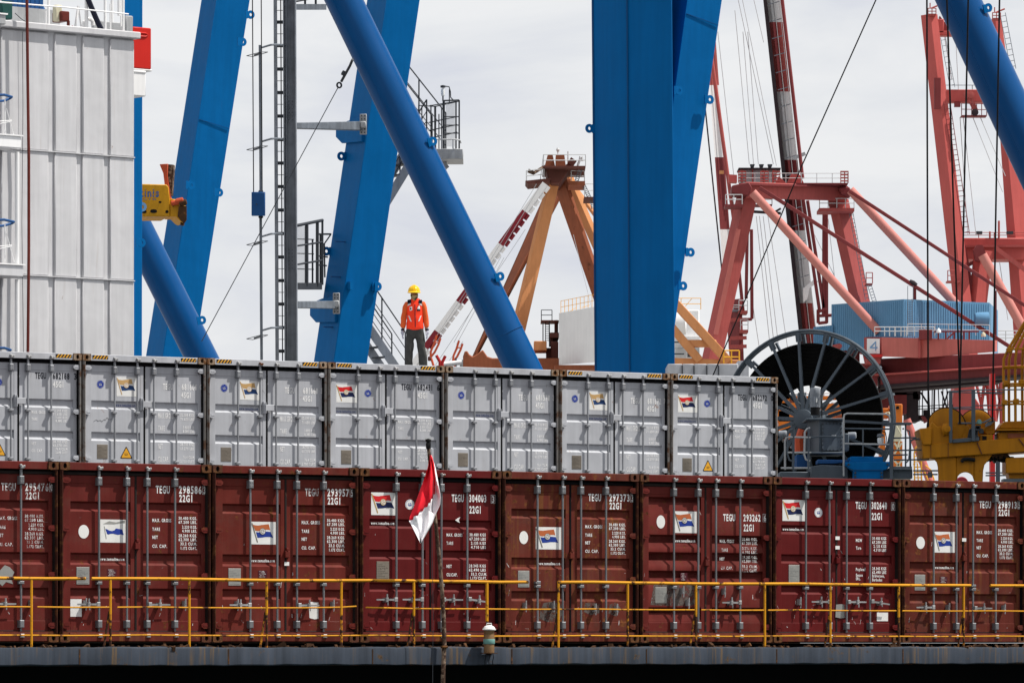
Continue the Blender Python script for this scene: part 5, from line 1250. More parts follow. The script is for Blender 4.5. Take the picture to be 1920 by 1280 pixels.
# landing with cage, right of the middle leg
def landing(x0, x1, py0, py1, Z, dep):
    a, c = P(x0, py1, Z), P(x1, py0, Z)
    return MB().box(a.x, c.x, Z, Z + dep, a.z, c.z).build('landing', 'galv_light', crane, bevel=.012)
ld = landing(790, 868, 279, 298, 136.6, 1.6)
m = MB(); zf = P(0, 279, 136.6).z
px_ = lambda px, py, Z=136.65: P(px, py, Z)
for x, y0, Z, r in ((832, 188, 136.7, .034), (861, 188, 136.7, .022), (855, 190, 137.6, .022), (816, 199, 138.1, .030), (808, 197, 138.0, .018), (785, 197, 138.0, .016), (791, 198, 138.0, .016), (823, 214, 138.0, .016), (828, 200, 138.1, .016)): m.tube(P(x, y0, Z), P(x, 279, Z), r, 6)
for y in (189, 219, 235, 250): m.path([P(832, y, 136.7), P(861, y - (1 if y == 189 else 0), 136.7)], .016 if y > 200 else .024, 6)
for y, s in ((197, -7), (228, -9), (243, -9), (258, -10)): m.path([P(804, y + 2, 138.1), P(857, y + s, 137.4)], .016, 6)
m.path([P(785, 198, 138.0), P(816, 200, 138.1), P(861, 190, 137.0)], .016, 6)
sub(m, 'cage_rail', 'galv_dark', ld)
m = MB()
for i in range(9):
    x = 837 + i * 1.9; m.tube(P(x, 193, 137.5), P(x, 275, 137.5), .005, 4)
sub(m, 'mesh_screen', 'galv_light', ld)
m = MB(); m.path([P(817, 262, 136.5), P(850, 261, 136.5), P(862, 263, 136.6), P(864, 268, 136.9)], .020, 6); m.tube(P(829, 252, 136.5), P(829, 279, 136.5), .02, 6); m.tube(P(849.5, 262, 136.5), P(849.5, 279, 136.5), .02, 6); sub(m, 'toe_rail', 'galv_light', ld)
m = MB(); m.tube(P(830.5, 178, 136.6), P(830.5, 190, 136.6), .02, 8); m.path([P(834, 162, 136.6), P(842, 163, 136.6), P(844.5, 172, 136.6), P(845, 183, 136.6), P(852, 190, 136.6), P(859, 190, 136.6)], .018, 6); m.tube(P(842.5, 168, 136.6), P(842.5, 193, 136.6), .014, 6)
sub(m, 'lamp_bracket', 'galv_dark', ld)
sub(MB().lathe([(.03, -.14), (.05, -.12), (.058, -.03), (.05, .05), (.03, .07)], P(830.5, 171, 136.6), 12), 'lamp_glass', 'glass', ld)
sub(MB().lathe([(.03, -.03), (.07, -.02), (.07, .03), (.02, .045)], P(830.5, 163, 136.6), 12), 'lamp_cap', 'galv_dark', ld)
# landing between the ladder mast and the middle leg
ld2 = MB().hexa([P(x, y, Z) for y in (543, 530) for x, Z in ((556, 133.2), (604, 134.9), (604, 136.4), (556, 134.7))]).build('landing', 'galv_dark', crane)
m = MB()
for x, y0, Z, r in ((575, 419, 133.9, .05), (595, 415, 134.6, .045), (604.5, 413, 134.9, .03), (601, 440, 135.4, .03), (586, 449, 135.6, .025)): m.tube(P(x, y0, Z), P(x, 534, Z), r, 6)
m.path([P(556, 423, 133.2), P(604.5, 413, 134.9)], .045, 6); m.path([P(556, 461, 133.2), P(604, 454, 134.9)], .028, 6); m.path([P(556, 496, 133.2), P(604, 488, 134.9)], .028, 6)
for y in (448, 475, 504): m.path([P(556, y, 134.9), P(588, y + 1, 135.8)], .016, 6)
m.path([P(598, 439, 135.0), P(620, 439, 135.9)], .028, 6); m.path([P(620, 440, 135.9), P(606, 460, 135.2)], .02, 6); m.tube(P(608, 456, 135.3), P(609, 520, 135.3), .022, 6); m.path([P(598, 480, 135.0), P(614, 482, 135.9)], .022, 6); m.path([P(598, 497, 135.0), P(612, 498, 135.9)], .022, 6)
sub(m, 'cage_rail', 'galv_dark', ld2)
m = MB()
for i in range(12): m.tube(P(557.5 + i * 1.7, 424, 134.4), P(557.5 + i * 1.7, 530, 134.4), .0045, 4)
sub(m, 'mesh_screen', 'galv_light', ld2)
ld3 = MB().hexa([P(x, y, Z) for y in (19, 8) for x, Z in ((555, 133.0), (612, 134.0), (612, 135.5), (555, 134.5))]).build('landing', 'galv', crane)
m = MB(); m.path([P(555, 3, 133.0), P(612, -8, 134.0)], .03, 6); m.tube(P(572, -20, 133.4), P(572, 12, 133.4), .03, 6); m.tube(P(592, -20, 133.8), P(592, 10, 133.8), .03, 6); sub(m, 'cage_rail', 'galv_dark', ld3)

# ------------------------------------------------------------------ yellow spreader that shows past the left post
SZ = 124.0
spd = thing('container_spreader', 'yellow container spreader with blue lettering hanging behind the white deckhouse', 'spreader', P(300, 407, SZ))
MB().extrude([P(x, y, SZ) for x, y in ((180, 343), (312, 346), (316, 350), (318.5, 371), (318.5, 406), (262, 406), (180, 404))], Vector((-.3, 1.3, 0))).build('end_beam', 'yellow_bright', spd, bevel=.02)
MB().extrude([P(x, y, SZ + .05) for x, y in ((318, 372), (331, 374), (331, 382), (350, 386), (350, 411), (345, 418), (339, 415), (330, 406), (318, 406))], Vector((-.2, .9, 0))).build('end_block', 'yellow_bright', spd, bevel=.02)
MB().extrude([P(x, y, SZ - .03) for x, y in ((335, 387), (350, 386), (350, 412), (345, 419), (338, 413), (333, 405))], Vector((0, .06, 0))).build('worn_corner', 'debris', spd)
MB().tube(P(342, 416, SZ + .2), P(342, 423, SZ + .2), .05, 8).build('twistlock', 'debris', spd)
MB().extrude([P(x, y, SZ + .3) for x, y in ((299, 308), (315, 307), (314, 330), (317, 352), (320, 375), (314, 368), (309, 350), (306, 325))], Vector((.02, .25, 0))).build('flipper_arm', 'orange_hook', spd, bevel=.01)
MB().extrude([P(x, y, SZ + .35) for x, y in ((315, 308), (325.5, 309), (324, 335), (322, 366), (319, 366), (315, 332))], Vector((.02, .25, 0))).build('flipper_back', 'pole', spd)
for px, py, r in ((328, 380, 5), (337, 377, 6), (343, 380, 6)): MB().lathe([(r * .013 * .6, -.1), (r * .013, -.08), (r * .013, .08), (r * .013 * .6, .1)], P(px, py, SZ - .02), 12, axis=(1, 0, .2)).build('hinge_pin', 'orange_hook' if px < 340 else 'debris', spd)
def hole(px, py, rx, ry, par):
    k = SZ / FPX; c = P(px, py, SZ - .006)
    MB().extrude([c + Vector((rx * k * math.copysign(abs(math.cos(2 * math.pi * i / 16)) ** .7, math.cos(2 * math.pi * i / 16)), 0, ry * k * math.sin(2 * math.pi * i / 16))) for i in range(16)], (0, .02, 0)).build('slot', 'dark', par)
for a in ((288, 396, 6.5, 3.6), (313, 397, 3, 2.8), (300, 379, 2.8, 2.0), (270, 397, 5, 3), (338, 398.5, 3.0, 3.0)): hole(*a, spd)
m = MB(); k = SZ / FPX
lettering(m, 'tinis', 0, 0, 36 * k, 15.5 * k, 0, plane=(P(262, 369, SZ - .012), Vector((1, 0, 0)), UP)); m.build('lettering', 'yellow_print', spd, smooth=False)
m = MB(); lettering(m, 'CONCEPT IN', 0, 0, 40 * k, 3.2 * k, 0, plane=(P(252, 375, SZ - .012), Vector((1, 0, 0)), UP)); m.build('lettering', 'yellow_print', spd, smooth=False)
m = MB(); m.holed(P(266, 388, SZ - .012), (1, 0, 0), UP, 9 * k, 4 * k, .01, 18); m.build('round_mark', 'sign_blue', spd)
# ------------------------------------------------------------------ orange level-luffing crane far behind
def pbox(mb, x0, x1, y0, y1, Z, dep, mi=0, skew=0.0):
    """block whose near face covers a measured pixel rectangle at depth Z"""
    a, c = P(x0, y1, Z), P(x1, y0, Z)
    return mb.hexa([(a.x, Z, a.z), (c.x, Z + skew, a.z), (c.x, Z + skew + dep, a.z), (a.x, Z + dep, a.z), (a.x, Z, c.z), (c.x, Z + skew, c.z), (c.x, Z + skew + dep, c.z), (a.x, Z + dep, c.z)], mi)
def ppoly(mb, pts, Z, dep, mi=0): return mb.extrude([P(x, y, Z) for x, y in pts], (0, dep, 0), mi)
def prail(mb, pts, Z, hpx, r=.02, bars=(1, .5), step=1.4, dep=0.0):
    return rail_run(mb, [P(x, y, Z + (dep * i)) for i, (x, y) in enumerate(pts)], hpx * Z / FPX, bars, r, step)
def bleg(nm, par, mat, Z, top, bot, ext): return boxleg(nm, par, mat, Z, top, bot, ext)
OZ = 260.0
oc = thing('harbour_crane', 'faded orange crane with splayed legs and a red-white jib behind the blue tube', 'crane', Vector((P(1000, 690, OZ).x, OZ, KZ)))
bleg('leg', oc, 'orange', OZ, (373, 1016, 1023, 1042), (590, 964, 970, 992), (330, 700))
bleg('leg', oc, 'orange_rust_shade', OZ + 6, (452, 982, 1002, 1008), (545, 942, 953, 958), (335, 700))  # darker paint puts this leg's shade into its colour
bleg('leg', oc, 'orange_rust_shade', OZ + 2, (432, 1069, 1090, 1097), (535, 1105, 1126, 1133), (335, 720))  # shaded leg, again darkened by its paint
bleg('leg', oc, 'orange', OZ + 7, (360, 1066, 1079, 1088), (460, 1110, 1122, 1131), (330, 640))
bleg('leg', oc, 'orange', OZ + 9, (345, 1068, 1073, 1079), (395, 1105, 1110, 1116), (330, 600))
m = MB(); ppoly(m, [(1022, 313), (1060, 313), (1066, 320), (1058, 332), (1050, 344), (1033, 344), (1027, 332)], OZ - 1.2, 4.0); m.build('apex_block', 'rust_dark', oc, bevel=.05)
ppoly(MB(), [(1027, 290), (1036, 289), (1041, 312), (1021, 312)], OZ - .5, 2.0).build('sheave_housing', 'orange_rust_shade', oc); ppoly(MB(), [(1042, 291), (1058, 289), (1061, 312), (1042, 312)], OZ - .8, 2.0).build('sheave_housing', 'orange_rust_shade', oc)
m = MB(); m.beam(P(1069, 309, OZ), P(1076, 299, OZ), .35, .35, up=(0, 1, 0)); m.beam(P(1062, 313, OZ), P(1070, 307, OZ), .2, .2, up=(0, 1, 0)); m.build('winch_arm', 'rust_dark', oc)
pf = pbox(MB(), 1018, 1098, 311, 313.6, OZ - 2.5, 5.5).build('platform', 'rust_dark', oc)
m = MB(); prail(m, [(1019, 311), (1098, 311)], OZ - 2.4, 21, .026, (1, .5), 2.1); prail(m, [(1019, 311), (1098, 311)], OZ + 2.6, 21, .022, (1, .5), 2.1); m.tube(P(1046, 290, OZ), P(1046, 279, OZ), .03, 6); m.lathe([(.05, -.1), (.1, 0), (.05, .1)], P(1046, 281, OZ), 8); m.tube(P(1065, 311, OZ), P(1065, 284, OZ), .035, 6); m.path([P(1083, 311, OZ), P(1087, 300, OZ), P(1088, 294, OZ), P(1091, 294, OZ), P(1092, 302, OZ)], .07, 6); sub(m, 'railing', 'far_rail', pf)
pf = ppoly(MB(), [(985, 339), (1031, 334), (1031, 341), (990, 345)], OZ - 2.0, 3.0).build('platform', 'rust_dark', oc)
m = MB(); prail(m, [(987, 340), (1020, 337)], OZ - 1.9, 20, .026, (1, .5), 1.6); prail(m, [(987, 340), (1030, 334)], OZ + .9, 20, .022, (1,), 2.0); m.tube(P(1013, 337, OZ), P(1019, 290, OZ), .018, 6); sub(m, 'railing', 'far_rail', pf)
m = MB(); m.beam(P(1000, 325, OZ - 1.5), P(1021, 312, OZ - 1.0), .15, .12, up=(0, 1, 0)); m.beam(P(990, 320, OZ - 1.5), P(1002, 325, OZ - 1.5), .2, .12, up=(0, 1, 0)); m.build('davit', 'pole', oc)
pf = pbox(MB(), 1066, 1097, 339.5, 347, OZ - 1.0, 3.0).build('platform', 'orange_rust_shade', oc)
m = MB(); prail(m, [(1071, 339), (1096, 340)], OZ - .9, 19, .026, (1, .5), .9); sub(m, 'railing', 'far_rail', pf)
def ladder(nm, par, a, b_, Z, wpx, mat, n=10, r=.022):
    m = MB(); k = Z / FPX
    d = Vector((b_[0] - a[0], b_[1] - a[1])).normalized(); o = (-d.y * wpx / 2, d.x * wpx / 2)
    for s in (-1, 1): m.tube(P(a[0] + o[0] * s, a[1] + o[1] * s, Z), P(b_[0] + o[0] * s, b_[1] + o[1] * s, Z), r, 5)
    for i in range(n):
        f = (i + .5) / n; x, y = a[0] + (b_[0] - a[0]) * f, a[1] + (b_[1] - a[1]) * f
        m.tube(P(x - o[0], y - o[1], Z), P(x + o[0], y + o[1], Z), r * .8, 4)
    return m.build(nm, mat, par)
ladder('ladder', oc, (1089, 315), (1081, 340), OZ - 1.2, 6, 'galv', 8); ladder('ladder', oc, (1094, 347), (1106, 372), OZ, 6, 'galv', 8); ladder('ladder', oc, (1110, 372), (1112, 392), OZ, 6, 'galv', 6)
pf = pbox(MB(), 1095, 1125, 369, 372, OZ - 1, 3.0).build('platform', 'rust_dark', oc); m = MB(); prail(m, [(1096, 369), (1124, 369)], OZ - .9, 24, .022, (1, .5), .9); sub(m, 'railing', 'far_rail', pf)
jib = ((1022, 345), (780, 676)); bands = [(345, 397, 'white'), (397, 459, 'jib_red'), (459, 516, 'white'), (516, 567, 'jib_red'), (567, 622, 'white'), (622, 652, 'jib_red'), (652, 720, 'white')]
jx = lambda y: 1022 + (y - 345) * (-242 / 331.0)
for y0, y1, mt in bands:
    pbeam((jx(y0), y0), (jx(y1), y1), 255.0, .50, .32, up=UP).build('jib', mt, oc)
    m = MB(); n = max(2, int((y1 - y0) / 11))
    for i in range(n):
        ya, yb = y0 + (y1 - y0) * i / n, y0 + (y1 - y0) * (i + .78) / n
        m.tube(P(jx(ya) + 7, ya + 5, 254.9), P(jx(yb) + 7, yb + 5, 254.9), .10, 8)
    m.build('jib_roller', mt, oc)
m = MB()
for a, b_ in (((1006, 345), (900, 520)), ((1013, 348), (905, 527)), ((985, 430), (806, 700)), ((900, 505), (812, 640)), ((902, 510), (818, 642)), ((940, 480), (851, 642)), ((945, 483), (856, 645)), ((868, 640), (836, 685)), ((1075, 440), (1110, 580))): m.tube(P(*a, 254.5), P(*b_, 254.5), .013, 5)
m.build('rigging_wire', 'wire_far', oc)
# pedestal and machinery round the foot of the orange crane
m = MB(); ppoly(m, [(868, 720), (868, 668), (871, 659), (876, 657), (880, 664), (886, 668), (894, 664), (905, 655), (914, 668), (923, 671), (1050, 671), (1050, 720)], OZ - 4, 9.0); m.build('pedestal', 'orange_rust_shade', oc, bevel=.05)
pbox(MB(), 1001, 1025, 639, 657, OZ - 3, 2.5).build('winch_box', 'orange', oc, bevel=.03)
m = MB(); pbox(m, 1033, 1047, 640, 671, OZ - 2, 2.0); pbox(m, 1031, 1048, 623, 633, OZ - 2, 2.0); m.tube(P(1037, 633, OZ - 1), P(1037, 650, OZ - 1), .2, 8); m.tube(P(1043, 600, OZ - 1), P(1043, 640, OZ - 1), .1, 8); pbox(m, 1034, 1048, 600, 603, OZ - 2, 2); pbox(m, 1024, 1034, 652, 671, OZ - 1.5, 1.5); m.build('winch', 'rust_dark', oc, bevel=.03)
pf = pbox(MB(), 1014, 1036, 600, 602.5, OZ - 2, 2.2).build('platform', 'rust_dark', oc); m = MB(); prail(m, [(1015, 600), (1035, 600)], OZ - 1.9, 19, .022, (1, .5), .6); m.tube(P(1018, 602, OZ - 1.9), P(1018, 660, OZ - 1.9), .03, 5); m.tube(P(1030, 602, OZ - 1.9), P(1030, 650, OZ - 1.9), .03, 5); sub(m, 'railing', 'galv_dark', pf)
ladder('ladder', oc, (1026, 602), (1026, 640), OZ - 1.5, 7, 'galv_dark', 9)
# hooks slung under the wires
for (x, y, s) in ((813, 636, 1.0), (855, 646, 0.95)):
    hk = thing('hook_block', 'orange hook block hanging on wires just right of the worker' if x < 830 else 'orange hook block hanging on wires left of the orange pedestal', 'hook', P(x, y, 252), 0, 'hook blocks on the jib wires')
    Q = lambda dx, dy: P(x + dx * s, y + dy * s, 252)
    m = MB(); m.path([Q(6, -8), Q(1, 8), Q(-5, 22), Q(-6, 34)], .055, 8); m.path([Q(13, -2), Q(9, 10), Q(2, 24), Q(-5, 33)], .055, 8); m.path([Q(2, 5), Q(10, 7)], .035, 6); m.build('clevis', 'orange_hook', hk)
    MB().path([Q(-6, 32), Q(-3, 40), Q(0, 50), Q(0, 62)], .06, 8).build('hook_shank', 'orange_hook', hk)
    pbox(MB(), x - 11 * s, x - 5 * s, y + 32 * s, y + 40 * s, 251.9, .3).build('cheek_plate', 'rust_dark', hk, bevel=.03)
rg = thing('lifting_bracket', 'small red Y-shaped bracket beside the rusty corner castings', 'bracket', P(827, 690, 112.0))
m = MB(); m.path([P(825, 690, 112), P(826, 680, 112), P(818, 666, 112)], .035, 8); m.path([P(829, 690, 112), P(829, 680, 112), P(835, 667, 112)], .035, 8); m.build('arms', 'red_bright', rg); pbox(MB(), 822, 832, 676, 694, 112.1, .15).build('base', 'red_bright', rg, bevel=.02)
fc = thing('floodlight', 'white cylinder with a grey bracket on the deck behind the grey containers', 'floodlight', P(850, 690, 113.0))
MB().tube(P(831, 683, 113), P(866, 679, 113), .055, 14).build('housing', 'white', fc); pbox(MB(), 862, 868, 674, 690, 113.1, .1).build('mounting', 'galv_light', fc); MB().tube(P(855, 690, 113), P(855, 671, 113), .018, 6).build('aerial', 'galv_dark', fc)
# white deckhouse boxes round the orange crane
wh = thing('white_cabin', 'plain white cabin with a railed roof left of the wide blue column', 'cabin', P(1080, 690, 250.0))
m = MB(); q = [P(1048, 684, 252.0), P(1125, 678, 247.0), P(1125, 678, 256.0), P(1048, 684, 260.0)]; t = [P(1048, 587, 252.0), P(1125, 573, 247.0), P(1125, 573, 256.0), P(1048, 587, 260.0)]
m.hexa(q + t); m.build('cabin_wall', 'white', wh); m = MB(); rail_run(m, [t[0] + Vector((.1, .1, 0)), t[1] + Vector((0, .1, 0))], .62, (1, .5), .014, .55); m.tube(P(1066, 585, 251), P(1080, 577, 251), .012, 5); m.tube(P(1090, 577, 250), P(1106, 572, 250), .012, 5); m.build('roof_rail', 'hazard_yellow', wh)
m = MB(); pbox(m, 1040, 1125, 684, 692, 249, 8.0); m.build('plinth', 'orange_rust_shade', wh)
wh2 = thing('white_cabin', 'white cabin with a dark window right of the wide blue column', 'cabin', P(1290, 690, 240.0))
pbox(MB(), 1230, 1311, 581, 700, 245, 8).build('cabin_wall', 'white', wh2, bevel=.03); MB().lathe([(.05, -1.3), (.62, -1.2), (.66, 0), (.62, .3), (.05, .4)], P(1272, 604, 243.5), 18, axis=(1, 0, .1)).build('tank', 'white', wh2)
m = MB(); prail(m, [(1240, 580), (1314, 580)], 245.2, 21, .018, (1, .5), .9); m.tube(P(1285, 574, 245.2), P(1297, 560, 245.2), .014, 5); m.build('roof_rail', 'hazard_yellow', wh2)
f_ = pbox(MB(), 1283, 1312, 631, 637, 244.6, .4).build('window_hood', 'white', wh2); wfr = pbox(MB(), 1286, 1312, 634, 671, 244.85, .2).build('window', 'white', wh2); sub(pbox(MB(), 1289, 1299, 636, 669, 244.8, .1), 'pane', 'window_glass', wfr); sub(pbox(MB(), 1301, 1311, 638, 669, 244.8, .1), 'pane', 'galv_light', wfr)
for k in range(4): pbox(MB(), 1262, 1285 - k, 640 + k * 11, 642 + k * 11, 244.5, .3).build('louvre', 'galv_light' if k % 2 else 'galv_dark', wh2)
ob_ = thing('boom_truss', 'orange truss beams in front of the white cabin at the right of the column', 'truss', P(1320, 680, 235.0))
for a, b_, w, zo in (((1240, 540), (1366, 678), .42, 0), ((1240, 590), (1312, 676), .38, .11), ((1284, 644), (1343, 644), .34, .23), ((1230, 676), (1388, 681), .30, .37)): pbeam(a, b_, 235.0 + zo, .4, w, up=UP).build('beam', 'orange', ob_, bevel=.03)
m = MB(); prail(m, [(1357, 681), (1386, 681)], 234.6, 24, .035, (1, .5), .4); m.build('handrail', 'hazard_yellow', ob_)
gb = thing('grey_cabinet', 'row of grey steel cabinets showing between the blue column and the cable reel', 'cabinet', P(1320, 705, 126.0))
for x0, x1 in ((1252, 1279.2), (1279.5, 1301.2), (1301.5, 1325.2), (1325.5, 1347.2), (1347.5, 1384)):
    pbox(MB(), x0, x1, 682, 722, 126.0, 2.0).build('cabinet_door', 'grey', gb, bevel=.015)
m = MB()
for x in (1279, 1301, 1325, 1347): pbox(m, x - .6, x + .6, 684, 720, 125.95, .1)
m.build('post', 'galv_dark', gb); pbox(MB(), 1384, 1404, 676, 722, 126.6, 2.0).build('end_panel', 'grey', gb)

# ------------------------------------------------------------------ red crane number 4
RZ = 300.0
rc = thing('container_crane', 'sun-faded red container crane with a blue machinery house and number 4 sign', 'crane', Vector((P(1600, 690, RZ).x, RZ, KZ)))
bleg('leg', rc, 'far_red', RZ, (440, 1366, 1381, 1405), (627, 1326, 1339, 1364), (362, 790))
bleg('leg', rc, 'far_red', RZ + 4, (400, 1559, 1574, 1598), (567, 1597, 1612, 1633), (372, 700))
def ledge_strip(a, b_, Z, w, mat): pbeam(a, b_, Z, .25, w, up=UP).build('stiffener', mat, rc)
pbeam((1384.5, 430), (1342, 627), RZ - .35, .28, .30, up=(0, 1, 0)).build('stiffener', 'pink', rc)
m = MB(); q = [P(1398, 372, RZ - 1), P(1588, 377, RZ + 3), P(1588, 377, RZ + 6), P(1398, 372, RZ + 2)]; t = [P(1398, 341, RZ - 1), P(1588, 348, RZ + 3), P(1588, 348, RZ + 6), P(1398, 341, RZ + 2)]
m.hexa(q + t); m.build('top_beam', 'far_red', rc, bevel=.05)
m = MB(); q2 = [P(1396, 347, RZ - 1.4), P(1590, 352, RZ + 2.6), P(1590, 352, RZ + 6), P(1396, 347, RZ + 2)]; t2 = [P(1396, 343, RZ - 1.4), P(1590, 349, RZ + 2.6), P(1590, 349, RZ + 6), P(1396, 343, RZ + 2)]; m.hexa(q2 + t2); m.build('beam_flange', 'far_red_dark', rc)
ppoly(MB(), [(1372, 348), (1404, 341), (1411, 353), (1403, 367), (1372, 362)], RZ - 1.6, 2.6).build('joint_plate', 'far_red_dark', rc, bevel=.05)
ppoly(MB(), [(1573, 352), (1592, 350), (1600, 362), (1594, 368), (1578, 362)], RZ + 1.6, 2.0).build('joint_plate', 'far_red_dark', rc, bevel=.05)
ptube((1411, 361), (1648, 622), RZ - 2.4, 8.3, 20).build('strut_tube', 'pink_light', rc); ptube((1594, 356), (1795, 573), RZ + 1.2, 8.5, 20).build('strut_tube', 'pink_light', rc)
for a, b_, Z, w in (((1424, 352), (1900, 654), RZ - 3.5, .22), ((1592, 358), (1930, 578), RZ - .4, .20)): pbeam(a, b_, Z, .2, w, up=UP).build('tie_rod', 'far_red_dark', rc, bevel=.03)
pbeam((1715, 532), (1716, 640), RZ - 3.3, .17, .17, up=(0, 1, 0)).build('tie_post', 'far_red_dark', rc); pbeam((1866, 545), (1866, 640), RZ - .3, .17, .17, up=(0, 1, 0)).build('tie_post', 'far_red_dark', rc)
MB().lathe([(.12, -.25), (.17, 0), (.12, .25)], P(1712, 531, RZ - 3.5), 10, axis=(1, 0, -.6)).build('tie_knuckle', 'far_black', rc)
# raised front boom at the left (red and white bands)
bx0 = lambda y: 1320 + (y - 20) * .0735
for y0, y1, mt in ((-60, 160, 'far_red'), (160, 295, 'white'), (295, 430, 'far_red_dark'), (430, 515, 'white'), (515, 700, 'far_red_dark')):
    m = MB(); Z = RZ + 8
    m.hexa([P(bx0(y1), y1, Z), P(bx0(y1) + 18, y1, Z + .3), P(bx0(y1) + 18, y1, Z + 1.6), P(bx0(y1), y1, Z + 1.6), P(bx0(y0), y0, Z), P(bx0(y0) + 18, y0, Z + .3), P(bx0(y0) + 18, y0, Z + 1.6), P(bx0(y0), y0, Z + 1.6)]); m.build('boom_section', mt, rc)
ptube((1322, 20), (1388, 500), RZ + 7, 3.6, 10).build('boom_chord', 'far_red', rc); ptube((1322, 200), (1364, 610), RZ + 7.5, 1.4, 6).build('boom_cable_tray', 'far_black', rc)
m = MB(); ppoly(m, [(1349, 320), (1357, 320), (1357, 326), (1349, 326)], RZ + 6.9, .2); m.build('access_hatch', 'orange', rc)
# apex mast with ladder, banded red and white
mx = lambda y: 1437 + y * .1085
for y0, y1, mt in ((-60, 42, 'white'), (42, 172, 'far_red'), (172, 300, 'white'), (300, 432, 'far_red_dark'), (432, 568, 'white'), (568, 720, 'far_red')):
    m = MB(); Z = RZ + 10
    w0, w1 = 26, 26
    m.hexa([P(mx(y1), y1, Z + .6), P(mx(y1) + w1, y1, Z), P(mx(y1) + w1, y1, Z + 1.5), P(mx(y1), y1, Z + 1.5), P(mx(y0), y0, Z + .6), P(mx(y0) + w0, y0, Z), P(mx(y0) + w0, y0, Z + 1.5), P(mx(y0), y0, Z + 1.5)]); m.build('mast_section', mt, rc)
    pbeam((mx(y0) + 9, y0), (mx(y1) + 9, y1), Z + .1, .14, .20, up=(0, 1, 0)).build('mast_stiffener', 'far_red_dark' if mt != 'white' else 'galv_light', rc)
m = MB(); Z = RZ + 9.8; m.hexa([P(mx(720) - 7, 720, Z), P(mx(720) + 1, 720, Z), P(mx(720) + 1, 720, Z + 1.2), P(mx(720) - 7, 720, Z + 1.2), P(mx(-60) - 6, -60, Z), P(mx(-60) + 1, -60, Z), P(mx(-60) + 1, -60, Z + 1.2), P(mx(-60) - 6, -60, Z + 1.2)]); m.build('mast_cable_chain', 'far_black', rc)
for i in range(17):
    y = 8 + i * 32; pbeam((mx(y) + 3, y + 1), (mx(y) + 24, y - 5), RZ + 9.6, .05, .05, up=UP).build('mast_rung', 'galv', rc)
m = MB(); m.tube(P(mx(0) + 14, 0, RZ + 9.5), P(mx(650) + 14, 650, RZ + 9.5), .02, 5); m.tube(P(mx(0) + 23, 0, RZ + 9.5), P(mx(650) + 25, 650, RZ + 9.5), .015, 5); m.build('mast_ladder_rail', 'galv_light', rc)
ptube((1462, -40), (1505, 335), RZ + 9, 3.4, 10).build('mast_chord', 'far_red_dark', rc)
pbeam((1487, 297), (1510, 288), RZ + 9, .1, .22, up=UP).build('mast_arm', 'galv_light', rc); ppoly(MB(), [(1506, 540), (1525, 525), (1535, 527), (1518, 540), (1514, 560), (1507, 566)], RZ + 9, .4).build('mast_arm', 'white', rc)
# folded link bars under the top beam
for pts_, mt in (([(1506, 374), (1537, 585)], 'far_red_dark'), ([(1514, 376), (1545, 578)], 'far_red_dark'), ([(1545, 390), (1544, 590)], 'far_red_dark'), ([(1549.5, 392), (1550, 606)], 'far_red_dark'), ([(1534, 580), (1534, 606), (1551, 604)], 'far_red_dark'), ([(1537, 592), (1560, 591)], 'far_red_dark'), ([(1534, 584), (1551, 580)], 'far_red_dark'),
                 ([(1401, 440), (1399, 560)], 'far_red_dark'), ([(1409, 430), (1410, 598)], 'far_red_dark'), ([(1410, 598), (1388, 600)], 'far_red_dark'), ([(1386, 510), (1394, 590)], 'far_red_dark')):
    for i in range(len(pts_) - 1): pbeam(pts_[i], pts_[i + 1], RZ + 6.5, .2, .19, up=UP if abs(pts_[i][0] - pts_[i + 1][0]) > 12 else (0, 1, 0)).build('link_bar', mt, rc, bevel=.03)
pbeam((1413, 397), (1464, 400), RZ + 7, .2, .16, up=UP).build('festoon_beam', 'far_black', rc); pbeam((1450, 399), (1464, 391), RZ + 7, .15, .12, up=UP).build('festoon_beam', 'far_black', rc)
# landings, rails and flood lights of the red crane
def land(x0, x1, y0, y1, Z, mat, hpx, dep=2.0, rm='far_rail', step=.5, r=.026):
    p = pbox(MB(), x0, x1, y0, y1, Z, dep).build('landing', mat, rc); m = MB(); prail(m, [(x0 + .5, y0), (x1 - .5, y0)], Z + .05, hpx, r, (1, .5), step); prail(m, [(x0 + .5, y0), (x1 - .5, y0)], Z + dep - .1, hpx, r, (1, .5), step); sub(m, 'railing', rm, p); return p
land(1360, 1392, 383, 387, RZ - 2, 'far_red_dark', 18, 2.2); land(1411, 1448, 383, 385, RZ + 3, 'far_red_dark', 18, 1.5); land(1536, 1602, 390, 396, RZ + 2.5, 'far_red', 18, 2.5); land(1386, 1590, 343, 345.5, RZ + 1.0, 'far_red_dark', 18, 3.0, 'far_rail', .9, .022)
land(1385, 1402, 582, 587, RZ + 5, 'far_red', 19, 2.0); land(1388, 1403, 618, 623, RZ + 5, 'far_red', 19, 2.0); land(1374, 1386, 580, 583, RZ + 5.3, 'galv', 8, 1.0)
m = MB(); pbox(m, 1388, 1456, 316, 341, RZ + 5, 1.5); m.build('switch_house', 'galv_light', rc); pbox(MB(), 1385, 1464, 314.5, 317.5, RZ + 4.6, 2.3).build('switch_house_roof', 'far_black', rc)
for x in (1390, 1410, 1430, 1449): pbox(MB(), x, x + 2.5, 318, 342, RZ + 4.85, .2).build('house_post', 'far_red', rc)
for i, x in enumerate((1411, 1428, 1444)):
    p = ppoly(MB(), [(x - 4.5, 308), (x + 4.5, 308), (x + 3, 313), (x - 3, 313)], RZ + 5, .5).build('flood_light', 'galv_dark', rc); sub(MB().tube(P(x, 313, RZ + 5.2), P(x - 6, 318, RZ + 5.2), .02, 5), 'bracket', 'galv_dark', p)
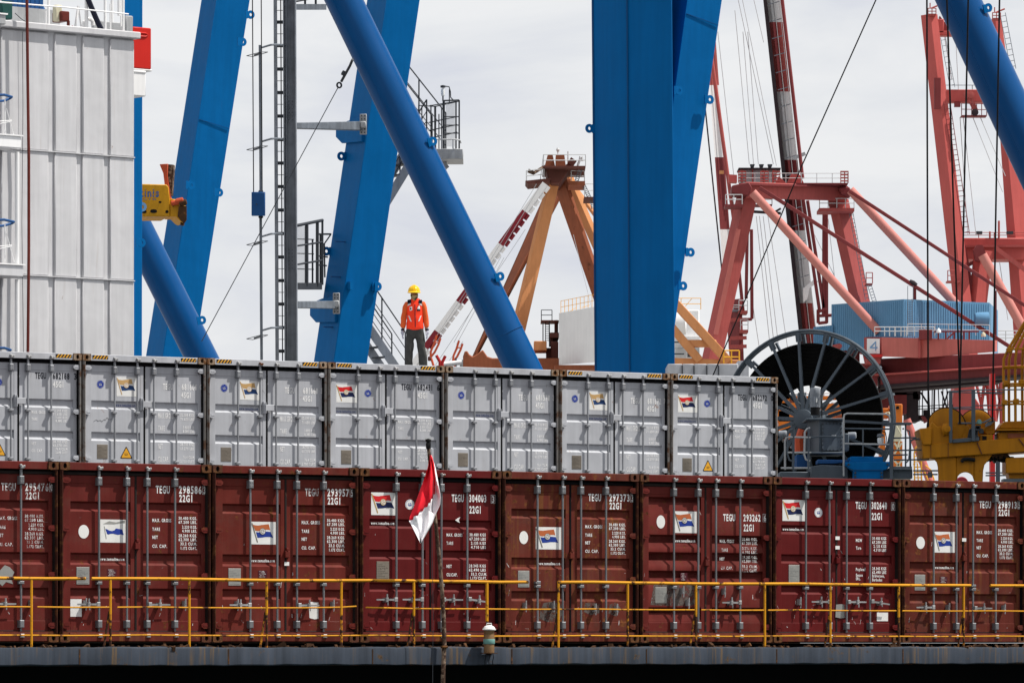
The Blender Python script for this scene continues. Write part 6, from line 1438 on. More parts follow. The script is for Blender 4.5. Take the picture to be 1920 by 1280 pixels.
for x in (1384, 1426, 1448, 1576):
    m = MB()
    for k in (0, 4.5, 9, 13.5): pbox(m, x, x + 15, 340 - k * 1.3 - 2.0, 340 - k * 1.3, RZ + .6, .3)
    for dx in (0, 7, 14): pbox(m, x + dx, x + dx + 1.2, 322, 343, RZ + .62, .2)
    m.build('ladder_cage', 'far_red', rc)
ppoly(MB(), [(1366, 327), (1382, 328), (1382, 342), (1367, 341)], RZ + 4, 1.0).build('hinge_plate', 'far_red_bright', rc)
ppoly(MB(), [(1476, 343), (1484, 326), (1500, 328), (1508, 345)], RZ + 4, 1.5).build('hinge_plate', 'far_red', rc); ppoly(MB(), [(1455, 343), (1460, 330), (1474, 343)], RZ + 4, 1.0).build('hinge_plate', 'far_red_bright', rc)
m = MB(); m.tube(P(1584, 350, RZ + 3), P(1584, 321, RZ + 3), .03, 5); m.build('lightning_rod', 'galv', rc)
ladder('ladder', rc, (1596, 400), (1626, 562), RZ + 3.6, 7, 'galv', 22, .02); pf = pbox(MB(), 1624, 1636, 531, 534, RZ + 3, 1).build('landing', 'far_red', rc); m = MB(); prail(m, [(1624, 531), (1636, 531)], RZ + 3, 20, .03, (1, .5), .35); sub(m, 'railing', 'far_red', pf); ladder('ladder', rc, (1630, 534), (1640, 566), RZ + 3.4, 7, 'galv', 6, .02)
# tower behind the left leg
tw = bleg('stair_tower', rc, 'far_red_dark', RZ + 6, (585, 1374, 1386, 1392), (640, 1371, 1386, 1394), (560, 700))
for y in (600, 634, 650): pbeam((1366, y), (1400, y - 1), RZ + 5.2, .12, .22, up=UP).build('tower_ring', 'far_red', rc)
# wires between the booms
m = MB()
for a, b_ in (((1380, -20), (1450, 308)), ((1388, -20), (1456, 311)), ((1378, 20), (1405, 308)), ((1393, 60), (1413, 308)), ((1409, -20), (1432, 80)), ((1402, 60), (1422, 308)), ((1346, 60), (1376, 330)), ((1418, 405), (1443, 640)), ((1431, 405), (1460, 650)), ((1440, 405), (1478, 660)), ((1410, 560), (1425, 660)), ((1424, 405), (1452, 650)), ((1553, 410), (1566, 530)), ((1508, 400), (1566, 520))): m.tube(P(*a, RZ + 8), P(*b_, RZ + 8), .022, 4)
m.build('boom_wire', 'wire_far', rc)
# machinery house: three clad faces with ribs
def clad(a, b_, za0, za1, zb0, zb1, pitch, amp):
    """ribbed wall from a to b (ground points); za/zb bottom and top at both ends"""
    d = Vector((b_.x - a.x, b_.y - a.y, 0)); L = d.length; d.normalize(); nrm = Vector((d.y, -d.x, 0)); n = int(L / pitch); m = MB(); vs = []
    for i in range(n):
        for f, o in ((0, 0), (.45, 0), (.55, 1), (.95, 1)):
            s = (i + f) / n * L; k = s / L; p = Vector((a.x, a.y, 0)) + d * s + nrm * amp * o
            vs += [Vector((p.x, p.y, za0 + (zb0 - za0) * k)), Vector((p.x, p.y, za1 + (zb1 - za1) * k))]
    vs += [Vector((b_.x, b_.y, zb0)), Vector((b_.x, b_.y, zb1))]
    m.add(vs, [(2 * i, 2 * i + 2, 2 * i + 3, 2 * i + 1) for i in range(len(vs) // 2 - 1)]); return m
c0, c1, c2 = P(1695, 0, 296.0), P(1559, 0, 300.5), P(1855, 0, 299.0)
zt_, zb_ = P(0, 564, 296.0).z, P(0, 650, 296.0).z
hw = clad(c1, c0, zb_, zt_, zb_, zt_, .17, .03).build('machinery_house_wall', 'house_blue', rc, smooth=False); clad(c0, c2, zb_, zt_, zb_, zt_, .17, .03).build('machinery_house_wall', 'house_blue', rc, smooth=False)
back = Vector((1.2, 7.0, 0))
m = MB(); rf = [Vector((c.x, c.y, zt_)) for c in (c1, c0, c2)]; m.add([rf[0], rf[1], rf[2], rf[2] + back, rf[0] + back] + [p + Vector((0, 0, .10)) for p in (rf[0], rf[1], rf[2], rf[2] + back, rf[0] + back)], [(4, 3, 2, 1, 0), (5, 6, 7, 8, 9)] + [(i, (i + 1) % 5, 5 + (i + 1) % 5, 5 + i) for i in range(5)]); m.build('machinery_house_roof', 'house_blue', rc, smooth=False)
m = MB(); m.add([rf[2], rf[2] + back, Vector((c2.x, c2.y, zb_)) + back, Vector((c2.x, c2.y, zb_))], [(0, 1, 2, 3)]); m.build('machinery_house_wall', 'house_blue', rc, smooth=False)
d0, d1 = P(1525, 0, 301.5), P(1562, 0, 300.2); clad(d0, d1, zb_ - .4, P(0, 612, 301).z, zb_ - .4, P(0, 611, 301).z, .17, .05).build('annex_wall', 'house_blue', rc, smooth=False)
m = MB(); m.lathe([(.02, -.45), (.32, -.45), (.40, -.3), (.42, .35), (.02, .36)], P(1842, 598, 296.4), 16, axis=(1, .1, 0)); m.build('ventilator', 'house_blue', rc); pbox(MB(), 1831, 1852, 600, 607, 296.2, .8).build('ventilator_box', 'house_blue', rc)
m = MB(); prail(m, [(1640, 630), (1752, 630)], 294.5, 17, .030, (1, .55), .62); prail(m, [(1702, 627), (1855, 629)], 295.3, 20, .020, (1, .5), .8); prail(m, [(1668, 630), (1700, 630)], 294.3, 17, .03, (1, .55), .3); m.build('girder_railing', 'far_rail', rc)
ladder('ladder', rc, (1706, 560), (1706, 630), 295.5, 8, 'galv', 16, .02); m = MB(); m.path([P(1702, 566, 295.6), P(1702, 536, 295.6), P(1712, 536, 295.6), P(1712, 566, 295.6)], .02, 5); m.build('ladder_hoop', 'galv', rc)
m = MB(); pbox(m, 1752, 1835, 620, 622.5, 294.4, .2); 
for x in (1758, 1772, 1788, 1806, 1816): pbox(m, x, x + 3, 620, 636, 294.42, .15)
m.tube(P(1776, 635, 294.4), P(1790, 622, 294.4), .05, 5); pbox(m, 1724, 1748, 618, 636, 294.2, .6); m.build('pipe_rack', 'far_red_dark', rc)
for x, y in ((1760, 620), (1844, 627)): MB().lathe([(.14, -.12), (.14, 0), (.10, .08), (.05, .1), (.04, .16), (.02, .17)], P(x, y, 294.1), 12).build('beacon', 'sign_white' if x < 1800 else 'cream', rc)
# main girder with the number board
m = MB(); A = [(1612, 632, 300.0), (1650, 632, 296.4), (1857, 638, 293.6), (1880, 640, 294.0)]; B_ = [(1612, 664, 300.0), (1650, 667, 296.4), (1726, 671, 295.4), (1865, 660, 293.5)]
m.hexa([P(1612, 664, 299.0), P(1653, 668, 296.2), P(1660, 668, 300.0), P(1620, 664, 302.0), P(1612, 632, 299.0), P(1653, 632, 296.2), P(1660, 632, 300.0), P(1620, 632, 302.0)]); m.build('girder_end', 'far_red', rc, bevel=.04)
m = MB(); m.add([P(1653, 668, 296.1), P(1724, 671, 295.2), P(1866, 659, 293.2), P(1866, 638, 293.2), P(1653, 632, 296.1)] + [P(1660, 668, 298.1), P(1724, 671, 297.5), P(1870, 659, 295.5), P(1870, 638, 295.5), P(1660, 632, 298.1)], [(0, 1, 2, 3, 4), (9, 8, 7, 6, 5)] + [((i + 1) % 5, i, 5 + i, 5 + (i + 1) % 5) for i in range(5)]); m.build('girder_plate', 'pink', rc, smooth=False)
pbox(MB(), 1722, 1726, 633, 671, 294.9, .3).build('stiffener', 'far_red', rc)
sg = P(1626, 663, 295.9); pb = MB().hexa([P(1625.5, 662.5, 297.35), P(1649.5, 662.8, 295.75), P(1649.5, 662.8, 295.85), P(1625.5, 662.5, 297.45), P(1625.5, 634.5, 297.35), P(1649.5, 634.8, 295.75), P(1649.5, 634.8, 295.85), P(1625.5, 634.5, 297.45)]).build('number_board', 'sign_white', rc, smooth=False)
v0, v1 = P(1625.5, 662.5, 297.32), P(1649.5, 662.8, 295.72); ux = (v1 - v0).normalized(); k = 296.5 / FPX; gl = v0 - Vector((ux.y, -ux.x, 0)) * -.02; o_ = v0 + Vector((ux.y, -ux.x, 0)) * .02
m = MB()
def stroke(x0, z0, x1, z1, w): m.beam(o_ + ux * x0 + UP * z0, o_ + ux * x1 + UP * z1, w, .008, up=Vector((ux.y, -ux.x, 0)))
Lw = (v1 - v0).length; u4 = Lw / 24.0
stroke(u4 * 16.6, k * 5.4, u4 * 16.6, k * 22.5, k * 2.4); stroke(u4 * 16.8, k * 22.0, u4 * 6.9, k * 11.8, k * 2.3); stroke(u4 * 6.0, k * 11.0, u4 * 20.0, k * 11.0, k * 2.3)
sub(m, 'number_four', 'sign_blue', pb, smooth=False)
pbox(MB(), 1624, 1655, 664, 669, 295.6, 1.6).build('board_shelf', 'red_bright', rc); pbox(MB(), 1626, 1651, 669, 681, 296.0, 2.0).build('girder_neck', 'far_red', rc)
ppoly(MB(), [(1600, 681), (1650, 681), (1646, 700), (1640, 800), (1620, 800), (1612, 720)], 298.0, 2.5).build('sill_leg', 'far_red_dark', rc)
ptube((1560, 652), (1622, 640), 300.0, 5.5, 10).build('girder_pipe', 'far_red', rc); ppoly(MB(), [(1555, 660), (1600, 648), (1612, 640), (1612, 680), (1555, 690)], 300.5, 2).build('girder_cheek', 'far_red_dark', rc)
def lower(pts_, Z0, Z1, dep, nm, mt):
    x0, x1 = pts_[0][0], pts_[1][0]
    q = [P(pts_[3][0], pts_[3][1], Z0), P(pts_[2][0], pts_[2][1], Z1), P(pts_[2][0], pts_[2][1], Z1) + Vector((0, dep, 0)), P(pts_[3][0], pts_[3][1], Z0) + Vector((0, dep, 0)),
         P(pts_[0][0], pts_[0][1], Z0), P(pts_[1][0], pts_[1][1], Z1), P(pts_[1][0], pts_[1][1], Z1) + Vector((0, dep, 0)), P(pts_[0][0], pts_[0][1], Z0) + Vector((0, dep, 0))]
    MB().hexa(q).build(nm, mt, rc, bevel=.03)
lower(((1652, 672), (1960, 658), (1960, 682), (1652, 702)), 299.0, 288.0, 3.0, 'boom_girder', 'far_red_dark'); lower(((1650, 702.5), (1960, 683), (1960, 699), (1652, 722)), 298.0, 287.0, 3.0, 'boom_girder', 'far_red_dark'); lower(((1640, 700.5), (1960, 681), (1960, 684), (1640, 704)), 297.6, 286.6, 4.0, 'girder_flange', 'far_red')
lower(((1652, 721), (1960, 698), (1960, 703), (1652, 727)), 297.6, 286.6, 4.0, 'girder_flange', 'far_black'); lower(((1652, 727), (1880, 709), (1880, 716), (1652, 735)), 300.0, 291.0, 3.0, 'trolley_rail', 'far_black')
for a in ((1640, 733, 1700, 775), (1700, 738, 1722, 790), (1655, 725, 1720, 740), (1712, 728, 1726, 748)): pbox(MB(), a[0], a[2], a[1], a[3], 301.0, 2.5).build('operator_trolley', 'far_black' if a[0] != 1640 else 'far_red_dark', rc)
m = MB()
for x in (1724, 1730, 1741, 1748, 1752, 1759, 1768, 1775): m.tube(P(x, 724, 302), P(x + (3 if x % 2 else -1), 790, 302), .035 if x % 3 else .06, 5)
m.tube(P(1726, 735, 302), P(1742, 760, 302), .06, 5); m.tube(P(1765, 733, 302), P(1777, 770, 302), .05, 5); m.tube(P(1778, 733, 302), P(1766, 770, 302), .05, 5); prail(m, [(1716, 772), (1786, 768)], 302, 10, .03, (1, .5), 1.0); pbox(m, 1732, 1744, 768, 780, 302, .5); m.build('trolley_rope', 'far_black', rc)
pbox(MB(), 1712, 1745, 778, 786, 301.5, 2.0).build('trolley_floor', 'far_black', rc); ppoly(MB(), [(1727, 780), (1734, 793), (1740, 790), (1734, 780)], 301, .5).build('trolley_bracket', 'far_red_dark', rc)
ppoly(MB(), [(1791, 721), (1828, 716), (1828, 745), (1836, 756), (1840, 780), (1788, 780), (1786, 750)], 310, 3.0).build('cable_drum_house', 'far_red_bright', rc, bevel=.05); ptube((1700, 786), (1778, 993), 270, 7.5, 14).build('strut_tube', 'pink', rc)
m = MB()
for a, b_, r in (((1830, 716), (1845, 780), .10), ((1846, 716), (1838, 780), .10), ((1856, 714), (1862, 790), .30), ((1868, 712), (1880, 790), .08), ((1880, 712), (1868, 790), .08), ((1836, 740), (1880, 738), .06), ((1836, 760), (1880, 759), .06), ((1876, 712), (1878, 800), .12)): m.tube(P(*a, 312), P(*b_, 312), r, 6)
m.build('boom_lattice', 'far_red', rc)

# ------------------------------------------------------------------ second red crane at the far right
fc2 = thing('container_crane', 'distant red crane portal at the far right behind the blue tube', 'crane', Vector((P(1850, 690, 420).x, 420, KZ)))
bleg('leg', fc2, 'far_red_bright', 420, (30, 1729, 1745, 1759), (400, 1771, 1787, 1803), (26, 690)); bleg('leg', fc2, 'far_red_bright', 424, (40, 1861, 1867, 1879), (400, 1887, 1900, 1930), (34, 700))
for x, y in ((1746, 24), (1867, 32)):
    p = pbox(MB(), x - 6, x + 9, y + 2, y + 5, 419.5, 1).build('top_platform', 'far_red', fc2); m = MB(); prail(m, [(x - 6, y + 3), (x + 9, y + 3)], 419.5, 11, .04, (1, .5), .35); m.tube(P(x - 2, y - 8, 420), P(x - 2, y - 18, 420), .05, 5); m.tube(P(x, y - 8, 420), P(x + 17, y - 15, 420), .07, 5); sub(m, 'railing', 'far_red', p)
for y0, y1, x0, x1 in ((58, 66, 1757, 1866), (36, 62, 1757, 1770), (168, 191, 1770, 1878)): pbox(MB(), x0, x1, y0, y1, 421, 1.5).build('cross_beam', 'far_red_bright', fc2, bevel=.05)
ppoly(MB(), [(1762, 30), (1774, 45), (1778, 58), (1760, 58)], 421.5, 1).build('gusset', 'far_red_dark', fc2)
m = MB(); prail(m, [(1772, 168), (1874, 168)], 420.8, 8, .03, (1,), 2.5); m.build('beam_railing', 'galv', fc2)
for x, y in ((1828, 211), (1812, 178), (1820, 178)): MB().lathe([(.15, -.1), (.30, -.08), (.30, .08), (.15, .1)], P(x, y, 420), 12, axis=(0, 1, 0)).build('sheave', 'far_black' if y > 200 else 'far_red', fc2)
for a, b_ in (((1811, 178), (1826, 205)), ((1819, 178), (1832, 208))): pbeam(a, b_, 420.3, .2, .25, up=(0, 1, 0)).build('sheave_arm', 'far_red', fc2)
pf = pbox(MB(), 1803, 1850, 216, 218.5, 420, 1.2).build('catwalk', 'far_red_dark', fc2); m = MB(); prail(m, [(1803, 216), (1850, 217)], 420, 22, .035, (1, .5), .45); pbox(m, 1790, 1801, 191, 200, 420.5, .6); sub(m, 'railing', 'far_red_dark', pf)
ladder('ladder', fc2, (1775, 190), (1812, 440), 419.5, 12, 'far_red_dark', 26, .035); ladder('ladder', fc2, (1880, 25), (1900, 130), 423.5, 10, 'galv', 10, .03); ladder('ladder', fc2, (1768, 70), (1786, 165), 419.5, 9, 'galv', 9, .025)
pbox(MB(), 1752, 1764, 146, 204, 419.4, .5).build('cage', 'far_red_dark', fc2)
pbox(MB(), 1803, 1925, 446, 486, 423, 3.5).build('portal_beam', 'far_red_bright', fc2, bevel=.08); pbox(MB(), 1800, 1925, 459, 463, 422.4, .8).build('beam_flange', 'far_red', fc2)
m = MB(); prail(m, [(1806, 446), (1922, 446)], 422.8, 10, .035, (1, .5), 1.2); m.tube(P(1873, 446, 423), P(1873, 414, 423), .09, 6); m.tube(P(1856, 446, 423), P(1856, 434, 423), .08, 6); m.build('beam_railing', 'far_red', fc2)
for x in (1836, 1894): pbox(MB(), x - 6, x + 6, 433.5, 438.5, 422, .6).build('flood_light', 'galv_dark', fc2)
for a, b_, w in (((1806, 462), (1822, 550), .7), ((1808, 500), (1830, 490), .3), ((1806, 520), (1822, 540), .4)): pbeam(a, b_, 421.5, .4, w, up=UP if w < .5 else (0, 1, 0)).build('brace', 'far_red_dark', fc2)
bleg('inner_leg', fc2, 'far_red_bright', 420.5, (485, 1826, 1838, 1862), (560, 1818, 1830, 1853), (470, 640)); ppoly(MB(), [(1826, 468), (1832, 459), (1842, 459), (1850, 478), (1838, 490), (1830, 488)], 419.5, 1.2).build('joint_plate', 'far_red_dark', fc2)
ptube((1842, 478), (1925, 628), 418.8, 9.0, 18).build('strut_tube', 'pink_light', fc2); pbeam((1866, 464), (1930, 512), 421, .3, .34, up=UP).build('tie_rod', 'far_red', fc2)
pf = pbox(MB(), 1776, 1800, 526, 529, 419, 1.5).build('catwalk', 'far_red', fc2); m = MB(); prail(m, [(1777, 526), (1790, 526)], 419, 19, .04, (1, .5), .4); sub(m, 'railing', 'far_red', pf)
m = MB()
for a, b_ in (((1771, 70), (1785, 150)), ((1773, 70), (1790, 160)), ((1792, 70), (1797, 168)), ((1800, 220), (1815, 440)), ((1806, 220), (1830, 440)), ((1822, 215), (1880, 360)), ((1836, 215), (1885, 330)), ((1874, 490), (1890, 600))): m.tube(P(*a, 421), P(*b_, 421), .03, 4)
m.build('rope', 'wire_far', fc2)
m = MB(); prail(m, [(1866, 640), (1925, 640)], 330, 20, .03, (1, .66, .33), .6); m.build('quay_railing', 'far_rail', rc)
# ------------------------------------------------------------------ cable reel on its own carriage
EZ = 116.0; ke = EZ / FPX
EN = Vector((-math.sin(R(21)), -math.cos(R(21)), 0)); EA = Vector((math.cos(R(21)), -math.sin(R(21)), 0))
ec = P(1518, 787, EZ)
reel = thing('cable_reel', 'big grey spoked reel wound with black cable right of the grey containers', 'cable reel', Vector((ec.x, ec.y, CAMZ + (YH - 900) / FPX * EZ)))
def ep(r, t, o=0.0): return ec + EA * (r * math.sin(R(t))) + UP * (r * math.cos(R(t))) + EN * o
RR = 167 * ke
for o, r in ((.16, .032), (.02, .026)):
    MB().path([ep(RR, t, o) for t in range(0, 360, 5)], r, 8, closed=True).build('rim', 'reel_grey', reel)
MB().path([ep(RR * .972, t, .10) for t in range(0, 360, 5)], .030, 6, closed=True).build('rim', 'reel_grey', reel)
nose = ec + EN * .42
for k in range(18):
    t = -6.5 + k * 20
    MB().beam(ep(RR * .985, t, .13), nose + (ep(.20, t) - ec), .045, .095, up=EN, w2=.08, h2=.07).build('spoke', 'reel_grey', reel)
    MB().beam(ep(RR * .985, t, -.28), ep(.30, t, -.50), .05, .10, up=EN, w2=.08, h2=.08).build('spoke', 'reel_grey', reel)
    MB().beam(ep(RR * .985, t, .17), ep(RR * .88, t, .165), .14, .02, up=EN).build('spoke_foot', 'reel_grey', reel)
# wound cable: ridged turns between inner and outer radius
prof = []; r0, r1 = RR * .385, RR * .862; nt = 30
for i in range(nt):
    a = r0 + (r1 - r0) * i / nt; d = (r1 - r0) / nt
    for f, o in ((.06, -.020), (.25, .004), (.5, .012), (.75, .004), (.94, -.020)): prof.append((a + d * f, .055 + o))
m = MB(); n = 96; s_, u_ = frame(EN); vs = []
full = [(r0, -.02)] + prof + [(r1, .04), (r1, -.02)]
for r, o in full:
    for i in range(n):
        t = 2 * math.pi * i / n; vs.append(ec + EN * o + (s_ * math.cos(t) + u_ * math.sin(t)) * r)
k_ = len(full)
m.add(vs, [(j * n + i, j * n + (i + 1) % n, ((j + 1) % k_) * n + (i + 1) % n, ((j + 1) % k_) * n + i) for j in range(k_) for i in range(n)])
m.build('wound_cable', 'cable_black', reel)
MB().lathe([(.05, -.7), (.28, -.68), (.30, .30), (.24, .36), (.22, .52), (.08, .56)], ec, 24, axis=EN).build('hub', 'reel_grey', reel)
pbox(MB(), 1484, 1560, 782, 900, EZ + 1.3, .5).build('stand', 'reel_grey', reel, bevel=.02); pbox(MB(), 1496, 1512, 735, 790, EZ + 1.5, .3).build('stand', 'reel_grey', reel, bevel=.02)
gx = thing('reel_drive', 'grey bolted gearbox with vertical motor in front of the cable reel', 'gearbox', P(1550, 900, 113.4))
GZ = 113.2
q = [P(1514, 846, 114.3), P(1536, 849, GZ), P(1580, 849, GZ + .2), P(1580, 849, GZ + 1.6), P(1514, 846, 115.4)]; t_ = [P(1514, 787, 114.3), P(1536, 786, GZ), P(1580, 786, GZ + .2), P(1580, 786, GZ + 1.6), P(1514, 787, 115.4)]
m = MB(); m.add(q + t_, [(4, 3, 2, 1, 0), (5, 6, 7, 8, 9)] + [(i, (i + 1) % 5, 5 + (i + 1) % 5, 5 + i) for i in range(5)]); gbx = m.build('housing', 'reel_grey', gx, bevel=.015)
for (a, b_) in (((1541, 792, GZ - .03), (1579, 845, GZ + .13)),):
    m = MB(); m.hexa([P(a[0], b_[1], a[2]), P(b_[0], b_[1], b_[2]), P(b_[0], b_[1], b_[2] + .04), P(a[0], b_[1], a[2] + .06), P(a[0], a[1], a[2]), P(b_[0], a[1], b_[2]), P(b_[0], a[1], b_[2] + .04), P(a[0], a[1], a[2] + .06)]); cv = m.build('cover_plate', 'reel_grey', gx, bevel=.008)
    m = MB()
    for i in range(6):
        for y in (793.5, 843.5): m.lathe([(.018, -.02), (.018, .02)], P(543 * 0 + 1543 + i * 6.7, y, GZ - .03 + .026 * i), 6, axis=(0, -1, 0))
    for j in range(7):
        for x in (1542.5, 1577.5): m.lathe([(.018, -.02), (.018, .02)], P(x, 795 + j * 7.7, GZ - .03 + (.13 if x > 1570 else 0)), 6, axis=(0, -1, 0))
    sub(m, 'bolt', 'galv_dark', cv)
    sub(MB().hexa([P(x, y, z_) for y in (818, 815) for x, z_ in ((1559, GZ), (1567.5, GZ + .03), (1567.5, GZ + .08), (1559, GZ + .06))]), 'maker_plate', 'galv_light', cv, smooth=False)
m = MB(); pbox(m, 1512, 1583, 783.5, 787, GZ - .05, 1.8); pbox(m, 1510, 1583, 847, 850, GZ - .05, 1.8); m.build('flange', 'reel_grey', gx, bevel=.01)
pbox(MB(), 1580, 1592, 812, 845, GZ + .3, .6).build('end_cover', 'reel_grey', gx, bevel=.02)
mt = MB().lathe([(.05, -.22), (.112, -.22), (.112, .05), (.118, .06), (.118, .19), (.105, .22), (.05, .225)], P(1528.5, 745, GZ + .4), 24).build('motor', 'mast_steel', gx)
m = MB()
for i in range(14):
    t = 2 * math.pi * i / 14; c = P(1528.5, 751, GZ + .4) + Vector((math.cos(t) * .114, math.sin(t) * .114, 0)); m.beam(c - UP * .12, c + UP * .08, .012, .02, up=Vector((math.cos(t), math.sin(t), 0)))
sub(m, 'cooling_fin', 'mast_steel', mt); sub(pbox(MB(), 1530, 1532.5, 747, 754, GZ + .26, .02), 'maker_plate', 'sticker', mt)
MB().lathe([(.105, 0), (.105, .20)], P(1528.5, 778, GZ + .4), 18).build('coupling', 'dark', gx)
MB().path([P(1539, 742, GZ + .3), P(1541, 752, GZ + .2), P(1541, 785, GZ + .2)], .014, 6).build('motor_cable', 'wire', gx)
for x, y, Z in ((1598, 816, GZ + .5), (1468, 813, GZ + 1.0)): MB().lathe([(.04, -.10), (.075, -.09), (.08, .07), (.06, .09)], P(x, y, Z), 16, axis=(1, -.2, 0)).build('small_motor', 'mast_steel', gx)
m = MB(); m.path([P(1506, 806, GZ + 1), P(1502, 818, GZ + 1), P(1498, 826, GZ + 1), P(1500, 846, GZ + 1)], .12, 8); m.build('swivel_joint', 'orange_hook', gx)
cg = thing('reel_platform', 'grey railed platform with blue beam under the cable reel', 'platform', P(1590, 900, 113.0))
DZ = 112.4
pl = pbox(MB(), 1462, 1520, 884, 900, DZ + .6, 2.0).build('deck_beam', 'reel_grey', cg, bevel=.015); ppoly(MB(), [(1521, 874), (1540, 871), (1590, 873), (1590, 900), (1521, 900)], DZ + .2, 2.0).build('deck_beam', 'reel_grey', cg, bevel=.015)
pbox(MB(), 1583, 1672, 880, 900, DZ + .5, 1.5).build('deck_beam', 'reel_grey', cg, bevel=.015); pbox(MB(), 1655, 1711, 879, 897, DZ, 2.0).build('deck_beam', 'reel_grey', cg, bevel=.015); pbox(MB(), 1672, 1710, 874, 880, DZ - .1, 1.4).build('foot_plate', 'galv', cg)
ppoly(MB(), [(1533, 861), (1594, 862), (1594, 866), (1562, 869), (1533, 869)], DZ + .3, .8).build('blue_beam', 'blue_dark', cg, bevel=.015); pbox(MB(), 1594.5, 1656, 855.5, 866, DZ - .1, 1.0).build('blue_beam', 'blue', cg, bevel=.015)
bb = ppoly(MB(), [(1585, 866), (1669, 865), (1669, 873), (1662, 880), (1656, 881), (1656, 898), (1601, 898), (1601, 881), (1592, 877), (1586, 871)], DZ - .25, 1.2).build('blue_beam', 'blue', cg, bevel=.015)
sub(pbox(MB(), 1601, 1656, 880, 881.5, DZ - .28, .05), 'joint_strip', 'blue_seam', bb); m = MB()
for x, y in ((1591, 870.5), (1664, 870), (1603.5, 886), (1603.5, 893), (1653, 886), (1653, 893)): m.lathe([(.025, -.02), (.025, .03)], P(x, y, DZ - .27), 8, axis=(0, -1, 0))
sub(m, 'bolt', 'galv_dark', bb)
pbox(MB(), 1494, 1516, 852, 876, DZ + 1.6, 1).build('blue_post', 'blue_dark', cg)
pst = MB().beam(P(1671, 900, DZ - .2), P(1671.5, 793, DZ - .2), .085, .10, up=(0, 1, 0)).build('corner_post', 'reel_grey', cg, bevel=.01)
pbox(MB(), 1666, 1710, 791.5, 795.5, DZ - .25, .5).build('cap_rail', 'reel_grey', cg, bevel=.01)
def rr(pts_, r=.019, mat='reel_grey', Z=DZ - .15): return MB().path([P(x, y, Z) for x, y in pts_], r, 7).build('handrail', mat, cg)
rr([(1582, 892), (1582, 782), (1583.5, 777), (1588, 775), (1661, 776), (1667, 779), (1669, 785), (1669, 796)], .022, 'galv_light'); rr([(1583, 803), (1669, 804)]); rr([(1583, 831.5), (1669, 833)], .022, 'galv_light'); rr([(1618, 804), (1618, 856)])
rr([(1520, 820), (1541, 818), (1582, 819)], .02); rr([(1476, 848), (1521, 848)], .022, 'galv_light'); rr([(1464, 877), (1519, 877)], .022, 'galv_light'); rr([(1472, 880), (1472, 826), (1474, 821), (1478, 819), (1520, 820)], .024, 'galv_light')
rr([(1516, 878), (1516, 848)], .03); rr([(1519, 802), (1513, 804), (1509, 810), (1508, 852), (1511, 861), (1519, 864)], .024, 'galv_light'); rr([(1489, 804), (1481, 806), (1477, 812), (1476, 850), (1480, 862), (1490, 866)], .022); rr([(1488, 802), (1487, 880)], .03); rr([(1516, 802), (1516, 850)], .025)
for y, x0, x1 in ((821, 1672, 1718), (844, 1672, 1740), (853, 1674, 1702), (862, 1676, 1742), (804, 1692, 1695)): rr([(x0, y), (x1, y - 1)], .018)
rr([(1698, 874), (1698, 792)], .02); rr([(1707, 874), (1707, 828), (1709, 825), (1714, 823), (1742, 823)], .022); rr([(1700, 806), (1705, 808), (1706, 815), (1706, 838), (1704, 862), (1698, 868)], .018); rr([(1744, 895), (1744, 884)], .05); rr([(1712, 882), (1760, 882)], .018); rr([(1712, 889), (1758, 889)], .018)
MB().path([P(1653, 808, DZ + .1), P(1660, 810, DZ + .1), P(1662, 820, DZ + .1), P(1661, 835, DZ + .1)], .012, 6).build('lamp_cable', 'wire', cg)
lampo = MB().lathe([(.03, -.13), (.06, -.11), (.075, -.02), (.07, .03), (.03, .04)], P(1651, 823, DZ + .1), 14).build('lamp_glass', 'glass', cg); sub(MB().lathe([(.02, .03), (.085, .035), (.07, .09), (.02, .1)], P(1651, 821, DZ + .1), 14), 'lamp_cap', 'galv', lampo)
# orange lattice tower and frames seen past and through the reel
og = thing('orange_frame', 'bright orange lattice frame behind the cable reel', 'frame', P(1670, 890, 150.0))
pbox(MB(), 1644, 1668, 765, 783, 150.5, 1).build('cross_member', 'orange_bright', og, bevel=.02); pbox(MB(), 1671, 1692, 757, 794, 150, 1.2).build('head_block', 'orange_bright', og, bevel=.02); MB().lathe([(.05, -.04), (.05, .04)], P(1683, 764, 149.95), 12, axis=(0, -1, 0)).build('pin', 'dark', og)
pbox(MB(), 1677, 1690, 794, 827, 150, .8).build('post', 'cream', og); pbox(MB(), 1676, 1692, 827, 885, 150.3, .6).build('post', 'orange_bright', og); pbox(MB(), 1650, 1660, 790, 885, 150.3, .6).build('post', 'orange_bright', og)
for a, b_ in (((1677, 830), (1691, 850)), ((1691, 830), (1677, 850)), ((1676, 862), (1692, 880)), ((1692, 862), (1676, 880))): pbeam(a, b_, 149.9, .1, .05, up=UP).build('lattice_bar', 'cream', og)
MB().path([P(1660, 775, 148), P(1666, 772, 148), P(1690, 815, 148), P(1682, 840, 148)], .03, 6).build('hose', 'cream', og)
for x0, x1, y0, y1 in ((1455, 1512, 755, 764), (1455, 1512, 770, 790), (1460, 1480, 735, 800), (1500, 1512, 735, 800), (1548, 1568, 775, 790), (1470, 1600, 742, 748), (1520, 1600, 756, 776), (1480, 1560, 797, 840), (1440, 1500, 800, 812)): pbox(MB(), x0, x1, y0, y1, 152 + (x0 % 5) * .3, .6).build('cross_member', 'orange_bright', og)
for x0, x1, y0, y1, mt_ in ((1466, 1500, 744, 800, 'orange_rust_shade'), (1504, 1540, 752, 800, 'rust_dark'), (1544, 1592, 760, 806, 'orange_rust_shade'), (1470, 1496, 806, 870, 'rust_dark')): pbox(MB(), x0, x1, y0, y1, 153.5, .6).build('side_panel', mt_, og)
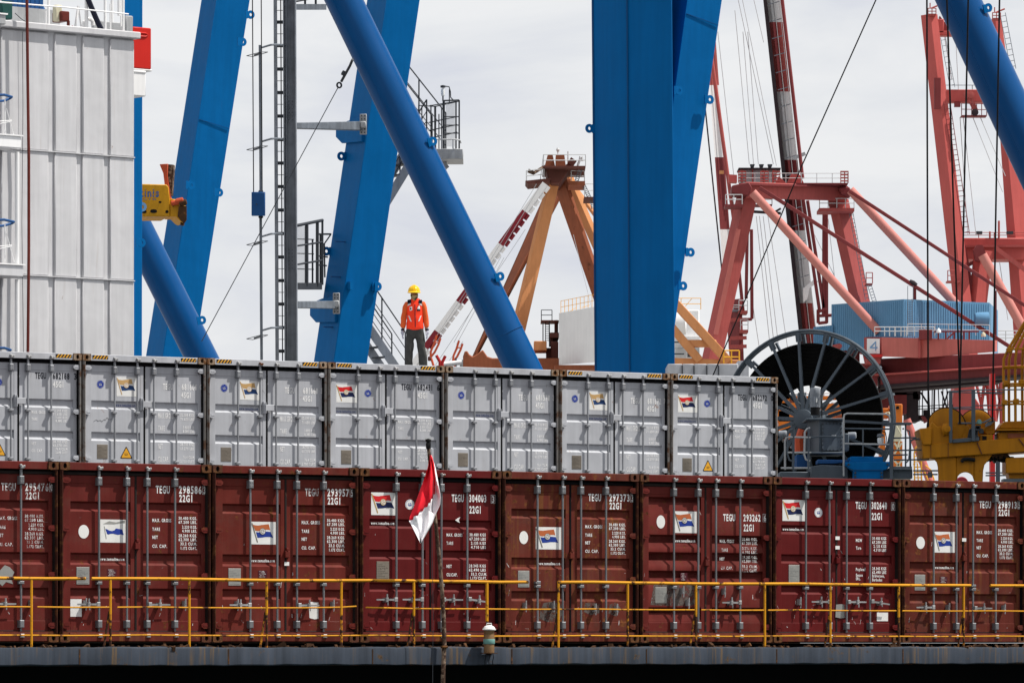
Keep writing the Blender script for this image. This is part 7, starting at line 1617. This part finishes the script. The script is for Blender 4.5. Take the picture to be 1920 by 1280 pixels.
m = MB(); prail(m, [(1480, 752), (1570, 750)], 155, 14, .03, (1, .5), .2); prail(m, [(1560, 770), (1590, 770)], 155, 16, .03, (1, .5), .2); m.build('railing', 'white', og)
yr = thing('yellow_ladder', 'pale orange caged ladder between the reel and the yellow spreader beam', 'ladder', P(1725, 900, 140.0))
m = MB()
for x in (1715, 1728): m.path([P(x, 905, 140), P(x - 1, 850, 140), P(x + 2, 838, 140), P(x + 14, 836, 140)], .022, 6)
for i in range(6): m.tube(P(1715, 845 + i * 10, 140), P(1728, 845 + i * 10, 140), .016, 5)
m.path([P(1735, 872, 140), P(1745, 880, 140), P(1752, 900, 140)], .022, 6); m.path([P(1732, 880, 140), P(1740, 900, 140)], .022, 6); m.path([P(1712, 870, 140), P(1720, 868, 140), P(1722, 905, 140)], .02, 6); m.build('rails', 'hazard_yellow', yr)

# ------------------------------------------------------------------ yellow headblock with sheaves on its ropes
YZ = 112.0; ky = YZ / FPX
yb = thing('headblock', 'large yellow spreader headblock with two sheaves hanging on black ropes', 'headblock', P(1830, 905, YZ))
def ypoly(pts_, Z, dep, nm, mat='yellow', bv=.02): return ppoly(MB(), pts_, Z, dep).build(nm, mat, yb, bevel=bv)
ypoly([(1729, 833), (1960, 817), (1960, 844), (1730, 860)], YZ, 1.6, 'main_beam')
ypoly([(1724, 803), (1747, 801), (1747, 834), (1730, 834), (1726, 820)], YZ - .05, 1.5, 'end_box'); pbox(MB(), 1745.2, 1745.8, 833, 858, YZ - .02, .05).build('weld_seam', 'rust_dark', yb); pbox(MB(), 1777.6, 1778.2, 830, 857, YZ - .02, .05).build('weld_seam', 'rust_dark', yb)
pbeam((1832, 829), (1841, 851), YZ - .02, .03, .02, up=UP).build('weld_seam', 'rust_dark', yb); pbeam((1910, 822), (1925, 842), YZ - .02, .03, .02, up=UP).build('weld_seam', 'rust_dark', yb)
def sheave(cx, cy, r, Z):
    c = P(cx, cy, Z); ax = Vector((-.12, -1, 0))
    o = MB().lathe([(r * ky, -.16), (r * ky, -.12), (r * ky * .93, -.06), (r * ky * .93, .06), (r * ky, .12), (r * ky, .16)], c, 48, axis=ax).build('sheave', 'debris', yb)
    sub(MB().lathe([(r * ky * .94, .155), (r * ky * .94, .19), (r * ky * .90, .20)], c, 48, axis=ax), 'cheek_plate', 'yellow', o); return o
s1 = sheave(1775, 801, 37.5, YZ + .35); s2 = sheave(1831, 800, 33.5, YZ + .9)
ypoly([(1741, 803), (1747, 790), (1758, 799), (1775, 797), (1784, 797), (1784, 832), (1742, 835)], YZ + .05, .12, 'side_plate'); ypoly([(1784, 797), (1815, 796), (1824, 812), (1836, 815), (1836, 830), (1784, 832)], YZ + .12, .9, 'side_plate')
MB().lathe([(.05, -.05), (.13, -.05), (.13, .10), (.08, .12), (.08, .2), (.02, .21)], P(1776, 804, YZ + .05), 18, axis=(-.1, -1, 0)).build('axle_cap', 'yellow', yb)
ypoly([(1768, 793), (1772, 795), (1772, 818), (1768, 815)], YZ - .02, .15, 'bearing_bracket'); ypoly([(1840, 802), (1848, 800), (1862, 792), (1866, 785), (1866, 806), (1842, 808)], YZ + .3, .8, 'rope_guard'); MB().path([P(1796, 793, YZ + .1), P(1836, 793, YZ + .1), P(1846, 791, YZ + .1), P(1857, 785, YZ + .1), P(1864, 784, YZ + .1)], .022, 6).build('guard_rail', 'galv', yb)
ypoly([(1838, 815), (1862, 814), (1862, 828), (1836, 830)], YZ + .1, .8, 'block'); ypoly([(1844, 806), (1866, 805), (1866, 814), (1850, 815)], YZ + .3, .7, 'block'); ypoly([(1872, 810), (1960, 806), (1960, 822), (1872, 826)], YZ + .1, 1.0, 'block'); ypoly([(1873, 803), (1882, 790), (1960, 787), (1960, 804)], YZ + .2, 1.0, 'block'); pbox(MB(), 1870, 1960, 804, 806.5, YZ - .1, 1.6).build('top_plate', 'yellow', yb); pbox(MB(), 1842, 1850, 817, 826, YZ + .07, .1).build('slot', 'dark', yb); pbox(MB(), 1890, 1920, 812, 821, YZ + .07, .1).build('slot', 'orange_rust_shade', yb)
# lower pillars with an arched opening
arch = [(1757, 855), (1850, 850)]
pts_o = [(1741, 858), (1752, 861), (1757, 868), (1759, 880), (1760, 912), (1793, 912)] + [(1810 + 16.5 * math.cos(math.pi - math.pi * i / 10), 901 - 16.5 * math.sin(math.pi * i / 10)) for i in range(11)] + [(1826.5, 912), (1842, 912), (1844, 884), (1847, 872), (1853, 866), (1860, 863), (1860, 849)]
def strip_poly(nm, left, right, Z, dep):
    m = MB(); n = len(left); vs = [P(x, y, Z) for x, y in left + right] + [P(x, y, Z + dep) for x, y in left + right]
    f = []
    for i in range(n - 1): f += [(i, i + 1, n + i + 1, n + i), (2 * n + i, 3 * n + i, 3 * n + i + 1, 2 * n + i + 1), (i, 2 * n + i, 2 * n + i + 1, i + 1), (n + i, n + i + 1, 3 * n + i + 1, 3 * n + i)]
    f += [(0, n, 3 * n, 2 * n), (n - 1, 2 * n + n - 1, 4 * n - 1, 2 * n - 1)]; m.add(vs, f); return m.build(nm, 'yellow', yb, bevel=.015)
strip_poly('pillar', [(1741, 858.5), (1751, 861), (1756, 866), (1758, 874), (1759, 890), (1759, 912)], [(1793, 856), (1793, 862), (1793, 870), (1793, 880), (1793, 895), (1793, 912)], YZ + .1, .7)
strip_poly('pillar', [(1826.5, 853), (1826.5, 862), (1826.5, 870), (1826.5, 880), (1826.5, 895), (1826.5, 912)], [(1862, 850), (1852, 864), (1846, 871), (1843.5, 882), (1843, 895), (1842, 912)], YZ + .1, .7)
ax_ = [1793 + 33.5 * i / 10 for i in range(11)]
strip_poly('arch_plate', [(x, 856 - .09 * (x - 1793)) for x in ax_], [(x, 902 - 17 * math.sqrt(max(0, 1 - ((x - 1809.75) / 16.75) ** 2))) for x in ax_], YZ + .12, .66)
ypoly([(1886, 858), (1960, 855), (1960, 886), (1886, 887)], YZ + .1, .9, 'pillar'); ypoly([(1890, 886), (1960, 886), (1960, 897), (1893, 897)], YZ + .25, .7, 'pillar')
m = MB()
for i in range(26):
    random.seed(i); x = 1805 + i * 3.4; y = 858 + random.random() * 10 - (x - 1805) * .08; m.path([P(x, y, YZ + .3), P(x + 5, y + random.uniform(-3, 5), YZ + .2), P(x + 9, y + random.uniform(-2, 4), YZ + .4)], .035, 5)
m.path([P(1803, 866, YZ + .05), P(1806, 861, YZ + .05), P(1815, 860, YZ + .05), P(1828, 862, YZ + .05)], .045, 6); m.build('hydraulic_hose', 'wire', yb)
MB().tube(P(1805, 861, YZ + .3), P(1890, 853, YZ + .3), .10, 8).build('underside_shadow_pipe', 'debris', yb)  # dark tube added as the shade under the main beam
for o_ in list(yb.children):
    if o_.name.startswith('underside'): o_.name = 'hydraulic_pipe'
for x, y0, y1, w in ((1782.5, 732, 830, 6.2), (1825, 731, 827, 7.0)): MB().beam(P(x, y1, YZ - .12), P(x, y0, YZ - .12), w * ky, .07, up=(0, 1, 0)).build('guard_post', 'reel_grey', yb, bevel=.01)
ypoly([(1786, 823), (1836, 819), (1836, 826), (1786, 830)], YZ - .08, .1, 'guard_foot', 'reel_grey', .005)
for pts_, r, Z in (([(1779, 734), (1822, 731), (1925, 730)], .018, -.15), ([(1780, 735), (1822, 736), (1884, 738)], .015, .6), ([(1786, 764), (1822, 763)], .017, -.1), ([(1786, 766), (1880, 768)], .015, .5), ([(1828, 760), (1880, 760)], .013, .6), ([(1828, 736), (1884, 735)], .013, -.1)):
    MB().path([P(x, y, YZ + Z) for x, y in pts_], r, 6).build('guard_rail', 'galv', yb)
# small valve block with a green cap
m = MB()
for i in range(10):
    random.seed(40 + i); x, y = 1820 + random.random() * 22, 800 + random.random() * 22; m.box(*(lambda c: (c.x - .05, c.x + .05, c.y - .05, c.y + .05, c.z - .04, c.z + .04))(P(x, y, YZ + .02)))
for i in range(5): m.path([P(1815 + i * 3, 820, YZ), P(1818 + i * 4, 806, YZ - .05), P(1826 + i * 4, 800 + i, YZ)], .018, 5)
m.build('valve_block', 'galv_dark', yb); MB().lathe([(.03, -.05), (.055, -.04), (.055, .02), (.03, .06)], P(1836, 791, YZ - .02), 14).build('valve_cap', 'verdigris', yb)
ypoly([(1848, 795), (1853, 790), (1862, 787), (1866, 788), (1858, 796), (1848, 800)], YZ + .15, .15, 'rain_cover', 'galv', .0)
# rope cage at the right end
cgb = MB()
def crib(x0, x1, x2): return [(x0, 618), (x1, 655), (x2, 672), (x2, 790)]
for xs, Z in (((1912, 1890, 1882), 0), ((1915, 1897, 1892), .25), ((1920, 1906, 1904), -.15), ((1926, 1918, 1917), .2), ((1932, 1930, 1930), 0), ((1945, 1945, 1945), .2)):
    x0, x1, x2 = xs; MB().path([P(x0 + 14, 596, YZ + Z), P(x1, 655, YZ + Z), P(x2, 674, YZ + Z), P(x2 - .5, 700, YZ + Z), P(x2, 790, YZ + Z)], .032, 8).build('cage_bar', 'yellow', yb)
for y, x0 in ((655, 1890), (688, 1882), (690, 1884), (720, 1880), (724, 1882), (753, 1880), (758, 1884)): MB().path([P(x0, y, YZ - .05), P(x0 + 24, y - 1, YZ - .18), P(1950, y, YZ - .1)], .026, 6).build('cage_ring', 'yellow', yb)
for x, y in ((1886, 718), (1884, 754), (1906, 752), (1893, 656), (1916, 716)): pbox(MB(), x - 5, x + 5, y - 5, y + 5, YZ - .2, .25).build('cage_clamp', 'yellow', yb, bevel=.02)
MB().tube(P(1932, 590, YZ), P(1932, 800, YZ), .04, 8).build('cage_bar', 'wire', yb)
for pts_ in ([(1725, -30), (1732.8, 400), (1738.7, 700), (1740.5, 800)], [(1760.5, -30), (1781, 390), (1796.5, 690), (1800, 795)], [(1802.5, -30), (1800.5, 400), (1799, 700), (1799, 795)], [(1860, -30), (1860, 400), (1860.5, 790)]):
    for i in range(1): MB().path([P(x, y, YZ - .05 if pts_[0][0] > 1700 else YZ) + Vector((0, (800 - y) * -.0022, 0)) for x, y in pts_], .021, 7).build('hoist_rope', 'wire', yb)
# grey rails at deck level between the yellow pillars
gr = thing('grey_railing', 'grey two-bar railing between the yellow pillars', 'railing', P(1865, 905, 118.0))
for y in (886, 891): MB().tube(P(1848, y, 118), P(1960, y - .5, 118), .02, 6).build('rail_bar', 'reel_grey', gr)
for x in (1871, 1899): MB().beam(P(x, 915, 118), P(x, 860, 118), .10, .06, up=(0, 1, 0)).build('rail_post', 'reel_grey', gr)
pbox(MB(), 1882, 1960, 897, 906, 111.5, .6).build('end_plate', 'reel_grey', gr)
pg = thing('red_pillar', 'red steel pillar between the yellow headblock legs', 'pillar', P(1861, 905, 200.0)); pbox(MB(), 1857, 1866, 700, 920, 200, .5).build('shaft', 'red_bright', pg); 
rb_ = thing('red_float', 'red rounded case behind the arched yellow pillar', 'case', P(1808, 905, 130.0)); MB().lathe([(.05, -.1), (.16, -.1), (.18, 0), (.16, .1), (.05, .1)], P(1803, 906, 130), 20, axis=(0, -1, 0)).build('shell', 'jib_red', rb_)
# long thin wire that crosses the picture
ww = thing('wire_rope', 'single black wire rope slanting across the red crane to the grey cabinets', 'wire', P(1335, 704, 122.0))
MB().path([P(1655, -28, 118.0), P(1503, 312, 120.0), P(1464, 405, 120.6), P(1335, 708, 122.0)], .016, 6).build('strand', 'wire', ww)
